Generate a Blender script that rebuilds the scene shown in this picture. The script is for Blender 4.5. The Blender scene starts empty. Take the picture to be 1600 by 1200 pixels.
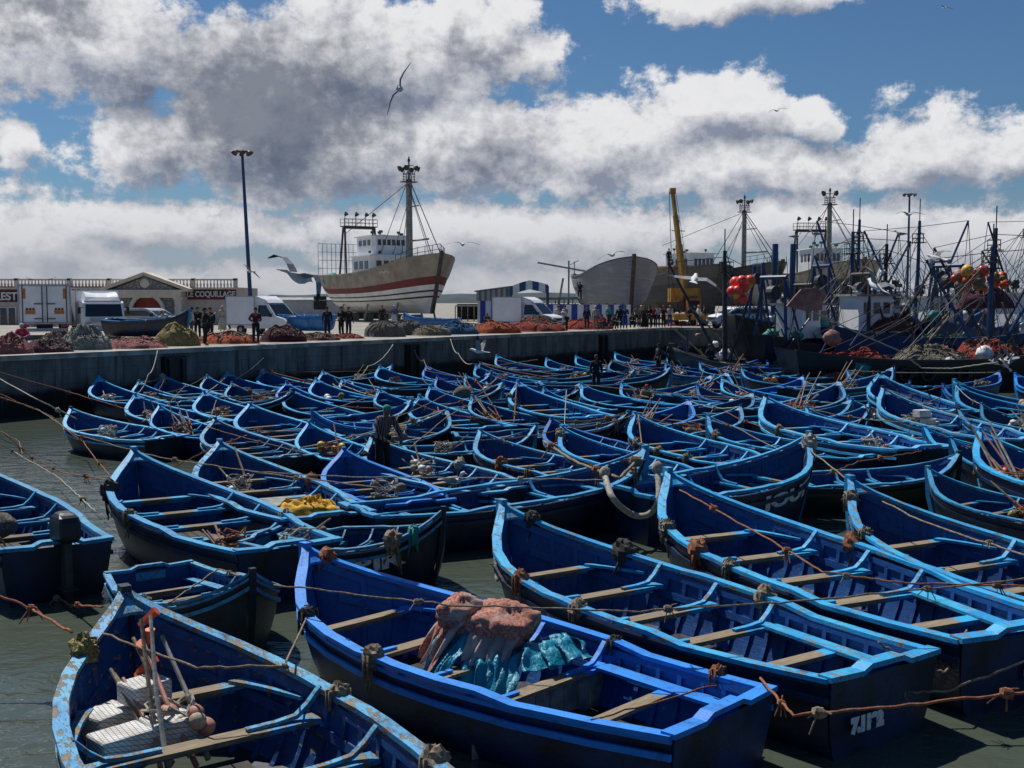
import bpy, math, random
from mathutils import Vector, Matrix
R = math.radians
S = bpy.context.scene
COL = S.collection
# ---------------------------------------------------------------- camera
HC = 4.3; F = 1750.0
cd = bpy.data.cameras.new('camera'); cam = bpy.data.objects.new('camera', cd); COL.objects.link(cam)
S.camera = cam
cd.sensor_width = 36; cd.lens = 36*F/1600; cd.clip_start = .1; cd.clip_end = 20000
PITCH = math.atan(128/F)
cam.location = (0, 0, HC); cam.rotation_euler = (math.pi/2-PITCH, 0, 0)
S.render.resolution_x = 1024; S.render.resolution_y = 768
S.view_settings.view_transform = 'Standard'; S.view_settings.look = 'None'
S.view_settings.exposure = 0; S.view_settings.gamma = 1
# ---------------------------------------------------------------- sun
SUN_EL = 57; SUN_AZ = R(-38)          # azimuth from +Y, negative = to the left
sd = Vector((math.sin(SUN_AZ)*math.cos(R(SUN_EL)), math.cos(SUN_AZ)*math.cos(R(SUN_EL)), math.sin(R(SUN_EL))))
sl = bpy.data.lights.new('sun', 'SUN'); sl.energy = 4.8; sl.angle = R(.5); sl.color = (1, .95, .87)
so = bpy.data.objects.new('sun', sl); COL.objects.link(so)
so.rotation_euler = sd.to_track_quat('Z', 'Y').to_euler()
# ---------------------------------------------------------------- world: nishita sky with procedural cumulus
W = bpy.data.worlds.new('World'); S.world = W; W.use_nodes = True
class NT:
    def new_x(s, vec, i):
        n = s.new('ShaderNodeSeparateXYZ'); s.l.new(vec, n.inputs[0]); return n.outputs[i]
    def __init__(s, tree): s.t = tree; s.n = tree.nodes; s.l = tree.links
    def new(s, typ, **kw):
        n = s.n.new(typ)
        for k, v in kw.items(): setattr(n, k, v)
        return n
    def set(s, n, key, v):
        i = n.inputs[key]
        if isinstance(v, bpy.types.NodeSocket): s.l.new(v, i)
        elif v is not None: i.default_value = v
    def math(s, op, a, b=None, c=None, clamp=False):
        n = s.new('ShaderNodeMath', operation=op, use_clamp=clamp)
        s.set(n, 0, a); s.set(n, 1, b); s.set(n, 2, c); return n.outputs[0]
    def vmath(s, op, a, b=None, out=0):
        n = s.new('ShaderNodeVectorMath', operation=op); s.set(n, 0, a); s.set(n, 1, b); return n.outputs[out]
    def noise(s, vec, scale, detail=4, rough=.55, dist=0, out='Fac'):
        n = s.new('ShaderNodeTexNoise'); s.set(n, 'Vector', vec); s.set(n, 'Scale', scale)
        s.set(n, 'Detail', detail); s.set(n, 'Roughness', rough); s.set(n, 'Distortion', dist); return n.outputs[out]
    def ramp(s, f, a, b, lo=0., hi=1., smooth=True):
        n = s.new('ShaderNodeMapRange'); n.interpolation_type = 'SMOOTHSTEP' if smooth else 'LINEAR'
        s.set(n, 0, f); s.set(n, 1, a); s.set(n, 2, b); s.set(n, 3, lo); s.set(n, 4, hi); return n.outputs[0]
    def mix(s, f, a, b, blend='MIX'):
        n = s.new('ShaderNodeMix', data_type='RGBA', blend_type=blend)
        s.set(n, 0, f)
        for k, v in ((6, a), (7, b)):
            if isinstance(v, (tuple, list)): v = (*v[:3], 1)
            s.set(n, k, v)
        return n.outputs[2]
    def mapping(s, vec, loc=(0,0,0), scale=(1,1,1), rot=(0,0,0)):
        n = s.new('ShaderNodeMapping'); s.set(n, 0, vec); s.set(n, 1, loc); s.set(n, 2, rot); s.set(n, 3, scale); return n.outputs[0]
w = NT(W.node_tree); w.n.clear()
sky = w.new('ShaderNodeTexSky', sky_type='NISHITA', sun_disc=False)
sky.sun_elevation = R(SUN_EL); sky.sun_rotation = SUN_AZ; sky.altitude = 0; sky.air_density = 1.0; sky.dust_density = .6; sky.ozone_density = 2.5
tc = w.new('ShaderNodeTexCoord').outputs['Generated']
sp = w.new('ShaderNodeSeparateXYZ'); w.l.new(tc, sp.inputs[0])
az = w.math('ARCTAN2', sp.outputs[0], sp.outputs[1]); el = w.math('ARCSINE', sp.outputs[2])
cb = w.new('ShaderNodeCombineXYZ'); w.l.new(az, cb.inputs[0]); w.l.new(el, cb.inputs[1])
AE = cb.outputs[0]
def ae(px, py):
    a = math.atan((px-800)/F); return a, math.atan((472-py)/F*math.cos(a))
BL = [ # px,py,rx,ry,amp
 (110,60,290,120,1.0),(420,190,190,160,1.1),(560,100,330,120,1.0),(730,60,150,100,.85),(820,100,130,55,.75),(240,225,150,95,.9),(560,230,260,110,1.0),(20,225,75,50,.75),
 (720,225,240,105,1.0),(920,235,230,110,.95),(1110,180,200,80,.95),(1240,185,120,55,.85),(1170,265,420,70,.9),(1440,235,190,90,.85),(1560,230,160,70,.85),
 (1160,-5,250,52,.9),(1385,155,36,30,.6),(250,350,420,60,.85),(800,370,480,75,.9),(1250,350,420,70,.85),(60,390,260,75,.85),(1560,370,300,80,.8),
 (600,440,1400,50,.8),(-260,120,300,260,.9),(1900,300,300,160,.8),(-500,300,300,200,.8),(2300,150,260,160,.8)]
DK = [(430,180,210,130,.95),(560,180,120,80,.6),(760,235,150,60,.5),(960,240,130,50,.25),(730,95,90,40,.55),(70,20,120,45,.75),(500,120,120,60,.4),(1250,250,400,30,.3),(300,400,500,50,.25),(900,425,800,50,.25),(1450,410,400,50,.25)]
g = bpy.data.node_groups.new('cloud_density', 'ShaderNodeTree')
g.interface.new_socket('Vector', in_out='INPUT', socket_type='NodeSocketVector')
g.interface.new_socket('Density', in_out='OUTPUT', socket_type='NodeSocketFloat')
G = NT(g); gi = G.new('NodeGroupInput'); go = G.new('NodeGroupOutput')
vin = gi.outputs[0]
def blobs(N, vec, lst):
    acc = None
    for (px, py, rx, ry, amp) in lst:
        a, e = ae(px, py); sx = F/rx*.8; sy = F/ry*.8
        m = N.mapping(vec, (-a*sx, -e*sy, 0), (sx, sy, 0))
        ln = N.vmath('LENGTH', m, out=1)
        v = N.math('MULTIPLY_ADD', ln, -amp*.8, amp)
        acc = v if acc is None else N.math('MAXIMUM', acc, v)
    return acc
wn = G.noise(vin, 16, 2, .5, out='Color')
wv = G.vmath('MULTIPLY', G.vmath('SUBTRACT', wn, (.5,.5,.5)), (.05,.035,0))
vw = G.vmath('ADD', vin, wv)
base = blobs(G, vw, BL)
n1 = G.noise(G.mapping(vin, scale=(1,1.2,1)), 26, 9, .66)
n2 = G.noise(G.mapping(vin, (3,1,0), (1,1.2,1)), 9, 3, .5)
d = G.math('ADD', G.math('MULTIPLY', base, 1.45), G.math('MULTIPLY_ADD', n1, 1.25, -.66))
d = G.math('ADD', d, G.math('MULTIPLY_ADD', n2, .5, -.25))
G.l.new(d, go.inputs[0])
def dens(vec):
    n = w.new('ShaderNodeGroup'); n.node_tree = g; w.l.new(vec, n.inputs[0]); return n.outputs[0]
d0 = dens(AE); d1 = dens(w.vmath('ADD', AE, (-.010, .022, 0)))
alpha = w.ramp(d0, .57, .80)
lit = w.math('MULTIPLY_ADD', w.math('SUBTRACT', d0, d1), 1.5, .62, clamp=True)
fine = w.noise(w.mapping(AE, scale=(1,1.2,1)), 60, 6, .6)
lit = w.math('ADD', lit, w.math('MULTIPLY_ADD', fine, .32, -.16), clamp=True)
wn2 = w.noise(AE, 26, 5, .6, out='Color'); AW = w.vmath('ADD', AE, w.vmath('MULTIPLY', w.vmath('SUBTRACT', wn2, (.5,.5,.5)), (.16,.10,0)))
dark = blobs(w, AW, DK)
dark = w.ramp(w.math('ADD', dark, w.math('MULTIPLY_ADD', fine, .9, -.45)), .05, .8, 0, .82)
cw = w.mix(lit, (2.0,2.3,3.0), (6.8,6.8,6.95))
cw = w.mix(dark, cw, (.75,.95,1.45))
low = w.ramp(el, .0, .11, .0, 1.)
cw = w.mix(w.math('MULTIPLY_ADD', low, -.78, .78), cw, (3.6,3.75,4.1))
skyc = w.mix(1., sky.outputs[0], (.27,.40,.52), 'MULTIPLY')
skyc = w.mix(w.math('MULTIPLY_ADD', low, -.85, .85), skyc, (2.9,3.2,3.9))
back = w.mix(alpha, skyc, cw)
bg = w.new('ShaderNodeBackground'); w.set(bg, 0, back); w.set(bg, 1, .118)
ow = w.new('ShaderNodeOutputWorld'); w.l.new(bg.outputs[0], ow.inputs[0])
W.cycles.sampling_method = 'MANUAL'; W.cycles.sample_map_resolution = 512
# ---------------------------------------------------------------- helpers
cp, sn = math.cos(PITCH), math.sin(PITCH)
def ray(px, py):
    u = (px-800)/F; v = -(py-600)/F
    return Vector((u, cp+v*sn, -sn+v*cp))
def P(px, py, z):                      # point of height z seen at that pixel
    r = ray(px, py); k = (z-HC)/r.z; return Vector((r.x*k, r.y*k, z))
def PD(px, py, D):                     # point at forward distance D
    r = ray(px, py); k = D/r.y; return Vector((r.x*k, D, HC+r.z*k))
def tag(o, label=None, cat=None, group=None, kind=None):
    if label: o['label'] = label
    if cat: o['category'] = cat
    if group: o['group'] = group
    if kind: o['kind'] = kind
    return o
def empty(name, loc=(0,0,0), rz=0, label=None, cat=None, group=None):
    o = bpy.data.objects.new(name, None); COL.objects.link(o); o.location = loc; o.rotation_euler = (0,0,rz)
    o.empty_display_size = .1
    return tag(o, label, cat, group)
def copy_tree(o, parent=None, color=None):
    c = o.copy(); COL.objects.link(c); c.parent = parent
    if color is not None: c.color = color
    for ch in o.children: copy_tree(ch, c, color)
    return c
class MB:
    def __init__(s): s.v = []; s.f = []; s.m = []
    def add(s, v, f, m=0):
        o = len(s.v); s.v += [tuple(x) for x in v]; s.f += [tuple(i+o for i in q) for q in f]; s.m += [m]*len(f); return s
    def box(s, c, d, rz=0, m=0, M=None):
        hx, hy, hz = d[0]/2, d[1]/2, d[2]/2
        vs = [Vector((x,y,z)) for x in (-hx,hx) for y in (-hy,hy) for z in (-hz,hz)]
        if M is None: M = Matrix.Rotation(rz, 3, 'Z')
        vs = [M @ q + Vector(c) for q in vs]
        return s.add(vs, [(0,1,3,2),(4,6,7,5),(0,4,5,1),(2,3,7,6),(0,2,6,4),(1,5,7,3)], m)
    def bar(s, a, b, wd, h, m=0, up=(0,0,1)):
        a = Vector(a); b = Vector(b); x = (b-a); L = x.length
        if L < 1e-6: return s
        x.normalize(); y = Vector(up).cross(x)
        if y.length < 1e-3: y = Vector((0,1,0)).cross(x)
        y.normalize(); z = x.cross(y)
        M = Matrix((x, y, z)).transposed()
        return s.box((a+b)/2, (L, wd, h), M=M, m=m)
    def tube(s, pts, r, n=6, m=0, cap=True, flat=1.):
        pts = [Vector(p) for p in pts]; k = len(pts)
        rs = r if isinstance(r, (list, tuple)) else [r]*k
        vs = []; fs = []; pn = None
        for i, p in enumerate(pts):
            t = (pts[min(i+1,k-1)]-pts[max(i-1,0)])
            if t.length < 1e-9: t = Vector((0,0,1))
            t.normalize()
            if pn is None: pn = t.orthogonal().normalized()
            else:
                pn = pn - t*pn.dot(t)
                pn = pn.normalized() if pn.length > 1e-5 else t.orthogonal().normalized()
            b = t.cross(pn)
            for j in range(n):
                a = 2*math.pi*j/n; vs.append(p+(pn*math.cos(a)+b*math.sin(a)*flat)*rs[i])
        for i in range(k-1):
            for j in range(n):
                q = (j+1)%n; fs.append((i*n+j, i*n+q, (i+1)*n+q, (i+1)*n+j))
        if cap: fs.append(tuple(range(n-1,-1,-1))); fs.append(tuple((k-1)*n+j for j in range(n)))
        return s.add(vs, fs, m)
    def ball(s, c, r, nu=10, nv=7, m=0, f=None):
        if not isinstance(r, (tuple, list)): r = (r,r,r)
        vs = []; fs = []
        for i in range(nv+1):
            th = math.pi*i/nv
            for j in range(nu):
                ph = 2*math.pi*j/nu; d = Vector((math.sin(th)*math.cos(ph), math.sin(th)*math.sin(ph), math.cos(th)))
                k = f(d) if f else 1
                vs.append((c[0]+d.x*r[0]*k, c[1]+d.y*r[1]*k, c[2]+d.z*r[2]*k))
        for i in range(nv):
            for j in range(nu):
                q = (j+1)%nu; fs.append((i*nu+j, (i+1)*nu+j, (i+1)*nu+q, i*nu+q))
        return s.add(vs, fs, m)
    def grid(s, G_, m=0, flip=False):
        a = len(G_); b = len(G_[0]); vs = [p for r in G_ for p in r]; fs = []
        for i in range(a-1):
            for j in range(b-1):
                q = (i*b+j, i*b+j+1, (i+1)*b+j+1, (i+1)*b+j); fs.append(q[::-1] if flip else q)
        return s.add(vs, fs, m)
    def strip(s, rings, m=0, closed=True, cap=True):          # sweep of equal-length rings
        n = len(rings[0]); vs = [p for r in rings for p in r]; fs = []
        for i in range(len(rings)-1):
            for j in range(n if closed else n-1):
                q = (j+1)%n; fs.append((i*n+j, i*n+q, (i+1)*n+q, (i+1)*n+j))
        if cap: fs.append(tuple(range(n-1,-1,-1))); fs.append(tuple((len(rings)-1)*n+j for j in range(n)))
        return s.add(vs, fs, m)
    def prism(s, poly, a, b, axis='z', m=0):
        mk = {'z': lambda p, h: (p[0],p[1],h), 'y': lambda p, h: (p[0],h,p[1]), 'x': lambda p, h: (h,p[0],p[1])}[axis]
        return s.strip([[mk(p,a) for p in poly],[mk(p,b) for p in poly]], m)
    def build(s, name, mats, parent=None, smooth=False, loc=None, rz=0, fix=True):
        me = bpy.data.meshes.new(name); me.from_pydata(s.v, [], s.f)
        if not isinstance(mats, (list, tuple)): mats = [mats]
        for q in mats: me.materials.append(q)
        if len(mats) > 1: me.polygons.foreach_set('material_index', s.m)
        if fix:
            import bmesh
            bm = bmesh.new(); bm.from_mesh(me); bmesh.ops.recalc_face_normals(bm, faces=bm.faces); bm.to_mesh(me); bm.free()
        if smooth: me.polygons.foreach_set('use_smooth', [True]*len(me.polygons))
        me.update()
        o = bpy.data.objects.new(name, me); COL.objects.link(o)
        if parent: o.parent = parent
        if loc is not None: o.location = loc; o.rotation_euler = (0,0,rz)
        return o
# ---------------------------------------------------------------- materials
def mat(name, fn=None, col=None, rough=.7, metal=0., spec=None, bump=None):
    m = bpy.data.materials.new(name); m.use_nodes = True; N = NT(m.node_tree); b = N.n['Principled BSDF']
    b.inputs['Roughness'].default_value = rough; b.inputs['Metallic'].default_value = metal
    if spec is not None: b.inputs['Specular IOR Level'].default_value = spec
    if col is not None: b.inputs['Base Color'].default_value = (*col, 1)
    if fn: fn(N, b)
    return m
def OBJ(N): return N.new('ShaderNodeTexCoord').outputs['Object']
def bumpn(N, b, h, st=.4, dist=.02):
    n = N.new('ShaderNodeBump'); N.set(n, 'Height', h); n.inputs['Strength'].default_value = st; n.inputs['Distance'].default_value = dist
    N.l.new(n.outputs[0], b.inputs['Normal'])
def simple(name, col, col2=None, sc=4, rough=.75, bump=.3, dist=.02, metal=0., lo=.35, hi=.65, world=False):
    col2 = col2 or tuple(c*.6 for c in col)
    def fn(N, b):
        v = N.new('ShaderNodeNewGeometry').outputs[0] if world else OBJ(N)
        n = N.noise(v, sc, 6, .6)
        N.set(b, 'Base Color', N.mix(N.ramp(n, lo, hi), col2, col))
        bumpn(N, b, N.noise(v, sc*5, 4, .6), bump, dist)
    return mat(name, fn, rough=rough, metal=metal)
WOOD = (.30,.235,.155)
def paint(name, ca, cb_, wear, mode='rail', rough=.56, woodc=WOOD):
    """painted boat timber: two tones of paint, chipped to bare wood; obj.color = (value, wear, seed)"""
    def fn(N, b):
        oi = N.new('ShaderNodeObjectInfo'); sp = N.new('ShaderNodeSeparateColor'); N.l.new(oi.outputs['Color'], sp.inputs[0])
        off = N.new('ShaderNodeCombineXYZ'); N.set(off, 0, N.math('MULTIPLY', sp.outputs[2], 37.)); N.set(off, 1, N.math('MULTIPLY', oi.outputs['Random'], 9.))
        ob = OBJ(N); v = N.vmath('ADD', ob, off.outputs[0])
        tone = N.mix(N.ramp(N.noise(v, 1.7, 5, .6), .35, .65), ca, cb_)
        streak = N.noise(N.mapping(v, scale=(1.2,9,9)), 3, 5, .65)
        tone = N.mix(N.ramp(streak, .55, .8, 0, .55), tone, tuple(min(1,c*1.6+.02) for c in ca))
        tone = N.mix(N.ramp(N.noise(v, 7, 6, .7), .5, .72, 0, .55), tone, tuple(c*.35 for c in ca))
        chip = N.noise(N.mapping(v, scale=(1,2.2,2.2)), 5.5, 8, .72)
        thr = N.math('MULTIPLY_ADD', sp.outputs[1], -.16, .70-wear*.2)
        wm = N.ramp(chip, thr, N.math('ADD', thr, .03))
        if mode == 'thwart':
            se = N.new('ShaderNodeSeparateXYZ'); N.l.new(ob, se.inputs[0])
            yy = N.math('ABSOLUTE', se.outputs[1])
            yy = N.math('ADD', yy, N.math('MULTIPLY_ADD', N.noise(v, 9, 5, .7), .5, -.25))
            lim = N.math('MULTIPLY_ADD', sp.outputs[1], .66, .03)
            wm = N.math('MAXIMUM', wm, N.math('SUBTRACT', 1., N.ramp(yy, N.math('SUBTRACT', lim, .03), N.math('ADD', lim, .05))))
        grain = N.noise(N.mapping(v, scale=(3,26,26)) if mode != 'thwart' else N.mapping(v, scale=(22,2,22)), 2, 5, .7)
        wc = N.mix(N.ramp(grain, .3, .7), tuple(c*.5 for c in woodc), woodc)
        c = N.mix(wm, tone, wc)
        c = N.mix(1., c, sp.outputs[0], 'MULTIPLY')
        sc_ = N.noise(N.mapping(v, scale=(2.5,8,8)), 9, 6, .75)
        c = N.mix(N.ramp(sc_, .655, .70, 0, .75 if mode == 'rail' else .45), c, (.42,.52,.58))
        c = N.mix(N.ramp(N.noise(v, 2.6, 6, .7), .54, .70, 0, .6), c, (.010,.022,.05))
        N.set(b, 'Base Color', c)
        N.set(b, 'Roughness', N.ramp(wm, 0, 1, rough, .85))
        h = N.math('SUBTRACT', N.math('MULTIPLY', N.noise(v, 14, 6, .7), .6), N.math('MULTIPLY', wm, .5))
        bumpn(N, b, N.math('ADD', h, N.math('MULTIPLY', grain, .55)), .75, .014)
    return mat(name, fn)
M = {}
for k, (ga, gb, ia, ib, oa, ob_, wr) in {
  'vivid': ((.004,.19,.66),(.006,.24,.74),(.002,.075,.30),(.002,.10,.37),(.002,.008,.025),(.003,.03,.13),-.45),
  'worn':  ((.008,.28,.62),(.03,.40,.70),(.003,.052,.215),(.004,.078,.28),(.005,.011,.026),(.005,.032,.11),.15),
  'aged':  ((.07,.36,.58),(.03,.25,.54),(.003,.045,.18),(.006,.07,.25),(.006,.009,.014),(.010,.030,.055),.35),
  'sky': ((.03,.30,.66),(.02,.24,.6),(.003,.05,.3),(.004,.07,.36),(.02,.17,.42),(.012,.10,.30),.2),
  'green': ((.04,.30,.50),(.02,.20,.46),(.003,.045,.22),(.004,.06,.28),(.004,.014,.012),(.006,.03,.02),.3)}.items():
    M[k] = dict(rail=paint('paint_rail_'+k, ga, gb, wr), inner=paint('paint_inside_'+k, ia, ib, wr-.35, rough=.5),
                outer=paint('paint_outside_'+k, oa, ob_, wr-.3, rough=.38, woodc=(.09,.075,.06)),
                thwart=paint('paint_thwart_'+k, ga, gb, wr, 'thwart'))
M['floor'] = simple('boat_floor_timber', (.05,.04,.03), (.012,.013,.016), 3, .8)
M['bilge'] = simple('shade_toned_bilge', (.004,.012,.04), (.003,.005,.010), 3, .6)  # near-black colour paints in the shade low inside the hull
M['wood'] = simple('bare_wood', (.33,.25,.16), (.17,.125,.08), 6, .8)
M['greywood'] = simple('grey_weathered_boards', (.33,.34,.31), (.16,.17,.16), 5, .85)
M['rope'] = simple('hemp_rope', (.30,.235,.16), (.14,.10,.07), 20, .95, .8, .01)
M['ropered'] = simple('rusty_orange_rope', (.36,.13,.06), (.16,.07,.04), 20, .95, .8, .01)
M['ropepale'] = simple('pale_rope', (.46,.43,.36), (.26,.23,.18), 20, .95, .8, .01)
M['ropedark'] = simple('dark_rope', (.07,.06,.05), (.03,.03,.025), 20, .95, .8, .01)
M['white'] = simple('white_plastic', (.74,.74,.72), (.5,.5,.5), 5, .5, .1)
M['orange'] = simple('orange_plastic', (.72,.10,.02), (.5,.07,.03), 5, .45, .1)
M['pinkbuoy'] = simple('faded_pink_plastic', (.5,.22,.16), (.32,.14,.11), 5, .6, .1)
M['yellow'] = simple('yellow_plastic', (.75,.47,.04), (.5,.3,.04), 5, .5, .1)
M['black'] = simple('black_rubber', (.015,.015,.017), (.008,.008,.008), 8, .55, .2)
M['dark'] = simple('dark_metal', (.05,.05,.055), (.03,.025,.022), 4, .6, .2)
def watermat(N, b):
    g_ = N.new('ShaderNodeNewGeometry').outputs[0]
    N.set(b, 'Base Color', N.mix(N.noise(g_, .15, 3), (.052,.068,.054), (.078,.092,.070)))
    a = N.noise(N.mapping(g_, scale=(1,1.6,1), rot=(0,0,.5)), 1.3, 4, .55, .6); c = N.noise(g_, 5, 3, .5, .4)
    bumpn(N, b, N.math('ADD', a, N.math('MULTIPLY', c, .22)), .5, .13)
    b.inputs['IOR'].default_value = 1.33; b.inputs['Specular IOR Level'].default_value = .9
M['water'] = mat('harbour_water', watermat, rough=.13)
# ---------------------------------------------------------------- water, quay
mb = MB(); mb.add([(-900,-300,0),(1200,-300,0),(1200,2500,0),(-900,2500,0)], [(0,1,2,3)])
tag(mb.build('harbour_water', M['water']), kind='structure')
ZD = 2.3
EDGE = [P(-140,563,ZD), P(0,557,ZD), P(400,540,ZD), P(800,523.5,ZD), P(1045,512,ZD)]
CORN = EDGE[-1].copy()
e0 = EDGE[1]; dirw = (CORN-e0).normalized(); nrm = Vector((dirw.y,-dirw.x,0))   # towards the water
WA = e0 - dirw*40; WC = Vector((CORN.x+75, CORN.y-6, ZD))
def deckmat(N, b):
    g_ = N.new('ShaderNodeNewGeometry').outputs[0]
    c = N.mix(N.ramp(N.noise(g_, .5, 6, .6), .35, .65), (.20,.185,.16), (.34,.32,.28))
    c = N.mix(N.ramp(N.noise(g_, 2.2, 5, .65), .56, .66, 0, .6), c, (.10,.09,.08))
    N.set(b, 'Base Color', c); bumpn(N, b, N.noise(g_, 9, 4), .3, .02)
M['deck'] = mat('quay_concrete', deckmat, rough=.9)
def wallmat(N, b):
    g_ = N.new('ShaderNodeNewGeometry').outputs[0]; sz = N.new('ShaderNodeSeparateXYZ'); N.l.new(g_, sz.inputs[0])
    st = N.noise(N.mapping(g_, scale=(1.1,1.1,.22)), 1.4, 6, .65)
    c = N.mix(N.ramp(st, .35, .65), (.11,.11,.11), (.22,.215,.20))
    c = N.mix(N.ramp(N.noise(g_, .9, 5, .6), .5, .66, 0, .55), c, (.08,.082,.085))
    tide = N.math('ADD', sz.outputs[2], N.math('MULTIPLY_ADD', N.noise(g_, 1.2, 4), .5, -.25))
    c = N.mix(N.ramp(tide, .75, 1.05), (.012,.013,.011), c)
    N.set(b, 'Base Color', c)
    wv = N.math('PINGPONG', N.math('ADD', sz.outputs[2], N.math('MULTIPLY', N.noise(g_, 3, 3), .05)), .28)
    al = N.math('ADD', N.math('MULTIPLY', N.new_x(g_, 0), .55), N.math('MULTIPLY', N.new_x(g_, 1), .83))
    jt = N.ramp(N.math('PINGPONG', al, 2.2), 0, .05)
    c = N.mix(N.math('MULTIPLY', N.math('SUBTRACT', 1., jt), .5), c, (.02,.02,.02))
    dr = N.noise(N.mapping(g_, scale=(2.4,2.4,.12)), 1.3, 5, .6)
    c = N.mix(N.ramp(dr, .56, .68, 0, .8), c, (.035,.03,.026)); c = N.mix(N.ramp(N.noise(N.mapping(g_, (5,5,0), (1.7,1.7,.1)), 1.5, 4, .6), .62, .7, 0, .4), c, (.22,.21,.19))
    N.set(b, 'Base Color', c)
    bumpn(N, b, N.math('ADD', N.math('ADD', N.noise(g_, 6, 6, .7), jt), N.ramp(wv, 0, .03, -.6, 0)), .7, .05)
M['wall'] = mat('stained_quay_wall', wallmat, rough=.85)
M['coping'] = simple('quay_coping', (.44,.42,.38), (.2,.185,.16), 1.2, .9, .4, world=True)
root = empty('quay_wall', (0,0,0), 0, 'dark stained concrete quay wall with pale coping behind the rows of boats', 'wall')
mb = MB(); LINE = [WA, e0, CORN, WC]
rings = []
for i, p in enumerate(LINE):
    rings.append([(p.x,p.y,-1),(p.x,p.y,ZD-.18)])
mb.grid(rings); mb.build('wall_face', M['wall'], root)
mb = MB()
for a, b_ in ((WA,CORN),(CORN,WC)):
    dd = (b_-a).normalized(); nn = Vector((dd.y,-dd.x,0)); L_ = (b_-a).length; k = int(L_/4)
    for i in range(k):
        q0 = a+dd*(L_*i/k+.02); q1 = a+dd*(L_*(i+1)/k-.02)
        jj = random.Random(i).uniform(-.02,.02)
        mb.bar(q0+nn*(-.3+jj)+Vector((0,0,-.08)), q1+nn*(-.3+jj)+Vector((0,0,-.08)), .8, .2)
mb.build('coping', M['coping'], root)
for px in (267, 640, 938):
    q = P(px, 557-(px)*.0433, ZD); c = q+nrm*.14
    mb = MB(); Mr = Matrix.Rotation(math.atan2(dirw.y, dirw.x), 3, 'Z')
    mb.box((c.x,c.y,.75), (1.15,.34,2.5), M=Mr)
    for k in (-.35, .35): mb.box((c.x+dirw.x*k+nrm.x*.2, c.y+dirw.y*k+nrm.y*.2, .7), (.16,.16,2.4), M=Mr)
    mb.build('timber_fender', M['black'], root)
mb = MB(); pts = [WA, e0, CORN, WC]
far = [(WC.x+1500, 2400, ZD-.01), (WA.x-1200, 2400, ZD-.01), (WA.x-900, WA.y, ZD-.01)]
mb.add([(p.x-nrm.x*.25,p.y-nrm.y*.25,ZD-.01) for p in pts]+[(WC.x+1500,WC.y,ZD-.01)]+far, [tuple(range(8))])
tag(mb.build('quay_deck', M['deck']), kind='structure')
# ---------------------------------------------------------------- rowing boat
BL_, BB = 6.2, 2.3
TS = [0,.12,.25,.4,.5,.6,.7,.78,.85,.91,.955,.985,1.0]
def interp(t, tab):
    for (a, va), (b_, vb) in zip(tab, tab[1:]):
        if t <= b_:
            k = (t-a)/(b_-a); k2 = k; return va+(vb-va)*k2
    return tab[-1][1]
HB = [(0,.70),(.12,.80),(.25,.90),(.4,.98),(.5,1.0),(.6,.975),(.7,.91),(.78,.81),(.85,.66),(.91,.445),(.955,.235),(.985,.09),(1.0,.025)]
RZ = [(0,.74),(.12,.70),(.25,.68),(.4,.69),(.5,.71),(.6,.745),(.7,.79),(.78,.845),(.85,.925),(.91,1.04),(.955,1.17),(.985,1.28),(1.0,1.34)]
SY = [1,.985,.96,.915,.85,.74,.46,.03]; SZ = [0,.15,.32,.50,.67,.82,.94,1.]
def hullp(t, s, inset=0., side=1):
    """s in 0..7 along the girth from rim to keel"""
    i = min(int(s), 6); k = s-i; fy = SY[i]+(SY[i+1]-SY[i])*k; fz = SZ[i]+(SZ[i+1]-SZ[i])*k
    hb = interp(t, HB)*BB/2; rz = interp(t, RZ); kz = -.30+.12*max(0,(t-.8)/.2)**2
    x = t*BL_ - (.42*fz)*max(0,(t-.55)/.45)**2 + .10*(1-fz)*max(0,1-t/.2)*-1
    # the section narrows faster near the bow
    fy2 = fy**(1+.9*max(0,(t-.6)/.4)); y = hb*fy2
    z = rz+(kz-rz)*fz
    y = max(.012, y-inset); z += inset*.8*fz
    if inset: x -= inset*max(0,(t-.9)/.1); x += inset*max(0,1-t/.1)
    return Vector((x, y*side, z))
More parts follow.
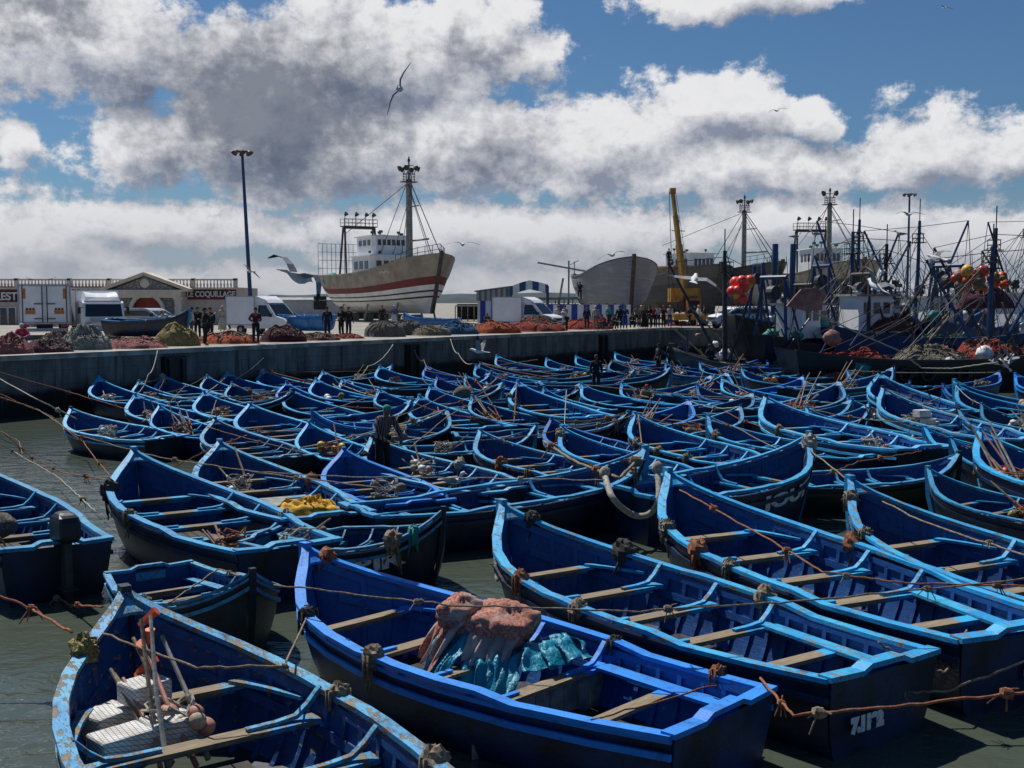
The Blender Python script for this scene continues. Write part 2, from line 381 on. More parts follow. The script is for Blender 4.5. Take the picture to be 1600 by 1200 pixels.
def make_boat(var, detail=True, benches=True, boards=False):
    m = M[var]; root = empty('rowing_boat')
    rows = [0,1,2,3,4,5,6,7]
    mb = MB(); IN = .04
    for sd_ in (1,-1):
        mb.grid([[hullp(t,s,0,sd_) for s in rows] for t in TS], 0)
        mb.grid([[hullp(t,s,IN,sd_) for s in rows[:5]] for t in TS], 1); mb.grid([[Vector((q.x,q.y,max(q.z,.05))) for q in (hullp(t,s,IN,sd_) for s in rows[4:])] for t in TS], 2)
        mb.grid([[hullp(t,0,0,sd_), hullp(t,0,IN,sd_)] for t in TS], 1)
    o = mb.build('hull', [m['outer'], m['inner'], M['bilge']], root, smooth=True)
    # transom
    mb = MB()
    prof = [hullp(0,s,0,1) for s in rows]+[hullp(0,s,0,-1) for s in rows[::-1]]
    x0 = [(p.x-.03,p.y,p.z+.0) for p in prof]; x1 = [(p.x+.05,p.y*.97,p.z) for p in prof]
    n = len(prof)
    mb.add(x0, [tuple(range(n))], 0); mb.add(x1, [tuple(range(n))], 1)
    for k in range(n-1): mb.add([x0[k],x0[k+1],x1[k+1],x1[k]], [(0,1,2,3)], 0)
    mb.build('transom', [m['outer'], m['inner']], root)
    tw = prof[0].y; mb = MB(); zt = prof[0].z
    mb.strip([[(-.15,y,zt+h),(.0,y,zt+h),(.0,y,zt+h+.05),(-.15,y,zt+h+.05)] for y, h in ((-tw-.03,.015),(-tw*.45,-.0),(-tw*.3,.05),(tw*.3,.05),(tw*.45,0),(tw+.03,.015))])
    mb.bar((-.06,-tw*.35,zt-.1),(-.06,tw*.35,zt-.1),.1,.14)
    mb.build('transom_cap', m['rail'], root)
    # gunwale cap, rub rail, inner stringer
    def rail(u0, u1, h0, h1, ts, sd_, s=0):
        out = []
        for t in ts:
            p = hullp(t, s, 0, 1); a = hullp(max(t-.01,0), s, 0, 1); b_ = hullp(min(t+.01,1), s, 0, 1)
            d_ = (b_-a); d_.z = 0; d_.normalize(); nn = Vector((-d_.y, d_.x, 0))
            if nn.y < 0: nn = -nn
            if t > .975: nn = nn*.75
            q = lambda u, h: Vector((p.x+nn.x*u, max(.0, p.y+nn.y*u)*sd_, p.z+h))
            out.append([q(u0,h0), q(u1,h0), q(u1,h1), q(u0,h1)])
        return out
    T2 = sorted(set(TS+[.05,.185,.32,.455,.55,.65,.74,.815,.88]))
    mb = MB()
    for sd_ in (1,-1):
        r_ = rail(-.075,.05,.0,.045,T2,sd_)
        if detail:                                                    # raised washboard amidships to bow: a small step in the rail
            for t, q in zip(T2, r_):
                k = 0 if t < .30 else (.05 if t < .60 else .03)
                for p in q: p.z += k
        mb.strip(r_)
    mb.build('gunwale', m['rail'], root)
    mb = MB()
    for sd_ in (1,-1):
        mb.strip(rail(0.0,.035,-.19,-.13,T2,sd_)); 
        if detail: mb.strip(rail(-.005,.022,-.04,.0,T2,sd_))
    mb.build('rubbing_strake', m['rail'] if var in ('vivid','aged') else m['outer'], root)
    for sd_ in (1,-1):
        mb = MB()
        g_ = [[hullp(t,1.5,IN,sd_),hullp(t,1.5,IN+.035,sd_),hullp(t,2.0,IN+.035,sd_),hullp(t,2.0,IN,sd_)] for t in TS[:-2]]
        mb.strip(g_)
        g_ = [[hullp(t,.0,IN,sd_),hullp(t,.0,IN+.03,sd_),hullp(t,.5,IN+.03,sd_),hullp(t,.5,IN,sd_)] for t in TS[:-1]]
        mb.strip(g_)
        mb.build('stringers', m['inner'], root)
    # ribs
    nr = 20 if detail else 12
    for sd_ in (1,-1):
        mb = MB()
        for i in range(nr):
            t = .03+.88*i/(nr-1); ring = []
            for s in (0.2,1,2,3,4,4.6):
                a = hullp(t-.0045,s,IN-.005,sd_); b_ = hullp(t+.0045,s,IN-.005,sd_); c = hullp(t+.0045,s,IN+.03,sd_); d_ = hullp(t-.0045,s,IN+.03,sd_)
                ring.append([a,b_,c,d_])
            mb.strip(ring)
        mb.build('ribs', m['inner'], root)
    # stem post
    mb = MB()
    a = hullp(1,0,0,1); top = a.z+.13
    st = [(BL_+.03,top),(BL_+.03,top-.25),(BL_-.02,.7),(BL_-.16,.3),(BL_-.40,-.12)]
    mb.strip([[(x-.07,-.05,z),(x+.07,-.05,z),(x+.07,.05,z),(x-.07,.05,z)] for x, z in st])
    mb.build('stem_post', m['rail'] if var in ('vivid','worn') else m['outer'], root)
    # breasthook
    mb = MB(); tt = [.955,.97,.985,1.]
    pr = [hullp(t,0,-.01,1) for t in tt]; poly = [(p.x,p.y,p.z+.047) for p in pr]+[(p.x,-p.y,p.z+.047) for p in pr[::-1]]
    mid = (pr[0].x+.07, 0, pr[0].z+.05); poly.append(mid)
    mb.strip([[(x,y,z) for x,y,z in poly],[(x,y,z+.03) for x,y,z in poly]]); mb.build('bow_cover', m['rail'], root)
    # thwarts with standing knees
    def inner_y(t, z):
        for k in range(71):
            p = hullp(t, k/10, IN, 1)
            if p.z <= z: return p.y
        return .3
    for i, (t, wd, kn) in enumerate(((.17,.17,0),(.345,.19,1),(.50,.19,1),(.66,.19,1),(.83,.16,2))):
        rz = interp(t, RZ); z = rz-.20 if i < 4 else rz-.26
        y = inner_y(t, z)-.005; x = t*BL_-(.0 if t < .6 else .05)
        mb = MB(); mb.box((x,0,z), (wd,2*y-.02,.04))
        mb.box((x+wd*.34,0,z-.05),(.035,2*y-.1,.07))
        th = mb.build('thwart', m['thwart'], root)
        if kn and detail:
            for sd_ in (1,-1):
                mb = MB(); yr = inner_y(t, rz-.01)
                if kn == 1:
                    c = [(.36,0.03),(.62,.035),(.80,.055),(.905,.13),(.955,.21),(.99,.26)]
                    ring = []
                    for (a, h) in c:
                        yy = y*a if a < .9 else y*.9+(yr-y*.9)*(a-.9)/.09
                        hh = .035 if a < .9 else .05
                        ring.append([(x-.03,sd_*(yy),z+h-.012),(x+.03,sd_*(yy),z+h-.012),(x+.03,sd_*(yy-.012),z+h+hh*.6),(x-.03,sd_*(yy-.012),z+h+hh*.6)])
                    mb.strip(ring)
                else:
                    ring = []
                    for k in range(6):
                        t2 = .83-.13*k/5; y2 = inner_y(t2, z+.01)-.01; wk = .10*(1-k/5)+.03
                        ring.append([(t2*BL_-.04,sd_*y2,z+.02),(t2*BL_-.04,sd_*(y2-wk),z+.02),(t2*BL_-.04,sd_*(y2-wk),z+.055),(t2*BL_-.04,sd_*y2,z+.055)])
                    mb.strip(ring)
                mb.build('knee', m['rail'], th)
    if benches:
        for sd_ in (1,-1):
            y0 = inner_y(.1,.44)-.02; mb = MB()
            mb.strip([[(x_,sd_*yy,.50),(x_,sd_*(yy-.2),.50),(x_,sd_*(yy-.2),.535),(x_,sd_*yy,.535)] for x_, yy in ((.05,y0-.02),(1.0,y0+.05),(2.05,y0+.15))])
            mb.build('side_bench', m['thwart'] if sd_ > 0 else m['rail'], root)
    # bottom boards
    mb = MB()
    for k in range(-3,4):
        y = k*.155
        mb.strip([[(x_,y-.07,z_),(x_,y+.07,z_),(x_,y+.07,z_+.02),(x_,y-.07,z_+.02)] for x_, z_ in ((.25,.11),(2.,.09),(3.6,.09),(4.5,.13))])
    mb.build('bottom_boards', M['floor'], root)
    if boards:
        mb = MB(); rr = random.Random(3)
        for k in range(7):
            x_ = 2.15+k*.2; mb.box((x_,rr.uniform(-.02,.02),.52),(.185,1.75+rr.uniform(-.06,.04),.03), rz=rr.uniform(-.015,.015))
        mb.build('deck_boards', M['greywood'], root)
    return root
# ---------------------------------------------------------------- the fleet
BOATS = [ # key, bow px, stern px or heading, length, width scale, paint, value, wear, label
('near',(478,856),(1140,1128),0,1.0,'vivid',1.05,.8,'vivid freshly painted blue rowing boat in the foreground holding the red cloth bundle'),
('num',(785,786),(1352,1030),0,1.0,'worn',1.0,.7,'worn blue boat in the foreground with white numbers on its dark transom'),
('corner',(197,922),125,6.4,1.05,'aged',1.0,.75,'weathered blue boat at the bottom left with foam boxes and flag poles in its bow'),
('left',(207,712),(442,850),0,1.0,'worn',.8,.35,'dark blue empty boat beside the open water on the left, bright blue bow thwart'),
('long',(1047,741),(1590,975),0,1.02,'worn',1.05,.55,'long blue boat right of the numbered one with a knotted rope running across it'),
('rright',(1332,758),113,6.6,.95,'worn',1.0,.75,'blue boat with worn bow thwart moored on the far right of the long boat'),
('buoys',(1530,674),104,6.8,1.1,'worn',1.1,.35,'big blue boat at the right edge loaded with buoys and poles in its bow'),
('boards',(402,700),(598,822),0,1.0,'worn',.95,.8,'blue boat with pale grey deck boards laid over its thwarts'),
('zebir',(692,804),-15,3.0,.85,'aged',.8,.5,'small dark boat with worn white name on its black bow, just behind the vivid one'),
('small',(392,902),(200,893),3.1,.75,'aged',.95,.5,'short faded blue skiff tucked behind the weathered corner boat, stern to the left'),
('motor',(-120,700),(85,858),6.6,.95,'worn',.7,.5,'dark boat with an outboard motor at the left edge'),
('man',(581,684),(825,780),0,.95,'aged',1.15,.5,'boat with pale blue rail and fishing gear in which the striped fisherman stands'),
('bench',(751,673),(925,750),0,.9,'worn',1.0,.8,'blue boat with three bare wood thwarts in the middle of the fleet'),
('mid',(857,672),(1010,745),0,.8,'worn',1.0,.3,'blue boat squeezed behind the hull hung with a thick rope loop'),
('loop',(1008,708),30,6.0,.95,'worn',.75,.1,'dark hull with a thick pale rope looped around its tall stem'),
('plain',(988,648),(1200,732),0,.9,'worn',1.0,.3,'clean blue boat left of the JOUF boat, knots along its rail'),
('houf',(1262,684),31,4.5,.95,'worn',.8,.2,'dark boat with JOUF painted white on its bow'),
('trio',(1110,652),(1290,715),0,.85,'worn',1.0,.3,'blue boat behind the JOUF boat with pale curved knees'),
('wide',(1201,620),(1450,695),0,1.1,'aged',1.25,.2,'light blue boat with broad pale rail above the JOUF boat'),
('foam',(1303,614),(1540,690),0,1.0,'aged',1.2,.5,'faded boat with pale nets heaped in its bow on the right'),
('swoop',(1384,588),(1610,660),0,1.05,'aged',1.2,.35,'blue boat with a high swooping pale bow, right of the faded net boat'),
('dark1',(1460,597),113,6.4,1.0,'worn',.7,.3,'dark blue boat with a pale stem post near the right edge'),
('dark2',(1518,604),110,6.2,1.0,'worn',.8,.3,'blue boat behind the dark one with pale stem near the right edge'),
('edge',(1588,584),108,5.5,.9,'vivid',1.0,.1,'bright turquoise bow poking in at the right edge'),
('oar',(1112,596),118,5.2,.85,'worn',1.2,.2,'blue boat with a white pole leaning from its bow'),
('redcap',(1016,596),124,5.1,.9,'worn',1.0,.3,'blue boat with gear piled in its bow near the hooked bow boat'),
('hook',(1063,624),48,4.2,.8,'vivid',.9,.3,'small bright blue boat with a curled bow pointing right'),
('spear',(1196,616),36,4.9,.85,'worn',.55,.2,'black sided boat whose sharp stem stands left of the broad pale rail'),
('gouda',(1290,620),16,5.0,.85,'worn',.7,.2,'dark blue boat with small white letters on its raised bow'),
('row2h',(935,598),127,5.3,.92,'worn',1.05,.2,'clean blue boat in the second row with one bright bow thwart'),
('row2g',(823,600),(945,653),0,.95,'worn',1.0,.4,'blue boat with rope bound left rail in the centre of the second row'),
('yellow',(981,648),10,4.9,.85,'worn',.6,.2,'dark hull with dull yellow letters on its bow pointing right'),
('poles',(729,623),127,5.0,.85,'worn',.8,.5,'dark blue boat with upright wooden poles in its bow'),
('stub',(836,666),16,3.4,.7,'worn',.8,.2,'small blue skiff with blunt bow between the bench boat and the yellow lettered hull'),
('green',(1500,712),4,4.6,.9,'green',1.0,.1,'dark green hull with pale rail beside the big boat of buoys'),
('oarsb',(631,621),(718,672),0,.95,'worn',1.0,.3,'blue boat with a yellow paddle on its bow thwart, behind the striped fisherman'),
('stripe',(524,646),196,3.8,.85,'sky',1.2,.1,'light blue banded hull with small white numbers left of the fisherman'),
('row2e',(662,604),126,4.7,.8,'worn',1.0,.2,'narrow blue boat in the second row above the yellow paddle boat'),
('row2d',(586,609),126,4.7,.8,'worn',.9,.2,'dark blue boat in the second row behind the fisherman'),
('rows3',(408,632),(520,695),0,.95,'worn',1.0,.6,'blue boat with pale worn thwarts above the boarded boat'),
('row2c',(409,613),126,4.9,.85,'worn',.9,.2,'blue boat between two rows left of the white and blue bow'),
('float2',(509,592),125,5.5,.9,'worn',1.0,.2,'blue boat with pale round floats on its thwart'),
('row2b',(327,609),127,5.3,.9,'worn',1.0,.3,'blue boat with white floats heaped in its bow, second from the left'),
('row2a',(226,618),(318,662),0,.95,'worn',1.0,.4,'blue boat with crossed pale sticks in its bow at the left of the fleet'),
('west',(112,640),141,4.8,.85,'aged',1.25,.3,'light blue boat with turquoise net in its bow, leftmost of the fleet'),
('row1a',(155,590),(245,632),0,.85,'worn',1.0,.3,'blue boat with white buoys in its bow, leftmost by the quay wall'),
('row1b',(257,590),127,5.1,.9,'worn',.9,.2,'blue boat below the first timber fender of the quay wall'),
('row1c',(350,582),127,5.3,.95,'worn',1.0,.2,'blue boat with two bright thwarts, third along the quay wall'),
('row1d',(436,577),127,5.3,.95,'worn',1.0,.2,'blue boat with rope lashed on its bow, fourth along the quay wall'),
('row1e',(519,580),127,5.3,.9,'worn',.85,.2,'blue boat with a heap of white floats, fifth along the quay wall'),
('row1f',(597,575),127,5.3,.95,'worn',1.0,.1,'blue boat with a bright rail, sixth along the quay wall'),
('row1g',(675,572),127,5.1,.95,'vivid',.9,.0,'blue boat whose empty bow stands right of the second timber fender'),
('row1h',(735,572),127,5.3,.9,'worn',1.0,.3,'blue boat with coiled pale rope over its rail, eighth along the quay wall'),
('row1i',(782,556),127,5.7,.95,'worn',1.0,.2,'tall bowed blue boat under the diving gull by the quay wall'),
('row1j',(849,561),127,5.1,.9,'worn',1.0,.3,'blue boat with brown net in its bow by the quay wall'),
('row1k',(904,556),127,5.3,.9,'worn',1.0,.1,'blue boat just left of the third timber fender of the quay wall'),
('row1l',(969,551),127,5.1,.9,'worn',1.0,.2,'blue boat with an orange float by the corner of the quay wall'),
('row1m',(1031,554),120,4.8,.8,'worn',1.0,.3,'blue boat below the quay corner with yellow crates in its bow'),
('row2f',(797,580),127,5.3,.85,'vivid',.85,.1,'blue boat tucked behind the tall bowed one by the wall'),
('east1',(1083,554),52,5.4,.8,'vivid',.85,.1,'blue boat with bow to the right, first after the quay corner'),
('east2',(1142,554),52,5.6,.8,'vivid',.85,.1,'blue boat with bow to the right, second after the quay corner'),
('east3',(1196,556),50,5.8,.85,'vivid',.9,.1,'blue boat with bright curved bow to the right, third after the quay corner'),
('east4',(1274,548),50,7.4,.95,'vivid',.9,.1,'large blue boat with high curved bow to the right beside the red nets'),
('east5',(1349,562),40,6.4,.85,'worn',1.1,.5,'blue boat full of crates with a bright curved bow near the trawlers'),
('east6',(1396,574),35,6.6,.8,'aged',1.1,.5,'long pale railed boat full of poles near the trawlers'),
('letter',(901,600),28,4.6,.75,'worn',.7,.2,'dark hull with white panels on its bow, stem to the right'),
('script',(1013,578),14,6.0,.85,'worn',.55,.1,'black hull with faint writing on its bow in front of the quay wall'),
('stemw',(486,618),6,4.6,.75,'aged',1.0,.2,'boat with pale banded bow behind the rope crossed one on the left'),
('ball',(792,604),26,4.8,.8,'worn',.7,.2,'dark hull carrying a ball of pale net by its stem'),
('lean',(721,585),26,5.0,.75,'worn',.6,.2,'dark hull pointing right between the bows by the second fender'),
('banded',(1362,553),165,8.0,.9,'aged',.45,.2,'long black hull with teal bands on its bow, in front of the red net barge'),
('gap1',(1250,640),120,5.0,.8,'worn',.9,.4,'blue boat low in the gap behind the broad pale rail'),
('gap3',(1150,590),60,5.5,.75,'worn',.9,.6,'dark blue boat cluttered with oars below the boats after the quay corner'),
('gap4',(1255,596),50,6.0,.8,'aged',.9,.6,'pale railed boat cluttered with poles below the large high bowed one'),
('gap5',(690,640),60,4.6,.75,'worn',.6,.5,'dark boat with a heap of brown rope behind the yellow paddle boat'),
('fill0',(544,708),120,3.8,0.85,'vivid',0.89,0.3,'low dark boat wedged between the boarded boat and the fisherman boat'),
('fill1',(483,662),120,3.8,0.70,'worn',1.03,0.1,'narrow dark boat right of the boat with worn thwarts'),
('fill3',(335,657),127,4.6,0.85,'aged',0.85,0.5,'empty blue boat left of the boat with worn thwarts'),
('fill4',(251,636),127,4.6,0.70,'worn',0.95,0.2,'narrow blue boat right of the leftmost turquoise net boat'),
('fill5',(446,598),115,4.6,0.70,'vivid',1.07,0.4,'narrow boat behind the one with pale banded bow'),
('fill6',(363,599),127,4.6,0.75,'worn',0.68,0.2,'slim blue boat just below the third bow along the wall'),
('fill7',(319,590),127,4.2,0.70,'worn',1.03,0.7,'slim blue boat between the second and third bows along the wall'),
('fill8',(221,596),127,5.0,0.70,'worn',0.98,0.3,'slim blue boat between the first and second bows along the wall'),
('fill9',(538,592),127,4.6,0.70,'worn',1.06,0.2,'slim blue boat under the fifth bow along the wall'),
('fill10',(612,573),40,4.6,0.70,'worn',0.95,0.4,'dark boat pointing right between the fifth and sixth bows'),
('fill11',(642,627),30,4.2,0.70,'worn',0.97,0.6,'dark boat pointing right beside the yellow paddle boat'),
('fill12',(684,589),127,4.2,0.70,'vivid',0.70,0.6,'slim boat under the bow right of the second fender'),
('fill13',(726,587),127,4.6,0.70,'worn',0.94,0.1,'slim boat below the coiled rope boat'),
('fill14',(751,566),115,4.6,0.70,'vivid',0.58,0.3,'slim boat between the coiled rope boat and the tall bowed one'),
('fill15',(858,657),120,3.8,0.80,'vivid',0.63,0.2,'short boat between the stub skiff and the clean knotted boat'),
('fill16',(850,608),120,3.8,0.70,'worn',1.08,0.1,'short boat right of the bound rail boat in the second row'),
('fill17',(934,571),30,4.2,0.80,'worn',0.66,0.6,'dark boat pointing right under the third fender'),
('fill18',(956,564),115,4.4,0.80,'aged',0.55,0.2,'slim boat left of the one with the orange float'),
('fill19',(991,580),20,4.6,0.70,'worn',1.05,0.4,'black sided boat behind the one with faint writing'),
('fill20',(1045,566),120,4.6,0.70,'sky',0.82,0.7,'blue boat right below the yellow crates boat'),
('fill21',(1084,603),127,4.2,0.70,'vivid',0.59,0.2,'slim blue boat between the red capped person and the leaning pole'),
('fill22',(1092,567),127,4.2,0.70,'worn',0.94,0.2,'blue boat with bow to the left under the first boat after the corner'),
('fill23',(1117,589),40,4.4,0.70,'worn',0.95,0.1,'blue boat with bow to the right above the leaning white pole'),
('fill24',(1157,637),40,4.4,0.80,'aged',0.86,0.5,'dark boat pointing right below the black sharp stem'),
('fill25',(1159,577),127,4.6,0.70,'worn',0.96,0.5,'blue boat with bow to the left under the second boat after the corner'),
('fill26',(1254,571),40,4.4,0.80,'worn',1.10,0.2,'blue boat tucked under the large high curved bow'),
('fill27',(1254,588),40,4.2,0.70,'vivid',1.07,0.2,'blue boat one row below the large high curved bow'),
('fill28',(1321,567),20,4.4,0.80,'worn',0.83,0.5,'blue boat between the large curved bow and the crowded crate boat'),
('fill29',(1326,622),120,3.8,0.80,'worn',0.87,0.6,'short boat left of the high swooping pale bow'),
('fill30',(1361,633),20,3.8,0.70,'worn',1.03,0.2,'short dark boat inside the curve of the swooping bow'),
('fill31',(1421,599),30,4.4,0.70,'worn',0.75,0.2,'dark boat pointing right behind the swooping bow'),
('fill32',(1431,671),127,4.6,0.75,'worn',1.09,0.4,'blue boat below the faded boat with pale nets'),
('fill33',(1453,732),120,4.2,0.70,'worn',0.76,0.5,'blue boat left of the big boat of buoys'),
('fill34',(1487,689),127,3.8,0.70,'worn',0.79,0.2,'short boat just above the dark green bow'),
('fill35',(1472,604),127,4.4,0.70,'vivid',0.70,0.6,'slim boat beside the pale stem post near the right edge'),
('fill36',(1498,642),127,4.4,0.70,'aged',0.90,0.2,'slim boat between the dark boat and the swooping bow boat'),
('fill37',(1535,633),115,3.8,0.75,'worn',0.56,0.6,'short boat below the second dark boat near the right edge'),
('fill38',(1562,583),30,4.0,0.70,'vivid',0.82,0.5,'blue boat pointing right under the fluttering gulls'),
('fill39',(1324,579),120,4.6,0.70,'worn',0.86,0.1,'blue boat with bow to the left below the crowded crate boat'),
]
def shape(L, wk):                                  # half-beam polygon in local coordinates
    k = L/BL_; out = []
    for t in (0,.25,.5,.7,.85,.95,1): out.append((.02*L+t*L*.95, interp(t, HB)*BB/2*wk*.90))
    return out
INFO = {}
for b in BOATS:
    key,(bx,by),st,L,wk = b[:5]
    if isinstance(st, tuple):
        s0 = 1.0
        p0 = P(bx,by,1.36); p1 = P(st[0],st[1],.74); v = p0-p1; v.z = 0; Lc = v.length
        ang = math.atan2(v.y, v.x)
        if L == 0: L = min(max(Lc, 5.2), 7.0)
        hd = math.degrees(ang)
    else: hd = st
    INFO[key] = dict(L=L, wk=wk, hd=R(hd), var=b[5], val=b[6], wear=b[7], label=b[8])
    zs = {'houf':1.16}.get(key, max(.8, min(1.1, L/BL_))); bow = P(bx,by,1.36*zs)
    INFO[key]['zs'] = zs
    INFO[key]['c'] = (bow if key != 'motor' else p1+Vector((math.cos(R(hd)), math.sin(R(hd)), 0))*L) - Vector((math.cos(R(hd)), math.sin(R(hd)), 0))*L/2
    INFO[key]['c'].z = 0
def poly(i, grow=0):
    d_ = Vector((math.cos(i['hd']), math.sin(i['hd']), 0)); n_ = Vector((-d_.y, d_.x, 0)); o_ = i['c']-d_*i['L']/2
    sh = shape(i['L'], i['wk']); return [o_+d_*x+n_*y for x, y in sh]+[o_+d_*x-n_*y for x, y in sh[::-1]]
def sat(A, B):
    best = None
    for Q in (A, B):
        for i in range(len(Q)):
            e = Q[(i+1)%len(Q)]-Q[i]
            if e.length < 1e-4: continue
            n_ = Vector((e.y,-e.x,0)).normalized()
            a = [p.dot(n_) for p in A]; b_ = [p.dot(n_) for p in B]
            d1_ = max(a)-min(b_); d2_ = max(b_)-min(a)
            if d1_ <= 0 or d2_ <= 0: return None
            d_, s_ = (d1_, 1) if d1_ < d2_ else (d2_, -1)
            if best is None or d_ < best[0]: best = (d_, n_*s_)
    return best
keys = list(INFO); FIX = {'near','num','corner','left','long','houf','loop','boards','man','motor','zebir','rright','buoys','bench','wide'}
HARD = {'near','num','corner','left','long','houf','zebir','loop','motor'}
orig = {k: INFO[k]['c'].copy() for k in keys}
for it in range(260):
    mv = {k: Vector((0,0,0)) for k in keys}; any_ = False
    PL = {k: poly(INFO[k]) for k in keys}
    for i, a in enumerate(keys):
        for b_ in keys[i+1:]:
            if (INFO[a]['c']-INFO[b_]['c']).length > (INFO[a]['L']+INFO[b_]['L'])/2+.3: continue
            r_ = sat(PL[a], PL[b_])
            if r_ and r_[0] > .02:
                any_ = True; wa = 1e-6 if a in HARD else .05 if a in FIX else 1; wb = 1e-6 if b_ in HARD else .05 if b_ in FIX else 1
                if a in HARD and b_ in HARD: continue
                mv[a] -= r_[1]*r_[0]*wa/(wa+wb)*.45; mv[b_] += r_[1]*r_[0]*wb/(wa+wb)*.45
    for k in keys:
        if k in HARD: continue
        c = INFO[k]['c']; c += mv[k]
        for a, b_ in ((WA,CORN),(CORN,WC)):            # stay in front of the quay wall
            dd = (b_-a).normalized(); nn = Vector((dd.y,-dd.x,0))
            if b_ is WC and c.x < CORN.x: continue
            if a is WA and c.x > CORN.x: continue
            m_ = min((p-a).dot(nn) for p in poly(INFO[k]))
            if m_ < .35: c += nn*(.35-m_)
    if not any_: break
SHIFT = {k: (INFO[k]['c']-orig[k]).length for k in keys}
PROTO = {}
def get_boat(var, far, boards):
    kk = (var, far, boards)
    if kk not in PROTO: PROTO[kk] = [make_boat(var, not far, not far, boards), False]
    pr = PROTO[kk]
    if not pr[1]: pr[1] = True; return pr[0], True
    return pr[0], False
rnd = random.Random(5); BOATOBJ = {}
def setcol(o, c):
    o.color = c
    for ch in o.children: setcol(ch, c)
pend = []
for idx, k in enumerate(keys):
    i = INFO[k]; far = i['c'].y > 34
    src, first = get_boat(i['var'], far, k == 'boards')
    color = (i['val'], i['wear'], rnd.random(), 1)
    if first: pend.append((src, color)); o = src
    else: o = copy_tree(src, None)
    d_ = Vector((math.cos(i['hd']), math.sin(i['hd']), 0)); o.location = i['c']-d_*i['L']/2
    roll = rnd.uniform(-.025,.025)
    o.rotation_euler = (roll, rnd.uniform(-.012,.012), i['hd'])
    o.scale = (i['L']/BL_, i['wk'], i['zs'])
    setcol(o, color)
    tag(o, i['label'], 'rowing boat', 'blue rowing boats moored in the harbour')
    BOATOBJ[k] = o
    i['M'] = Matrix.Translation(o.location) @ o.rotation_euler.to_matrix().to_4x4() @ Matrix.Diagonal((*o.scale,1))
def inb(k, x, y, z):                      # point in a boat: x from stern to bow in hull units of 6.2 m
    return INFO[k]['M'] @ Vector((x,y,z))
# ---------------------------------------------------------------- quayside
from mathutils import noise as NZ
def sz_(px, D): return px*D/F
def pin(px, D): p = PD(px, 472, D); return Vector((p.x, p.y, ZD))
def zat(py, D): return PD(800, py, D).z
def text_mesh(s, size, bold=.0, ext=.012):
    cu = bpy.data.curves.new('lettering', 'FONT'); cu.body = s; cu.size = size; cu.offset = bold; cu.extrude = ext; cu.align_x = 'CENTER'; cu.align_y = 'CENTER'
    o = bpy.data.objects.new('lettering', cu); COL.objects.link(o)
    dg = bpy.context.evaluated_depsgraph_get(); me = bpy.data.meshes.new_from_object(o.evaluated_get(dg))
    bpy.data.objects.remove(o); bpy.data.curves.remove(cu); return me
def text_obj(s, size, m, parent, loc, rot=(math.pi/2,0,0), bold=.0, sx=1., ext=.012):
    me = text_mesh(s, size, bold, ext); me.materials.clear(); me.materials.append(m)
    o = bpy.data.objects.new('lettering', me); COL.objects.link(o); o.parent = parent; o.location = loc; o.rotation_euler = rot; o.scale = (sx,1,1); return o
M['stucco'] = simple('pinkish_stucco', (.62,.52,.46), (.52,.43,.38), 1.5, .9, .2)
M['stucco2'] = simple('cream_trim', (.68,.60,.50), (.56,.49,.41), 2, .9, .2)
M['maroon'] = simple('maroon_sign_band', (.34,.05,.04), (.24,.04,.035), 2, .7, .1)
M['signblack'] = simple('black_sign', (.012,.012,.014), None, 2, .6, .1); M['signdark'] = simple('dark_maroon_board', (.045,.010,.010), None, 2, .6, .1)
M['letter'] = simple('white_letter_paint', (.75,.75,.72), (.55,.55,.52), 8, .7, .1)
M['glass'] = mat('dark_glass', col=(.012,.018,.022), rough=.06, spec=.8)
M['whitepaint'] = simple('white_vehicle_paint', (.84,.85,.87), (.74,.75,.78), 1.5, .3, .05)
M['greypaint'] = simple('grey_panel_paint', (.42,.44,.48), (.34,.36,.40), 1.5, .4, .05)
M['tyre'] = M['black']
M['chrome'] = mat('bare_metal', col=(.4,.4,.42), rough=.35, metal=.9)
M['bluepaint'] = simple('blue_metal_paint', (.012,.06,.18), (.01,.035,.10), 2, .45, .1)
M['redlens'] = mat('red_lens', col=(.4,.02,.01), rough=.3)
M['amber'] = mat('amber_marker', col=(.55,.16,.02), rough=.4)
def stonemat(N, b):
    v = N.new('ShaderNodeTexVoronoi'); N.set(v, 'Vector', OBJ(N)); v.inputs['Scale'].default_value = 5
    N.set(b, 'Base Color', N.mix(N.ramp(v.outputs['Distance'], .1, .6), (.38,.36,.34), (.17,.165,.165))); bumpn(N, b, v.outputs['Distance'], .5, .03)
M['stone'] = mat('rubble_stone_cladding', stonemat, rough=.9)
# restaurant
D = 100; k = D/F
rx = lambda px: (px-371)*k
root = empty('restaurant', (pin(371,D).x, D, ZD), 0, 'low pinkish restaurant with a balustraded roof, stone pediment and maroon sign band', 'building')
zz = lambda py: zat(py, D)-ZD
mb = MB(); x0, x1 = rx(-90), 0
mb.box(((x0+x1)/2, 4, zz(449)/2), (x1-x0, 8, zz(449))); mb.build('wall', M['stucco'], root)
mb = MB(); mb.box(((x0+x1)/2, -.06, zz(450.5)), (x1-x0+.3, .35, .16)); mb.box(((x0+x1)/2, -.03, zz(437)), (x1-x0+.1, .3, .14))
x = x0
while x < x1:
    mb.tube([(x,0,zz(449)),(x,0,zz(445)),(x,0,zz(441)),(x,0,zz(438))], [.07,.11,.05,.07], 6); x += .30
for x in (x1-.15, rx(303), rx(172), rx(110), rx(28), rx(-30)): mb.box((x,0,zz(443)), (.32,.36,.95))
mb.build('balustrade', M['stucco2'], root)
mb = MB(); mb.box(((rx(292)+rx(369))/2, -.10, zz(459.5)), (rx(369)-rx(292), .14, zz(451)-zz(468.5))); mb.box(((x0+rx(175))/2, -.10, zz(459.5)), (rx(175)-x0, .14, zz(451)-zz(475)))
mb.build('sign_band', M['maroon'], root)
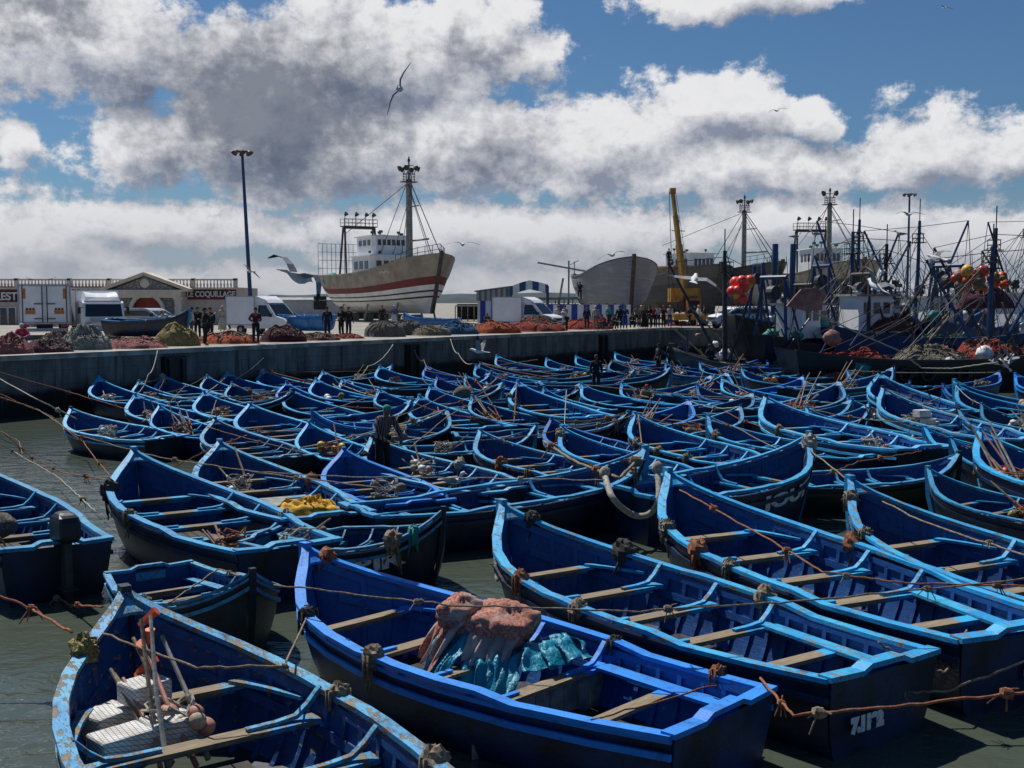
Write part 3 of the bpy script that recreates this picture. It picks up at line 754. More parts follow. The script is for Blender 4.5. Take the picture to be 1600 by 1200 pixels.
mb = MB(); mb.box(((rx(294)+rx(367))/2, -.19, zz(460)), (rx(367)-rx(294), .04, .74)); mb.box((rx(5), -.19, zz(463)), (rx(45)-rx(-35), .04, 1.0)); mb.build('sign_board', M['signdark'], root)
text_obj('LE COQUILLAGE', .70, M['letter'], root, (rx(331), -.23, zz(460)), bold=.018, sx=.82)
text_obj('REST', .95, M['letter'], root, (rx(12), -.23, zz(463.5)), bold=.03)
text_obj('DU PORT', .85, M['letter'], root, (rx(133), -.20, zz(456)), bold=.03)
# porch with pediment
ped = [(rx(170),zz(455)),(rx(302),zz(455)),(rx(302),zz(452.5)),(rx(236),zz(427.5)),(rx(170),zz(452.5))]
mb = MB(); mb.prism([(rx(182),zz(454)),(rx(290),zz(454)),(rx(236),zz(433))], -1.55, .3, 'y'); mb.build('pediment', M['stone'], root)
mb = MB()
for a, b_ in (((rx(168),zz(453.5)),(rx(236),zz(428.5))),((rx(236),zz(428.5)),(rx(304),zz(453.5)))):
    mb.bar((a[0],-.7,a[1]),(b_[0],-.7,b_[1]), 2.3, .28)
mb.box((rx(236),-.7,zz(454.5)), (rx(302)-rx(170), 2.2, .16)); mb.build('gable_cornice', M['stucco2'], root)
mb = MB(); mb.ball((rx(236),-1.56,zz(443)), (.42,.12,.42), 12, 8)
mb.box((rx(236),-.75,zz(460)), (rx(291)-rx(180), 1.9, .62))
for x in (rx(185), rx(287)): mb.box((x,-.75,zz(464)/2), (.6,1.9,zz(464))); mb.box((x,-.75,zz(466)),(.85,2.0,.25))
arc = []; ri, ro, cxa, cza = 1.30, 1.62, rx(238), zz(486)
for i in range(13):
    a = math.pi*i/12; c, s_ = math.cos(a), math.sin(a); arc.append([(cxa+ri*c,-1.6,cza+ri*s_),(cxa+ro*c,-1.6,cza+ro*s_),(cxa+ro*c,-1.2,cza+ro*s_),(cxa+ri*c,-1.2,cza+ri*s_)])
mb.strip(arc)
for s_ in (-1,1): mb.box((cxa+s_*1.46,-1.4,cza/2),(.32,.4,cza))
mb.build('porch_trim', M['stucco2'], root)
mb = MB(); xl, xr = rx(190), rx(282); zt = zz(464)
for (a, b_) in ((xl,cxa-ro+.01),(cxa+ro-.01,xr)): mb.box(((a+b_)/2,-1.15,zt/2),(b_-a,.3,zt))
top = [(cxa+ro*math.cos(math.pi*i/12), cza+ro*math.sin(math.pi*i/12)-.02) for i in range(13)]
for i in range(12):
    (xa,za),(xb,zb) = top[i], top[i+1]; mb.prism([(xa,za),(xa,zt),(xb,zt),(xb,zb)], -1.3, -1.0, 'y')
mb.build('stone_panel', M['stone'], root)
mb = MB(); mb.prism([(cxa-1.3,0.02)]+[(cxa+1.3*math.cos(math.pi*(12-i)/12), cza+1.3*math.sin(math.pi*(12-i)/12)) for i in range(13)]+[(cxa+1.3,.02)], -.9, -.8, 'y'); mb.build('doorway', M['maroon'], root)
for a, b_ in ((-60,-32),(-30,-2),(1,13),(14,26)):
    mb = MB(); mb.box(((rx(a)+rx(b_))/2,-.05,zz(497)),((rx(b_)-rx(a)),.08,1.9)); wd = mb.build('window', M['glass'], root)
    mb = MB()
    for x in (rx(a),rx(b_)): mb.box((x,-.09,zz(497)),(.08,.1,2.0))
    mb.box(((rx(a)+rx(b_))/2,-.09,zz(480)),(rx(b_)-rx(a)-.1,.1,.08)); mb.build('frame', M['whitepaint'], wd)
# vehicles -----------------------------------------------------------
def wheel(root, x, y, r=.36, wd=.22):
    mb = MB(); mb.strip([[(x+rr*math.cos(a),y+h,r+rr*math.sin(a)) for a in [2*math.pi*i/18 for i in range(18)]] for rr, h in ((r*.6,-wd/2),(r*.94,-wd/2),(r,-wd*.3),(r,wd*.3),(r*.94,wd/2),(r*.6,wd/2))])
    wh = mb.build('wheel', M['tyre'], root, smooth=False)
    mb = MB(); mb.strip([[(x+rr*math.cos(a),y+h,r+rr*math.sin(a)) for a in [2*math.pi*i/14 for i in range(14)]] for rr, h in ((r*.3,-wd/2-.01),(r*.62,-wd/2+.02),(r*.62,wd/2-.02),(r*.3,wd/2+.01))]); mb.build('rim', M['chrome'], wh)
def small_van(name, loc, rz, label, cat, box=True, paint_='whitepaint', pickup=False):
    """x forward; 4.6 long, 1.8 wide"""
    root = empty(name, loc, rz, label, cat); w2 = .87
    if box: side = [(-.1,.35),(-.1,1.5),(.75,1.98),(1.35,1.98)] 
    prof = [(-2.2,.42),(-2.2,1.0),(-2.15,1.05)] if box else [(-2.2,.42),(-2.25,1.0),(-2.1,1.9),(-1.7,2.0)] if not pickup else [(-2.2,.42),(-2.25,.95),(-2.0,1.5),(-1.6,1.62)]
    top = 1.95 if not pickup else 1.62
    if box: prof += [(-.15,1.05),(-.15,top-.03),(.05,top)]
    prof += [(.45,top),(.75,top-.06),(1.45,1.16),(2.1,1.02),(2.3,.85),(2.32,.42)]
    mb = MB(); ins = lambda z: w2-(.14*max(0,(z-1.0)) if z > 1 else 0)
    n = len(prof)
    mb.add([(x,ins(z),z) for x,z in prof]+[(x,-ins(z),z) for x,z in prof], [tuple(range(n)), tuple(range(2*n-1,n-1,-1))]+[(i,n+i,n+(i+1)%n,(i+1)%n) for i in range(n)])
    mb.build('body', M[paint_], root)
    mb = MB(); a, b_ = (.78,top-.09), (1.43,1.19)
    mb.add([(a[0]+.012,-w2+.2,a[1]),(a[0]+.012,w2-.2,a[1]),(b_[0]+.015,w2-.09,b_[1]),(b_[0]+.015,-w2+.09,b_[1])], [(0,1,2,3)])
    mb.build('windscreen', M['glass'], root, fix=False)
    for s_ in (-1,1):
        mb = MB(); q = [(.0,1.12),(.0,top-.14),(.62,top-.14),(1.2,1.15)]
        if not box: q[0] = (-1.9,1.15); q[1] = (-1.85,top-.16)
        mb.add([(x,s_*(ins(z)+.012),z) for x,z in q], [(0,1,2,3) if s_ > 0 else (3,2,1,0)]); mb.build('side_window', M['glass'], root, fix=False)
        mb = MB(); mb.box((2.30,s_*.62,.82),(.08,.34,.2)); mb.build('headlight', M['chrome'], root)
        mb = MB(); mb.box((1.15,s_*(w2+.12),1.22),(.1,.2,.2)); mb.build('mirror', M['black'], root)
        for x in (-1.4,1.5): wheel(root, x, s_*(w2-.08), .34)
    mb = MB(); mb.box((2.33,0,.80),(.05,.8,.2)); mb.box((2.33,0,.5),(.1,1.7,.2)); mb.build('grille', M['black'], root)
    mb = MB(); mb.box((2.40,0,.5),(.01,.5,.11)); mb.build('number_plate', M['letter'], root)
    if box:
        mb = MB(); mb.box((-1.3,0,1.48),(2.4,2.0,1.75)); mb.build('cargo_box', M[paint_], root)
        mb = MB()
        for s_ in (-1,1):
            for z in (.63,2.34): mb.box((-1.3,s_*1.01,z),(2.42,.04,.06))
            for x in (-2.49,-.11): mb.box((x,s_*1.01,1.48),(.05,.045,1.75))
        mb.build('box_trim', M['greypaint'], root)
        mb = MB(); mb.strip([[(-.1,-.85,1.9),(-.1,.85,1.9),(-.1,.85,2.36),(-.1,-.85,2.36)],[(.5,-.8,1.96),(.5,.8,1.96),(.5,.7,2.15),(.5,-.7,2.15)],[(.75,-.7,1.93),(.75,.7,1.93),(.75,.6,1.96),(.75,-.6,1.96)]]); mb.build('wind_deflector', M[paint_], root)
    return root
small_van('white_van', pin(418,68), R(-32), 'white box van parked behind the maroon net heap, facing right', 'van')
small_van('white_van', pin(828,79), R(-30), 'white box van parked behind the red net heaps by the striped shed', 'van')
small_van('parked_car', pin(1156,84), R(196), 'white car with a red door badge parked beside the grey hulls', 'car', box=False, pickup=True)
c_ = small_van('parked_car', pin(228,70), R(-20), 'pale blue car mostly hidden behind the dark boat by the restaurant', 'car', box=False, paint_='greypaint', pickup=True)
# big truck seen from the rear
root = empty('lorry', pin(70,60), R(114), 'tall white refrigerated lorry showing its closed rear doors with orange hazard plates', 'truck')
W2 = 1.30; Hh = zat(444,60)-ZD
mb = MB(); mb.box((4.3,0,(Hh+.85)/2),(7.4,2*W2,Hh-.85)); mb.build('cargo_box', M['whitepaint'], root)
for s_ in (-1,1):
    mb = MB(); mb.box((.57,s_*.64,(Hh+.85)/2),(.06,1.2,Hh-1.05)); d_ = mb.build('rear_door', M['whitepaint'], root)
    mb = MB()
    for y in (.12,1.1): mb.tube([(.51,s_*y,.9),(.51,s_*y,Hh-.08)], .025, 6)
    for z in (1.1,1.9): mb.box((.5,s_*.3,z),(.06,.45,.05))
    mb.build('lock_bar', M['dark'], d_)
    mb = MB(); mb.box((.53,s_*.72,1.45),(.01,.5,.20)); mb.build('hazard_plate', M['amber'], d_)
    mb = MB()
    for y in (.5,.66,.82): mb.box((.52,s_*(y+.06),1.62),(.012,.11,.11))
    mb.build('pictogram', M['signblack'], d_)
    mb = MB(); mb.box((.53,s_*1.0,2.45),(.01,.14,.55)); mb.build('vertical_label', M['amber'], d_)
    mb = MB(); mb.box((.5,s_*1.0,.72),(.08,.4,.14)); mb.build('tail_light', M['redlens'], root)
    for x in (1.8,2.9,7.2): wheel(root, x, s_*1.05, .45, .28)
mb = MB()
for s_ in (-1,1): mb.box((.56,s_*(W2),(Hh+.85)/2),(.1,.06,Hh-.85))
mb.box((.56,0,.86),(.12,2.6,.1)); mb.box((.56,0,Hh-.03),(.12,2.6,.08)); mb.box((.7,0,.5),(.1,2.3,.18)); mb.build('rear_frame', M['greypaint'], root)
mb = MB(); mb.box((5,0,.7),(8,.8,.25)); mb.build('chassis', M['black'], root)
mb = MB(); mb.box((9.2,0,1.6),(1.8,2.3,2.2)); mb.build('cab', M['whitepaint'], root)
# cab-over truck facing the camera
root = empty('lorry', pin(161,62), R(-60), 'white box lorry facing the water with a dark windscreen and domed wind deflector', 'truck')
W2 = 1.08
mb = MB(); prof = [(-1.6,.5),(-1.6,2.05),(-.2,2.05),(.0,1.95),(.22,1.2),(.26,.5)]
n = len(prof); mb.add([(x,W2,z) for x,z in prof]+[(x,-W2,z) for x,z in prof], [tuple(range(n)), tuple(range(2*n-1,n-1,-1))]+[(i,n+i,n+(i+1)%n,(i+1)%n) for i in range(n)]); mb.build('cab', M['whitepaint'], root)
mb = MB(); mb.add([(.035,-.93,1.88),(.035,.93,1.88),(.235,.98,1.2),(.235,-.98,1.2)], [(0,1,2,3)]); mb.build('windscreen', M['glass'], root, fix=False)
mb = MB(); rings = []
for i in range(7):
    x = -1.2+1.1*i/6; h = .50*math.cos(math.pi/2*(i/6))**.6+.02; rings.append([(x,-.98,2.06),(x,.98,2.06),(x,.86,2.06+h),(x,.3,2.06+h*.86),(x,-.3,2.06+h*.86),(x,-.86,2.06+h)])
mb.strip(rings); mb.build('wind_deflector', M['whitepaint'], root, smooth=False)
mb = MB(); mb.box((-3.6,0,1.65),(3.9,2.35,2.0)); mb.build('cargo_box', M['whitepaint'], root)
mb = MB(); mb.box((-1.64,0,2.66),(.05,2.37,.06)); mb.box((-1.64,1.18,1.65),(.06,.05,2.)); mb.box((-1.64,-1.18,1.65),(.06,.05,2.)); mb.build('box_trim', M['greypaint'], root)
mb = MB(); mb.box((.29,0,1.0),(.04,1.5,.22)); mb.box((.3,0,.55),(.12,2.2,.3)); mb.build('bumper', M['greypaint'], root)
for s_ in (-1,1):
    mb = MB(); mb.box((.31,s_*.82,.8),(.06,.32,.18)); mb.build('headlight', M['chrome'], root)
    mb = MB(); mb.box((.15,s_*1.28,1.55),(.08,.16,.36)); mb.bar((.1,s_*1.08,1.7),(.15,s_*1.25,1.7),.03,.03); mb.build('mirror', M['black'], root)
    for x in (-.7,-3.9): wheel(root, x, s_*.9, .40, .25)
# floodlight masts
def flood_mast(px, D, ytop, lean, n, label, r=.19):
    b_ = pin(px, D); h = zat(ytop, D)-ZD; root = empty('floodlight_mast', b_, 0, label, 'lamp post', 'floodlight masts on the quay')
    mb = MB(); top = Vector((lean*h,0,h)); mb.tube([(0,0,0),top*.5,top], [r,r*.85,r*.62], 12); mb.build('pole', M['bluepaint'], root, smooth=False)
    mb = MB(); mb.strip([[(top.x+.62*math.cos(a)*q,.62*math.sin(a)*q,top.z+e) for a in [2*math.pi*i/10 for i in range(10)]] for q, e in ((.2,-.1),(.9,.02),(.9,.1),(.2,.05))]); mb.build('lamp_ring', M['dark'], root)
    for i in range(n):
        a = 2*math.pi*i/n+.3; c = Vector((top.x+.72*math.cos(a), .72*math.sin(a), top.z+.02)); mb = MB()
        d_ = Vector((math.cos(a),math.sin(a),-.9)).normalized()
        mb.tube([c-d_*.1, c+d_*.2], [.11,.23], 8); l_ = mb.build('floodlight', M['dark'], root)
    return root
flood_mast(393, 99, 238, -.04, 8, 'tall blue floodlight mast rising beside the restaurant')
flood_mast(1417, 150, 304, 0, 6, 'slimmer blue floodlight mast rising behind the trawlers')
# hills and shoreline
rr = random.Random(8)
mb = MB(); ring0 = []; ring1 = []
for i in range(181):
    x = -1500+i*30; y = 1900
    h = 14+9*NZ.noise(Vector((x*.0016,1.3,0)))+4*NZ.noise(Vector((x*.01,4,0)))+2.0*rr.random()
    if x < -420: h *= .5
    ring0.append((x,y,0)); ring1.append((x,y+60,max(3,h)))
ring2 = [(x,y+500,4) for x,y,z in ring1]
mb.grid([ring0,ring1,ring2]); M['hill'] = simple('scrub_hillside', (.055,.085,.10), (.035,.055,.065), .02, .95, .1, world=True)
tag(mb.build('distant_hills', M['hill'], fix=False), kind='structure')
# sheds
def stripes(name, a, b_, w_, axis=0, rough=.7):
    def fn(N, bb):
        s_ = N.new('ShaderNodeSeparateXYZ'); N.l.new(OBJ(N), s_.inputs[0])
        m_ = N.math('PINGPONG', s_.outputs[axis], w_); st = N.ramp(m_, w_*.5-.01, w_*.5+.01)
        c = N.mix(st, a, b_); c = N.mix(N.ramp(N.noise(OBJ(N), 3, 5, .6), .5, .8, 0, .4), c, (.12,.11,.10))
        N.set(bb, 'Base Color', c)
    return mat(name, fn, rough=rough)
M['bluestripe'] = stripes('blue_and_white_stripes', (.66,.68,.72), (.015,.05,.30), .52)
M['corrug'] = stripes('weathered_corrugated_sheet', (.36,.37,.38), (.15,.16,.18), .26)
M['awning'] = stripes('striped_awning', (.60,.68,.72), (.01,.07,.20), .62)
M['roof'] = simple('dusty_tin_roof', (.34,.36,.38), (.2,.2,.2), 1.2, .8, .2)
D = 108; root = empty('striped_shed', pin(746,D), 0, 'shed of corrugated sheet over blue and white stripes with a curved striped awning', 'shed'); kx = lambda px: (px-746)*D/F; kz = lambda py: zat(py,D)-ZD
mb = MB(); mb.box((kx(800)/2+.0,2,kz(470)/2),(kx(800),4,kz(470))); mb.build('wall', M['bluestripe'], root)
mb = MB(); mb.add([(-.1,-.05,kz(470)),(kx(800),-.05,kz(470)),(kx(800),-.05,kz(449)),(-.1,-.05,kz(456)),(-.1,4,kz(470)),(kx(800),4,kz(470)),(kx(800),4,kz(449)),(-.1,4,kz(456))],[(0,1,2,3),(7,6,5,4),(0,3,7,4),(1,5,6,2),(3,2,6,7)]); mb.build('upper_wall', M['corrug'], root)
mb = MB(); mb.bar((-.3,2,kz(455)),(kx(805),2,kz(446.5)),4.4,.10); mb.build('roof', M['roof'], root)
arc = [(kx(796),kz(452)),(kx(804),kz(447)),(kx(815),kz(443)),(kx(827),kz(440)),(kx(842),kz(443)),(kx(856),kz(447))]
mb = MB(); mb.strip([[(x,-.4,z),(x,3.6,z),(x,3.6,z+.08),(x,-.4,z+.08)] for x,z in arc]); mb.build('awning_roof', M['roof'], root)
mb = MB(); mb.strip([[(x,-.45,z-.75),(x,-.38,z-.75),(x,-.38,z+.12),(x,-.45,z+.12)] for x,z in arc]); mb.build('awning_valance', M['awning'], root)
mb = MB()
for x in (kx(798),kx(856)):
    for y in (-.3,3.5): mb.tube([(x,y,0),(x,y,kz(447))], .08, 8)
mb.build('posts', M['bluepaint'], root)
D = 96; root = empty('striped_fence', pin(850,D), 0, 'long blue and white striped board fence in front of the grey hulls', 'fence'); kx = lambda px: (px-850)*D/F
mb = MB(); mb.box((kx(985)/2,0,.9),(kx(985),.08,1.75)); mb.build('boards', M['bluestripe'], root)
mb = MB()
for i in range(12): mb.box((kx(985)*i/11,.1,.95),(.1,.1,1.9))
mb.build('posts', M['dark'], root)
D = 112; root = empty('low_shed', pin(840,D), 0, 'low open shed with a pale tin roof right of the striped awning', 'shed'); kx = lambda px: (px-840)*D/F
mb = MB(); mb.bar((0,1.5,zat(467,D)-ZD),(kx(908),1.5,zat(466,D)-ZD),5,.25); mb.build('roof', M['roof'], root)
mb = MB(); mb.box((kx(908)/2,3.5,.9),(kx(908),.1,1.8)); mb.build('wall', M['dark'], root)
mb = MB()
for i in range(6): mb.tube([(kx(908)*i/5,-.6,0),(kx(908)*i/5,-.6,2.3)],.06,6)
mb.build('posts', M['greywood'], root)
D = 135; root = empty('white_warehouse', pin(420,D), 0, 'long low white warehouse behind the quay, below the beached red striped ship', 'building'); kx = lambda px: (px-420)*D/F; kz = lambda py: zat(py,D)-ZD
mb = MB(); mb.box((kx(610)/2,5,kz(470)/2),(kx(610),10,kz(470))); mb.build('wall', M['greypaint'], root)
mb = MB(); mb.strip([[(0,-.3,kz(470)),(kx(610),-.3,kz(470)),(kx(610),5,kz(466)),(0,5,kz(466))],[(0,-.3,kz(470)+.12),(kx(610),-.3,kz(470)+.12),(kx(610),5,kz(466)+.12),(0,5,kz(466)+.12)]]); mb.build('roof', M['roof'], root)
for px, wd, h in ((500,20,1.6),(545,14,1.4),(566,16,2.6),(585,14,2.6)):
    mb = MB(); mb.box((kx(px),-.03,(1.1 if h < 2 else 0)+h/2),(wd*D/F,.08,h)); mb.build('window' if h < 2 else 'doorway', M['signblack'], root)
D = 118; root = empty('dark_shelter', pin(712,D), 0, 'dark open market shelter with a flat pale roof right of the red striped ship', 'shed'); kx = lambda px: (px-712)*D/F
mb = MB(); mb.box((kx(770)/2,1,zat(478,D)-ZD),(kx(770),4,.14)); mb.build('roof', M['roof'], root)
mb = MB(); mb.box((kx(770)/2,2.9,.95),(kx(770),.1,1.7)); mb.build('wall', M['signblack'], root)
mb = MB()
for i in range(7): mb.tube([(kx(770)*i/6,-.9,0),(kx(770)*i/6,-.9,zat(479,D)-ZD)],.06,6)
mb.build('posts', M['greywood'], root)
# boats ashore
def ashore(var, px, D, z, rz, sc, label, val=1., wear=.3, tilt=0):
    o = copy_tree(PROTO.setdefault((var, False, False), [None])[0]) if (var,False,False) in PROTO and PROTO[(var,False,False)][0] else make_boat(var); o.location = pin(px,D)+Vector((0,0,z)); o.rotation_euler = (tilt,0,rz); o.scale = (sc,sc,sc*1.1)
    setcol(o, (val,wear,rnd.random(),1)); tag(o, label, 'rowing boat', 'rowing boats standing ashore on the quay'); return o
ashore('worn', 172, 59, .45, R(-18), .78, 'dark blue boat ashore in front of the white lorry, high bow to the right', .7, .1, .05)
ashore('sky', 512, 66, .55, R(150), .8, 'bright blue boat ashore beside the white van, high bow to the left', 1.3, .2)
ashore('sky', 716, 78, .35, R(172), .62, 'faded light blue boat ashore under the beached red striped ship', 1.2, .4)
# heaps of nets --------------------------------------------------------
def netmat(name, ca, cb_, cc):
    def fn(N, b):
        v = OBJ(N); oi = N.new('ShaderNodeObjectInfo').outputs['Random']
        o_ = N.new('ShaderNodeCombineXYZ'); N.set(o_, 0, N.math('MULTIPLY', oi, 30.)); v = N.vmath('ADD', v, o_.outputs[0])
        w_ = N.vmath('ADD', v, N.vmath('MULTIPLY', N.noise(v, 2.2, 3, out='Color'), (.9,.9,.9)))
        f = N.noise(N.mapping(w_, scale=(1,1,3)), 5, 7, .75)
        c = N.mix(N.ramp(f, .38, .52), cb_, ca); c = N.mix(N.ramp(f, .60, .72, 0, .8), c, cc)
        wv = N.new('ShaderNodeTexWave'); N.set(wv, 'Vector', w_); wv.inputs['Scale'].default_value = 7; wv.inputs['Distortion'].default_value = 9; wv.inputs['Detail'].default_value = 3
        c = N.mix(N.ramp(wv.outputs['Fac'], .0, .35, .75, 0), c, tuple(q*.25 for q in cb_))
        N.set(b, 'Base Color', c); bumpn(N, b, N.math('ADD', f, N.math('MULTIPLY', wv.outputs['Fac'], .5)), 1., .12)
    return mat(name, fn, rough=.95)
NETC = {'red': ((.62,.09,.07),(.34,.035,.04),(.70,.26,.18)), 'orange': ((.80,.15,.05),(.45,.06,.03),(.75,.40,.26)), 'pink': ((.60,.24,.22),(.34,.11,.13),(.68,.45,.38)),
 'maroon': ((.13,.015,.035),(.06,.01,.02),(.38,.2,.15)), 'white': ((.60,.64,.58),(.10,.20,.17),(.74,.74,.68)), 'yellow': ((.62,.52,.20),(.36,.28,.12),(.66,.62,.42)), 'purple': ((.22,.07,.10),(.05,.03,.12),(.5,.35,.28)),
 'grey': ((.30,.27,.24),(.17,.15,.14),(.42,.39,.34)), 'beige': ((.42,.38,.28),(.24,.2,.15),(.5,.46,.36)), 'blue': ((.05,.22,.45),(.03,.08,.22),(.55,.55,.50)), 'teal': ((.02,.22,.20),(.01,.08,.09),(.2,.5,.45)), 'rust': ((.26,.10,.07),(.11,.05,.04),(.48,.36,.28))}
for k_, v_ in NETC.items(): M['net_'+k_] = netmat('fishing_net_'+k_, *v_)
M['cork'] = simple('net_corks', (.5,.42,.3), (.3,.22,.15), 10, .9)
def heap(loc, wx, wy, h, col, seed, label, cat='fishing net', group=None, corks=10, strands=26, rz=0, lump=.42, parent=None, round_=1.):
    rr = random.Random(seed); o_ = Vector((seed*3.1,seed*1.7,0))
    def hf(u, v):
        q = Vector((u*1.8,v*1.8,0))+o_; n_ = NZ.fractal(q, 1., 2., 4); fold = abs(NZ.noise(q*2.2+Vector((5,1,0))))
        r_ = math.sqrt(u*u+v*v)+.14*NZ.noise(Vector((math.atan2(v,u)*1.4,seed,0)))
        r_ = max(r_,0.); b_ = max(0., 1-r_**(2.1*round_))**(.55)
        return max(0., h*b_*(1+lump*n_-lump*.9*fold+.1)), r_
    root = empty('net_heap', loc, rz, label, cat, group); n = 26; rings = []
    for i in range(n+1):
        row = []
        for j in range(36):
            a = 2*math.pi*j/36; r_ = i/n*1.04; u, v = r_*math.cos(a), r_*math.sin(a); z, _ = hf(u,v)
            row.append((u*wx/2+ .06*NZ.noise(Vector((u*6,v*6,seed))), v*wy/2, z if i < n else -.02))
        rings.append(row)
    mb = MB(); mb.strip(rings, cap=False); mb.build('net', M['net_'+col], root, smooth=True, fix=False)
    mb = MB()
    for s_ in range(strands):
        a = rr.uniform(0,6.28); u, v = .8*math.cos(a)*rr.random(), .8*math.sin(a)*rr.random(); d_ = rr.uniform(0,6.28); pts = []
        for k_ in range(9):
            z, r_ = hf(u,v)
            if r_ > 1: break
            pts.append((u*wx/2,v*wy/2,z+.02)); d_ += rr.uniform(-.7,.7); u += .09*math.cos(d_); v += .09*math.sin(d_)
        if len(pts) > 2: mb.tube(pts, rr.uniform(.018,.04)*max(1,h*.6), 4)
    if mb.v: mb.build('strands', M['net_'+rr.choice([col,col,'beige' if col != 'maroon' else 'maroon'])], root)
    if corks:
        mb = MB()
        nc = int(corks*2.2); ln = []
        for s_ in range(nc):
            a = math.pi*(1+(s_+rr.random())/nc); r_ = rr.uniform(.45,.97); u, v = r_*math.cos(a), r_*math.sin(a); z, _ = hf(u,v)
            ln.append((u*wx/2,v*wy/2,z+.02)); mb.ball(ln[-1], (rr.uniform(.035,.06),.035,.03), 6, 4)
        mb.tube(ln, .008, 4); mb.build('cork_line', M['cork'], root)
    return root
edgey = lambda px: 557-px*.0433
for i, (a, b_, yt, up, col, lab, kw) in enumerate([
 (-14,42,526,3,'pink','pinkish net heap at the left end of the quay edge',{}),(46,104,529,3,'purple','low purple and pink net heap between the pink heap and the white one',{}),
 (66,112,520,8,'pink','pale pink net mound behind the purple heap',dict(corks=3)),(103,163,512,5,'white','round heap of white and green net left of the crimson sheets',dict(corks=22,strands=40)),
 (162,248,527,4,'pink','long crimson pink net pile sloping down towards the yellow one',dict(round_=.8)),(247,303,508,5,'yellow','tall rounded yellowish net bale on the quay edge',dict(corks=0,lump=.22,strands=24)),
 (318,394,520,5,'orange','bright orange net heap beside the man with the camera',dict(strands=40)),(413,470,510,4,'maroon','dark maroon net heap in front of the white van',dict(corks=12,lump=.15)),
 (470,523,520,4,'rust','low rust coloured net heap right of the maroon one',dict(corks=20)),(514,562,522,5,'red','low red net pile in front of the men by the blue boat ashore',{}),
 (576,626,503,5,'grey','large grey brown net bale, left of two',dict(corks=0,lump=.10,round_=1.6)),(619,657,502,6,'grey','smaller grey net bale touching the large one',dict(corks=0,lump=.12,round_=1.6)),
 (648,698,508,4,'beige','sagging beige net heap beside the grey bales',dict(lump=.2)),(688,742,504,4,'blue','heap of blue and white plastic sheeting on the quay edge',dict(corks=8,strands=24)),
 (741,806,503,3,'orange','orange red net heap right of the blue sheeting',dict(corks=14)),(801,875,499,3,'red','pointed red net heap in front of the white box van',dict(strands=40)),
 (878,948,498,3,'red','broad smooth red net heap left of the crouching men',dict(lump=.2)),(1045,1080,503,2,'red','flat scrap of red net near the quay corner',{})]):
    yb = edgey((a+b_)/2)-up; Dn = (HC-ZD)*F/(yb-472); wx = (b_-a)*Dn/F*1.28; h = (yb-yt)*Dn/F
    c = pin((a+b_)/2, Dn+wx*.22); heap(c, wx, min(wx*.75,3.2), max(h,.2)*.92, col, i+3, lab, group='net heaps along the quay edge', rz=math.atan2(dirw.y,dirw.x)*.0, **kw)
# ---------------------------------------------------------------- ships
SHB = [(0,.62),(.08,.76),(.2,.90),(.35,.98),(.55,1.),(.7,.97),(.8,.90),(.88,.76),(.94,.56),(.98,.31),(1,.035)]
SSY = [1,.99,.97,.95,.915,.875,.85,.835,.795,.775,.66,.42,.03]; SSZ = [0,.09,.18,.27,.36,.50,.59,.62,.69,.72,.83,.94,1.]
def shipp(L, B, H, t, s, side=1, bowrise=.42, sternrise=.16, tuck=.45, inset=0):
    i = min(int(s), 11); k = s-i; fy = SSY[i]+(SSY[i+1]-SSY[i])*k; fz = SSZ[i]+(SSZ[i+1]-SSZ[i])*k
    hb = interp(t, SHB)*B/2
    rz = H*(1+bowrise*max(0,(t-.45)/.55)**2+sternrise*max(0,(.35-t)/.35)**2)
    kz = H*tuck*max(0,(.22-t)/.22)**1.3
    fy = fy**(1+2.2*max(0,(t-.6)/.4)) ; fy = fy**(1+1.0*max(0,(.3-t)/.3))
    z = rz+(kz-rz)*fz; x = t*L-(.075*L*fz*max(0,(t-.6)/.4)**2)+.04*L*fz*max(0,(.2-t)/.2)
    return Vector((x, max(.02,hb*fy-inset)*side, z))
TSS = [0,.04,.08,.14,.2,.28,.36,.45,.55,.63,.7,.76,.82,.87,.91,.945,.97,.99,1]
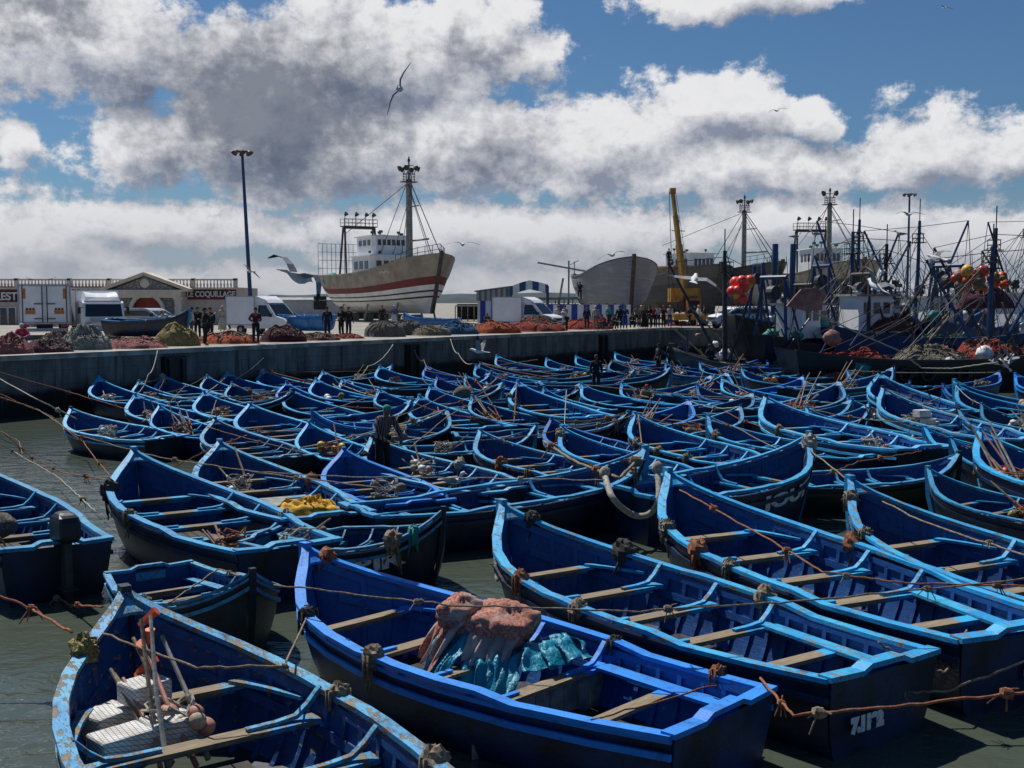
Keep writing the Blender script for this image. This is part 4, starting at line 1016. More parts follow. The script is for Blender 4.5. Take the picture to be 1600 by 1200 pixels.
def ship_hull(root, L, B, H, mats, rowm, inner, deck, **kw):
    mb = MB()
    for sd_ in (1,-1):
        for r_ in range(12): mb.grid([[shipp(L,B,H,t,r_,sd_,**kw), shipp(L,B,H,t,r_+1,sd_,**kw)] for t in TSS], rowm[r_])
        mb.grid([[shipp(L,B,H,t,0,sd_,**kw), shipp(L,B,H,t,0,sd_,inset=.12,**kw)] for t in TSS], 0)
    pr = [shipp(L,B,H,0,s,1,**kw) for s in range(13)]+[shipp(L,B,H,0,s,-1,**kw) for s in range(12,-1,-1)]
    mb.add(pr, [tuple(range(len(pr)))], 0); o = mb.build('hull', mats, root)
    o.data.polygons.foreach_set('use_smooth', [len(p.vertices) == 4 for p in o.data.polygons])
    mb = MB()
    for sd_ in (1,-1): mb.grid([[shipp(L,B,H,t,0,sd_,inset=.12,**kw), shipp(L,B,H,t,2.6,sd_,inset=.14,**kw)] for t in TSS])
    mb.build('bulwark', inner, root)
    mb = MB(); a = [shipp(L,B,H,t,2.5,1,inset=.13,**kw) for t in TSS]; mb.grid([[p, Vector((p.x,-p.y,p.z))] for p in a]); mb.build('deck', deck, root)
    mb = MB()
    for sd_ in (1,-1): 
        mb.strip([[shipp(L,B,H,t,0,sd_,inset=-.06,**kw)+Vector((0,0,e)) if q else shipp(L,B,H,t,0,sd_,inset=.18,**kw)+Vector((0,0,e)) for q, e in ((1,.0),(1,.1),(0,.1),(0,.0))] for t in TSS])
    mb.build('cap_rail', mats[0] if kw.get('x') else inner, root)
    mb = MB(); st = [shipp(L,B,H,1,s,1,**kw) for s in (0,2,4,6,9,12)]
    mb.strip([[(p.x-.15,-.16,p.z),(p.x+.2,-.16,p.z),(p.x+.2,.16,p.z),(p.x-.15,.16,p.z)] for p in [st[0]+Vector((0,0,.3))]+st]); mb.build('stem', M['stemtimber'], root)
def deckz(L,B,H,t,**kw): return shipp(L,B,H,t,2.5,1,**kw).z
def wheelhouse(root, x, z, l, w, h, mw, mroof, nwin=5, band=None, gear=True):
    mb = MB(); mb.prism([(x-l/2,-w/2),(x+l/2-.3,-w/2),(x+l/2,-w/2+.35),(x+l/2,w/2-.35),(x+l/2-.3,w/2),(x-l/2,w/2)], z, z+h, 'z'); wh = mb.build('wheelhouse', mw, root)
    mb = MB(); mb.box((x,0,z+h+.06),(l+.5,w+.5,.12)); mb.build('roof', mroof, wh)
    ww = (w-.9)/nwin
    for i in range(nwin):
        y = -w/2+.45+ww*(i+.5); mb = MB(); mb.box((x+l/2+.01,y,z+h*.68),(.05,ww*.68,h*.30)); mb.build('window', M['glass'], wh)
    for s_ in (-1,1):
        for i in range(3):
            mb = MB(); mb.box((x-l*.28+i*l*.27,s_*(w/2+.01),z+h*.68),(l*.17,.05,h*.30)); mb.build('window', M['glass'], wh)
    if band: mb = MB(); mb.box((x,0,z+h*.28),(l+.04,w+.04,h*.10)); mb.build('painted_band', band, wh)
    if gear:
        mb = MB(); rr = random.Random(int(x*10)); 
        for i in range(6):
            a, b_ = x+rr.uniform(-l/2,l/2), rr.uniform(-w/2,w/2); hh = rr.uniform(.3,.8); mb.tube([(a,b_,z+h+.1),(a,b_,z+h+hh)],.05,5); mb.box((a,b_,z+h+hh),(.3,.3,.25), rz=rr.random())
        mb.build('roof_gear', M['dark'], root)
    return wh
def rail_fence(pts, h, m, root, n=2, name='railing', post=.8):
    mb = MB(); pts = [Vector(p) for p in pts]
    for a, b_ in zip(pts, pts[1:]):
        k = max(1,int((b_-a).length/post))
        for j in range(k+1): q = a.lerp(b_, j/k); mb.tube([q, q+Vector((0,0,h))], .03, 4)
        for j in range(n): e = Vector((0,0,h*(j+1)/n)); mb.tube([a+e, b_+e], .03, 4)
    mb.build(name, m, root)
def mast(root, x, z, h, m, L, zb, zs, r=.17, nest=True, seed=0, lights=4):
    rr = random.Random(seed)
    mb = MB(); mb.tube([(x,0,z),(x,0,z+h*.82)],[r*1.25,r],10); mb.tube([(x,0,z+h*.82),(x,0,z+h)],[r*.4,r*.25],6); mb.build('mast', m, root)
    zt = z+h*.80
    mb = MB(); mb.box((x,0,zt),(.9,1.5,.08))
    if nest:
        for k_ in (.25,.5,.75): mb.tube([(x+.6*math.cos(a),.6*math.sin(a),zt+k_) for a in [2*math.pi*i/10 for i in range(11)]], .03, 4)
        for i in range(8): a = math.pi*i/4; mb.tube([(x+.6*math.cos(a),.6*math.sin(a),zt),(x+.6*math.cos(a),.6*math.sin(a),zt+.9)],.025,4)
    mb.build('crosstree', M['dark'], root)
    for i in range(lights):
        a = 2*math.pi*i/lights+.4; c = Vector((x+.7*math.cos(a),.75*math.sin(a),zt+1.35)); mb = MB(); mb.tube([c, c+Vector((.3*math.cos(a),.3*math.sin(a),-.1))],[.14,.28],8); mb.tube([c,(x+.45*math.cos(a),.5*math.sin(a),zt+.7)],.04,4); mb.build('floodlight', M['dark'], root)
    mb = MB(); mb.box((x,0,z+h*.93),(.12,.8,.06)); mb.ball((x,0,z+h*.97),(.14,.14,.22),6,5); mb.build('aerial', M['dark'], root)
    mb = MB()
    for yy in (-.5,.5):
        mb.tube([(x,yy*.3,zt),(L*.97,yy,zb)],.045,4); mb.tube([(x,yy*.4,zt),(x-L*.22,yy*3,zs)],.035,4)
    mb.tube([(x,0,zt-.6),(L*.90,.2,zb)],.03,4); mb.tube([(x,0,zt),(L*.12,0,zs+h*.42)],.035,4); mb.tube([(x,.1,zt-h*.1),(x-L*.2,.2,zs+1)],.03,4)
    mb.build('rigging', M['dark'], root)
    mb = MB(); mb.tube([(x,0,z+h*.33),(L*.9,0,z+h*.33)],.09,6); mb.tube([(x,0,z+h*.6),(x+ (L*.97-x)*.35,0,z+h*.6)],.06,6); mb.build('boom', m, root)
def gantry(root, x, z, w, h, m, l=1.2):
    mb = MB()
    for s_ in (-1,1):
        mb.tube([(x-l/2,s_*w/2,z),(x-l*.1,s_*w/2*.9,z+h)],.12,6); mb.tube([(x+l/2,s_*w/2,z),(x+l*.1,s_*w/2*.9,z+h)],.12,6)
    mb.tube([(x,-w/2*.9,z+h),(x,w/2*.9,z+h)],.16,8); mb.box((x,0,z+h+.1),(1.3,w,.1)); mb.build('gantry', m, root)
    rail_fence([(x-.6,-w/2,z+h+.1),(x-.6,w/2,z+h+.1),(x+.6,w/2,z+h+.1),(x+.6,-w/2,z+h+.1)], .8, M['dark'], root, 2, 'gantry_rail')
    for y in (-w*.42,-w*.1,w*.2,w*.42):
        mb = MB(); c = Vector((x,y,z+h+1.25)); mb.tube([c,c+Vector((.2,.15,.25))],[.12,.26],7); mb.tube([(x,y,z+h+.1),c],.04,4); mb.build('floodlight', M['dark'], root)
M['stemtimber'] = simple('dark_stem_timber', (.11,.09,.075), (.06,.05,.045), 2, .9)
M['hullbeige'] = simple('weathered_beige_hull', (.40,.35,.27), (.26,.22,.17), .8, .85)
M['hullred'] = simple('faded_red_band', (.22,.04,.032), (.15,.045,.035), .8, .8)
M['hullwhite'] = simple('white_hull_bottom', (.84,.83,.80), (.66,.65,.62), .6, .7)
M['hullblack'] = simple('black_stripe', (.02,.02,.022), None, 2, .7)
def plank(name, a, b_):
    def fn(N, b):
        v = OBJ(N); s_ = N.new('ShaderNodeSeparateXYZ'); N.l.new(v, s_.inputs[0])
        w_ = N.math('PINGPONG', N.math('ADD', s_.outputs[2], N.math('MULTIPLY', s_.outputs[0], -.02)), .11)
        c = N.mix(N.ramp(N.noise(N.mapping(v, scale=(.3,.3,2.5)), 1.5, 6, .65), .35, .65), a, b_)
        c = N.mix(N.ramp(N.noise(v, .5, 4, .6), .4, .62), tuple(q*.72 for q in a), c)
        N.set(b, 'Base Color', c); bumpn(N, b, N.math('ADD', N.ramp(w_, 0, .018), N.math('MULTIPLY', N.noise(v, 6, 5), .4)), .6, .03)
    return mat(name, fn, rough=.9)
M['hullgrey'] = plank('bare_grey_planking', (.36,.37,.40), (.24,.25,.27)); M['hulldark'] = plank('dark_grey_planking', (.10,.10,.105), (.055,.055,.06))
M['hullbrown'] = plank('brown_grey_planking', (.17,.16,.145), (.10,.095,.085))
M['hullblue'] = simple('trawler_blue_paint', (.008,.06,.20), (.006,.03,.10), 1, .5, .2); M['hullnavy'] = simple('trawler_black_blue', (.005,.009,.018), (.010,.012,.016), 1, .45, .2)
M['rustpink'] = simple('rusty_pink_panel', (.38,.20,.16), (.22,.11,.09), 2, .85)
M['teal'] = simple('teal_tarpaulin', (.02,.28,.26), (.01,.15,.16), 2, .7, .5)
M['tan'] = simple('tan_plywood', (.42,.30,.17), (.3,.21,.12), 1.5, .85)
M['purple'] = simple('violet_tarpaulin', (.12,.07,.22), (.07,.04,.14), 3, .7, .4)
def props(root, L, B, H, hgt, **kw):
    for t in (.35,.6,.8):
        for sd_ in (1,-1):
            mb = MB(); p = shipp(L,B,H,t,9.5,sd_,**kw); mb.tube([(p.x,p.y+sd_*.05,p.z),(p.x,p.y+sd_*.5,-hgt)],.10,6); mb.build('shore', M['greywood'], root)
    for t in (.2,.35,.5,.65,.8):
        mb = MB(); mb.box((t*L,0,-hgt/2-.05),(.6,.9,hgt-.1)); mb.build('keel_block', M['greywood'], root)
# beached ship with red band
def at_ship(px, D, z, hd, L, t=1.0):     # root location so that the point t*L lands at px, D
    p = pin(px, D); d_ = Vector((math.cos(hd), math.sin(hd), 0)); q = p-d_*L*t; q.z = ZD+z; return q
L, B, H = 28, 7.8, 3.9; hd = R(-61); kw = dict(bowrise=.42, sternrise=.06, tuck=.40)
root = empty('fishing_ship', at_ship(690, 104, .9, hd, L), hd, 'large beached ship, beige with a red band and striped white bottom', 'ship')
ship_hull(root, L, B, H, [M['hullbeige'],M['hullred'],M['hullwhite'],M['hullblack']], [0,0,0,0,1,2,3,2,3,2,2,2], M['hullbeige'], M['greywood'], **kw)
props(root, L, B, H, .95, **kw)
dz = deckz(L,B,H,.45,**kw)
wheelhouse(root, L*.50, dz, 5.4, 4.8, 2.7, M['whitepaint'], M['whitepaint'], 5, M['bluepaint'])
mb = MB(); mb.box((L*.42,0,dz+.5),(7.0,4.6,1.0)); mb.build('deckhouse', M['whitepaint'], root)
wheelhouse(root, L*.50, dz+2.8, 4.4, 4.0, 1.9, M['whitepaint'], M['whitepaint'], 6, None)
mast(root, L*.74, dz, 12.2, M['greywood'], L, dz+2.2, dz+.6, .30, True, 1, 6)
gantry(root, L*.26, dz-.2, 3.8, 6.3, M['dark'], 2.4)
rail_fence([(L*.05,-2.6,dz),(L*.05,2.6,dz),(L*.2,3.0,dz),(L*.36,3.1,dz)], 4.6, M['dark'], root, 5, 'net_cage', .5)
rail_fence([(L*.80,-2.2,dz+1.6),(L*.92,-1.4,dz+2.2),(L*.99,0,dz+2.5),(L*.92,1.4,dz+2.2),(L*.80,2.2,dz+1.6)], .95, M['dark'], root)
mb = MB(); mb.ball((L*.20,-2.6,dz+.5),(1.2,.9,.8),10,6,f=lambda d_: 1+.2*NZ.noise(d_*2)); mb.build('green_net_pile', M['teal'], root, smooth=True)
rr = random.Random(4)
for i in range(9): a = rr.uniform(L*.1,L*.4); b_ = rr.uniform(-2.6,2.2); mb = MB(); mb.box((a,b_,dz+.4),(rr.uniform(.4,1.2),rr.uniform(.4,1),rr.uniform(.5,1.4)), rz=rr.random()); mb.build('deck_box', M['dark'], root)
mb = MB(); p = shipp(L,B,H,.80,1.6,-1,**kw)
mb.tube([Vector((p.x-.7,p.y-.13,p.z)),Vector((p.x-.3,p.y-.08,p.z+.16)),Vector((p.x,p.y-.04,p.z)),Vector((p.x+.3,p.y+.07,p.z+.18)),Vector((p.x+.7,p.y+.22,p.z))],.06,5); mb.build('painted_gull_emblem', M['letter'], root)
# bare hulls
def bare(px, D, hd, L, B, H, hm, label, name='unfinished_hull', lift=.8, **kw):
    root = empty(name, at_ship(px, D, lift, hd, L), hd, label, 'ship hull'); ship_hull(root, L, B, H, [M[q] for q in hm[0]], hm[1], M['hullbrown'], M['greywood'], **kw); props(root, L, B, H, lift-.05, **kw); return root
G1 = bare(990, 102, R(-80), 14.5, 7.0, 3.7, (['hullgrey','hulldark'],[0]*11+[1]), 'bare grey planked hull on the slip, bow on, beside the yellow crane', bowrise=.42, sternrise=.1, tuck=.4)
mb = MB(); mb.tube([(1.0,-6.2,5.2),(1.6,1.2,3.9)],.10,6); mb.tube([(1.2,-3.0,-.8),(1.2,-3.0,5.4)],.10,6); mb.tube([(1.2,-3.0,4.9),(7,-3.4,5.2)],.05,5); mb.tube([(5,-3.3,3.8),(5,-3.3,5.2)],.05,5); mb.tube([(2,-4.6,-.8),(2.4,-3.9,3.6)],.06,5); mb.tube([(2.5,-4.6,-.8),(2.9,-3.9,3.6)],.06,5); mb.build('scaffold_poles', M['greywood'], G1)
G2 = bare(1126, 126, R(-70), 24, 8.5, 4.1, (['hullbrown','hulldark'],[0,0,0,1,1,1,1,1,1,1,1,1]), 'dark grey hull with brown strake and tan plywood deckhouse behind the crane', bowrise=.32, sternrise=.1, tuck=.4)
dz2 = deckz(24,8.5,4.1,.6,bowrise=.32,sternrise=.1,tuck=.4)
mb = MB(); mb.prism([(11,-2.9),(17.5,-2.9),(18.6,-1.4),(18.6,1.4),(17.5,2.9),(11,2.9)], dz2, dz2+2.0, 'z'); wh = mb.build('deckhouse', M['tan'], G2)
for y in (-2,-1,0,1,2): mb = MB(); mb.box((18.4 if abs(y) > 1.5 else 18.62,y,dz2+1.4),(.06,.6,.5)); mb.build('window', M['signblack'], wh)
mb = MB(); mb.box((14.8,0,dz2+2.1),(8.2,6.4,.16)); mb.build('roof', M['tan'], wh)
kw = dict(bowrise=.34, sternrise=.1, tuck=.4); L, B, H = 25, 7.6, 3.9; hd = R(-58)
G3 = bare(1222, 132, hd, L, B, H, (['hullbrown','hullwhite','stemtimber'],[0,0,0,1,1,1,1,1,1,1,1,1]), 'beached ship with brown strake and pale grey bottom, white wheelhouse and slim mast', 'fishing_ship', 1.5, **kw)
dz = deckz(L,B,H,.45,**kw); wheelhouse(G3, L*.35, dz, 5, 4.2, 3.6, M['whitepaint'], M['whitepaint'], 5, M['bluepaint'])
mast(G3, L*.74, dz, 10.5, M['greywood'], L, dz+2, dz+.6, .26, True, 2, 4)
mb = MB(); mb.tube([(L*.25,0,dz+3),(L*.25,0,dz+8.2)],.14,6); mb.tube([(L*.25,-1.1,dz+6.8),(L*.25,1.1,dz+6.8)],.06,5); mb.build('signal_mast', M['dark'], G3)
rail_fence([(L*.82,-2,dz+1.8),(L*.97,0,dz+2.4),(L*.82,2,dz+1.8)], 1, M['dark'], G3)
L, B, H = 22, 7.4, 3.6; hd = R(-84)
G4 = bare(1350, 118, hd, L, B, H, (['hullbeige','hulldark'],[0,0,0,0,1,1,1,1,1,1,1,1]), 'beige topped ship seen bow on behind the trawlers, white wheelhouse and mast', 'fishing_ship', 1.6, **kw)
dz = deckz(L,B,H,.45,**kw); wheelhouse(G4, L*.45, dz+.8, 4, 3.8, 2.8, M['whitepaint'], M['whitepaint'], 6)
mast(G4, L*.55, dz+1, 9.5, M['greywood'], L, dz+2, dz+.6, .26, True, 3, 4); gantry(G4, L*.3, dz, 4, 6, M['dark'], 2)
rail_fence([(L*.75,-2.8,dz+1.3),(L*.93,-1.6,dz+2.1),(L*.99,0,dz+2.4),(L*.93,1.6,dz+2.1),(L*.75,2.8,dz+1.3)], .9, M['dark'], G4)
# yellow crane
M['craneyellow'] = simple('worn_yellow_paint', (.46,.24,.04), (.30,.15,.025), 2, .55, .2); M['craneorange'] = simple('orange_cab_paint', (.40,.13,.02), (.25,.08,.02), 2, .55, .2)
D = 98; b_ = pin(1070,D); root = empty('mobile_crane', b_, 0, 'yellow crane with its telescopic boom raised beside the grey hulls', 'crane')
kz = lambda py: zat(py,D)-ZD; kx = lambda px: (px-1070)*D/F
a, t_ = Vector((kx(1069),0,kz(452))), Vector((kx(1053),1.5,kz(296)))
mb = MB(); mb.bar(a, a.lerp(t_,.45), .46, .42); mb.bar(a.lerp(t_,.44), a.lerp(t_,.75), .37, .33); mb.bar(a.lerp(t_,.74), t_, .28, .25); mb.box(t_,(.5,.7,.5)); mb.build('boom', M['craneyellow'], root)
mb = MB(); mb.tube([t_+Vector((-.3,0,0)),(kx(1050),.5,kz(410))],.03,5); mb.tube([t_+Vector((.3,0,-.2)),a+Vector((.5,0,0))],.025,4); mb.ball((kx(1050),.5,kz(411)),.18,8,6); mb.build('hoist_cable', M['dark'], root)
mb = MB(); mb.box((0,.6,kz(457)),(2.0,2.4,.7)); mb.box((kx(1057),.6,kz(461)),(1.1,2.,1.2)); mb.box((kx(1083),.6,kz(461)),(1.1,2.,1.2)); mb.build('counterweight', M['craneyellow'], root)
mb = MB(); mb.box((.1,.5,kz(470)),(1.5,1.6,1.4)); mb.tube([(0,0,kz(485)),(0,0,kz(470))],.7,12); mb.build('turntable', M['dark'], root)
mb = MB(); mb.box((kx(1080),-.9,kz(480)),(1.2,1.6,1.5)); cb_ = mb.build('cab', M['craneorange'], root)
mb = MB(); mb.box((kx(1080),-1.71,kz(477)),(.9,.04,.8)); mb.build('window', M['glass'], cb_)
mb = MB(); mb.box((0,0,.75),(3.0,8,.5)); mb.build('carrier', M['craneyellow'], root)
for y in (-3,-1.6,1.6,3):
    for x in (-1.2,1.2):
        mb = MB(); mb.tube([(x-.18,y,.5),(x+.18,y,.5)],.5,14); mb.build('wheel', M['tyre'], root)
# ---------------------------------------------------------------- trawlers afloat
def trawler(px, D, hd, L, B, H, cols, label, seed, wh=(.3,2.4,2.2,2.6), mh=7, draft=1.2, afr=True, t0=.5, whc='whitepaint', lower='hullblue', sub=0.):
    rr = random.Random(seed); kw = dict(bowrise=.55, sternrise=.2, tuck=.2)
    p = PD(px,472,D); d_ = Vector((math.cos(hd),math.sin(hd),0)); q = p-d_*L*t0; q.z = -draft+sub
    root = empty('trawler', q, hd, label, 'trawler', 'trawlers moored by the far quay')
    ship_hull(root, L, B, H, [M[c] for c in cols], [0,0,0,1,1,1,1,1,1,1,1,1], M[lower], M['greywood'], **kw)
    dz = deckz(L,B,H,.45,**kw); x = L*wh[0]
    mb = MB(); mb.box((x,0,dz+.55),(wh[1]+1.2,wh[2]+.6,1.1)); mb.build('deckhouse', M[lower], root)
    wheelhouse(root, x, dz+1.1, wh[1], wh[2], wh[3]-1.1, M[whc], M['greywood'], 3, None)
    dk = M['bluepaint'] if seed%2 else M['dark']
    xm = L*.62; mb = MB(); mb.tube([(xm,0,dz),(xm+.1,0,dz+mh)],[.17,.10],8); mb.tube([(xm+.1,0,dz+mh),(xm+.1,0,dz+mh*1.18)],.035,5); mb.build('mast', dk, root)
    mb = MB(); mb.box((xm,0,dz+mh*.82),(.8,.8,.06))
    for k_ in (.3,.6): mb.tube([(xm+.4*math.cos(a),.4*math.sin(a),dz+mh*.82+k_) for a in [2*math.pi*i/8 for i in range(9)]], .025, 4)
    for i in range(6): a = math.pi*i/3; mb.tube([(xm+.4*math.cos(a),.4*math.sin(a),dz+mh*.82),(xm+.4*math.cos(a),.4*math.sin(a),dz+mh*.82+.6)],.02,4)
    mb.build('lookout_cage', M['dark'], root)
    for s_ in (-1,1):
        mb = MB(); e = Vector((xm+rr.uniform(-3.5,-1.5)*s_, s_*rr.uniform(1,2.2), dz+mh*rr.uniform(.75,1.0))); mb.tube([(xm-.2*s_,s_*.2,dz+.5), e],[.10,.07],6); mb.build('boom', dk, root)
        mb = MB(); mb.tube([e,(xm,0,dz+mh*.95)],.025,4); mb.tube([e,(xm-3*s_,s_*B*.45,dz+.3)],.025,4); mb.tube([e,(xm+2,s_*B*.4,dz+.4)],.02,4); mb.build('boom_stay', M['dark'], root)
    mb = MB()
    for i in range(15): mb.tube([(xm,0,dz+mh*rr.uniform(.6,1.)),(rr.uniform(.05,.98)*L, rr.uniform(-.4,.4)*B, dz+rr.uniform(.3,1.5))], .02, 4)
    mb.build('rigging', M['dark'], root)
    if afr:
        gx = L*.12; mb = MB()
        for s_ in (-1,1): mb.tube([(gx,s_*B*.33,dz),(gx+.3,s_*B*.2,dz+mh*.62)],.10,6); mb.tube([(gx+1.6,s_*B*.3,dz),(gx+.3,s_*B*.2,dz+mh*.62)],.07,6)
        mb.tube([(gx+.3,-B*.24,dz+mh*.62),(gx+.3,B*.24,dz+mh*.62)],.12,6); mb.build('stern_frame', dk, root)
        mb = MB(); mb.tube([(gx+.3,-.25,dz+mh*.5),(gx+.3,.25,dz+mh*.5)],.42,14); mb.tube([(gx+.3,0,dz+mh*.5),(gx+.3,0,dz+mh*.6)],.05,4); mb.build('net_winch', M['dark'], root)
    for i in range(14):
        mb = MB(); a = rr.uniform(.06,.9)*L; b2 = rr.uniform(-.36,.36)*B; s2 = rr.uniform(.2,.6); mb.box((a,b2,dz+s2/2+.1),(s2*1.4,s2,s2*1.2), rz=rr.random()*3)
        if i%2: mb.tube([(a,b2,dz),(a+rr.uniform(-1,1),b2,dz+rr.uniform(1,2.4))],.04,5)
        mb.build('deck_box', M['dark'], root)
    for c_, n_ in (('white',4),('teal',2),('rustpink',2),('wood',4),('bluepaint',5)):
        for i in range(n_):
            a = rr.uniform(.06,.92)*L; b2 = rr.uniform(-.42,.1)*B; z2 = dz+rr.uniform(.2,2.2); s2 = rr.uniform(.15,.5); mb = MB()
            if c_ in ('wood','bluepaint'): mb.tube([(a,b2,z2-.6),(a+rr.uniform(-2.2,2.2),b2+rr.uniform(-.4,.4),z2+rr.uniform(0,1.8))],.05,6)
            else: mb.ball((a,b2,z2),(s2,s2*.7,s2*.8),10,7,f=lambda d_: 1+.5*NZ.noise(d_*2.3+Vector((i,a,0))))
            mb.build({'wood':'spar','bluepaint':'handrail','white':'sacking','teal':'tarpaulin','rustpink':'canvas'}[c_], M[c_], root, smooth=c_ not in ('wood','bluepaint'))
    for i in range(3):
        t = rr.uniform(.2,.8); p = shipp(L,B,H,t,2.2,-1,**kw); mb = MB()
        mb.tube([(p.x+.3*math.cos(a),p.y-.1,p.z-.1+.3*math.sin(a)) for a in [2*math.pi*k/12 for k in range(13)]],.1,6,cap=False); mb.build('tyre_fender', M['tyre'], root)
    for s_ in (-1,1):
        mb = MB(); mb.tube([(x-.2,s_*.8,dz+wh[3]),(x-.5,s_*.9,dz+wh[3]+rr.uniform(2,3.8))],.018,4); mb.build('whip_aerial', M['dark'], root)
    return root
T1 = trawler(1460, 56, R(6), 17, 5, 2.5, ['hullnavy','hullnavy'], 'long low black hulled barge covered in red nets, nearest of the trawlers', 11, wh=(.85,1.6,1.8,1.6), mh=6.2, draft=1.05, afr=False, t0=.45, lower='hullnavy')
T2 = trawler(1500, 66, R(8), 17, 5.2, 3.4, ['hullblue','hullblue'], 'blue trawler with white topped wheelhouse behind the red net barge', 12, wh=(.16,2.2,2.6,3.2), mh=7.2, draft=1.2, t0=.5)
T3 = trawler(1262, 66, R(30), 13, 4.4, 3.0, ['hullnavy','hullnavy'], 'dark trawler with a small slatted white wheelhouse and a pink rusty panel', 13, wh=(.32,2.2,2.2,3.0), mh=7.4, draft=1.2, t0=.35, lower='hullnavy')
T4 = trawler(1172, 64, R(172), 8.0, 3.0, 1.7, ['hullbrown','hullnavy'], 'small brown planked fishing boat with a blue tripod mast hung with red buoys', 14, wh=(.2,1.,1.,1.2), mh=6.9, draft=1.0, t0=.45, afr=False, lower='hullbrown')
T5 = trawler(1595, 72, R(20), 16, 5, 3.6, ['hullblue','hullnavy'], 'crowded trawler with dark masts and gallows at the right edge', 15, wh=(.5,2.4,2.6,3.2), mh=8.0, draft=1.2, t0=.5)
T6 = trawler(1395, 76, R(14), 15, 4.8, 3.6, ['hullblue','hullnavy'], 'trawler with leaning blue derricks in front of the slim floodlight mast', 17, wh=(.7,2.4,2.6,3.0), mh=8.2, draft=1.2, t0=.5)
T8 = trawler(1570, 84, R(12), 15, 4.8, 3.6, ['hullnavy','hullnavy'], 'farthest dark trawler behind the cluster of floats, thicket of masts', 21, wh=(.3,2.,2.2,3.2), mh=9.2, draft=1.2, t0=.5)
T9 = trawler(1350, 70, R(16), 12, 4.2, 3.0, ['hullnavy','hullnavy'], 'black trawler squeezed between the slatted wheelhouse and the blue one', 24, wh=(.6,2.,2.,2.8), mh=6.8, draft=1.2, t0=.5, lower='hullnavy')
T7 = trawler(1300, 80, R(5), 15, 4.8, 3.8, ['hullnavy','hullnavy'], 'trawler with thick blue twin posts moored against the quay', 19, wh=(.75,2.,2.2,3.2), mh=8.4, draft=1.2, t0=.5)
for xx in (3.2, 4.5):
    mb = MB(); mb.tube([(xx,0,2.3),(xx+.1,0,9.6)],.21,10); mb.build('post', M['bluepaint'], T7)
def seat_on(t, x, y, z): return t.matrix_world @ Vector((x,y,z)) if False else Vector(t.location)+Matrix.Rotation(t.rotation_euler.z,3,'Z') @ Vector((x,y,z))
for i, (x, y, z, wx, wy, h, col, lab) in enumerate([(3.2,-.6,2.1,5.4,2.6,.6,'red','crimson net pile on the stern of the black barge'),(7.2,-.7,2.2,4.6,2.6,.65,'beige','tan net pile amidships on the black barge'),(10.4,-.5,2.3,4.6,2.6,.8,'red','dark red net pile towards the bow of the black barge'),(13.6,-.3,2.5,3.6,2.4,.8,'rust','rust net pile by the mast of the black barge')]):
    heap(seat_on(T1,x,y,z-.15), wx, wy, h*1.5, col, 40+i, lab, group='net piles on the barge', corks=16, strands=34, rz=R(6))
heap(seat_on(T3,9,-.5,2.0), 3.8, 2.2, 1.1, 'teal', 51, 'dark teal net pile amidships on the dark trawler', rz=R(30))
heap(seat_on(T2,7,-.5,2.7), 4, 2.2, .8, 'teal', 52, 'teal net and rope pile on the blue trawler', rz=R(8))
heap(seat_on(T4,4,0,1.35), 3.6, 1.8, .6, 'beige', 53, 'pale rope and net heap on the small brown fishing boat', rz=R(170))
heap(P(1330,596,.5), 3.0, 1.6, .5, 'red', 54, 'low red net pile at the tail of the barge', corks=12) 
heap(seat_on(T2,3.6,-1.2,3.9), 2.6, 1.6, .7, 'rust', 55, 'rust coloured net bundle hanging near the blue wheelhouse', rz=R(8))
mb = MB(); mb.add([(-1.0,0,0),(.3,-.1,-.35),(.95,0,-.2),(.9,.05,.8),(.6,.1,1.0),(-.2,.1,.9),(-.5,0,.6),(-1.0,.2,0),(.3,.1,-.35),(.95,.2,-.2),(.9,.25,.8),(.6,.3,1.0),(-.2,.3,.9),(-.5,.2,.6)],[tuple(range(7)),tuple(range(13,6,-1))]+[(i,i+7,(i+1)%7+7,(i+1)%7) for i in range(7)])
q = PD(1258,478,61); tag(mb.build('hanging_panel', M['rustpink'], loc=q), 'rusty pink canvas panel hanging over the slatted wheelhouse', 'canvas')
# bunches of net floats
def bunch(px, py, D, spots, label, r=.24):
    c = PD(px,py,D); root = empty('float_bunch', c, 0, label, 'floats', 'bunches of net floats')
    for (dx, dy, m_, k_) in spots:
        mb = MB(); mb.ball((0,0,0), r*k_, 12, 9); mb.tube([(0,0,r*k_*.95),(0,0,r*k_*1.15)],.05,6)
        o = mb.build('float', M[m_], root, smooth=True); o.location = (dx*D/F, rr.uniform(-.4,.4), -dy*D/F); o.rotation_euler = (rr.uniform(-2,2), rr.uniform(-2,2), 0)
    mb = MB()
    for (dx,dy,_,_) in spots[::2]: mb.tube([(0,0,.5),(dx*D/F,0,-dy*D/F)],.02,4)
    mb.build('lashing', M['rope'], root)
rr = random.Random(31)
sp_ = []
for i in range(34):
    a = rr.uniform(-34,42); b2 = rr.uniform(-17,17)*(1-abs(a)/70); sp_.append((a,b2,rr.choice(['orange','pinkbuoy','yellow','net_beige','orange','pinkbuoy','rustpink','net_yellow']), rr.uniform(.7,1.15)))
sp_ += [(-1,-3,'redfloat',1.45),(10,-14,'redfloat',1.3),(-20,-14,'yellow',1.3)]
M['redfloat'] = simple('vivid_red_float', (.85,.06,.04), (.7,.05,.04), 2, .35, .05)
bunch(1527,437,58,sp_,'big cluster of red, orange and yellow net floats hung on the trawlers at right')
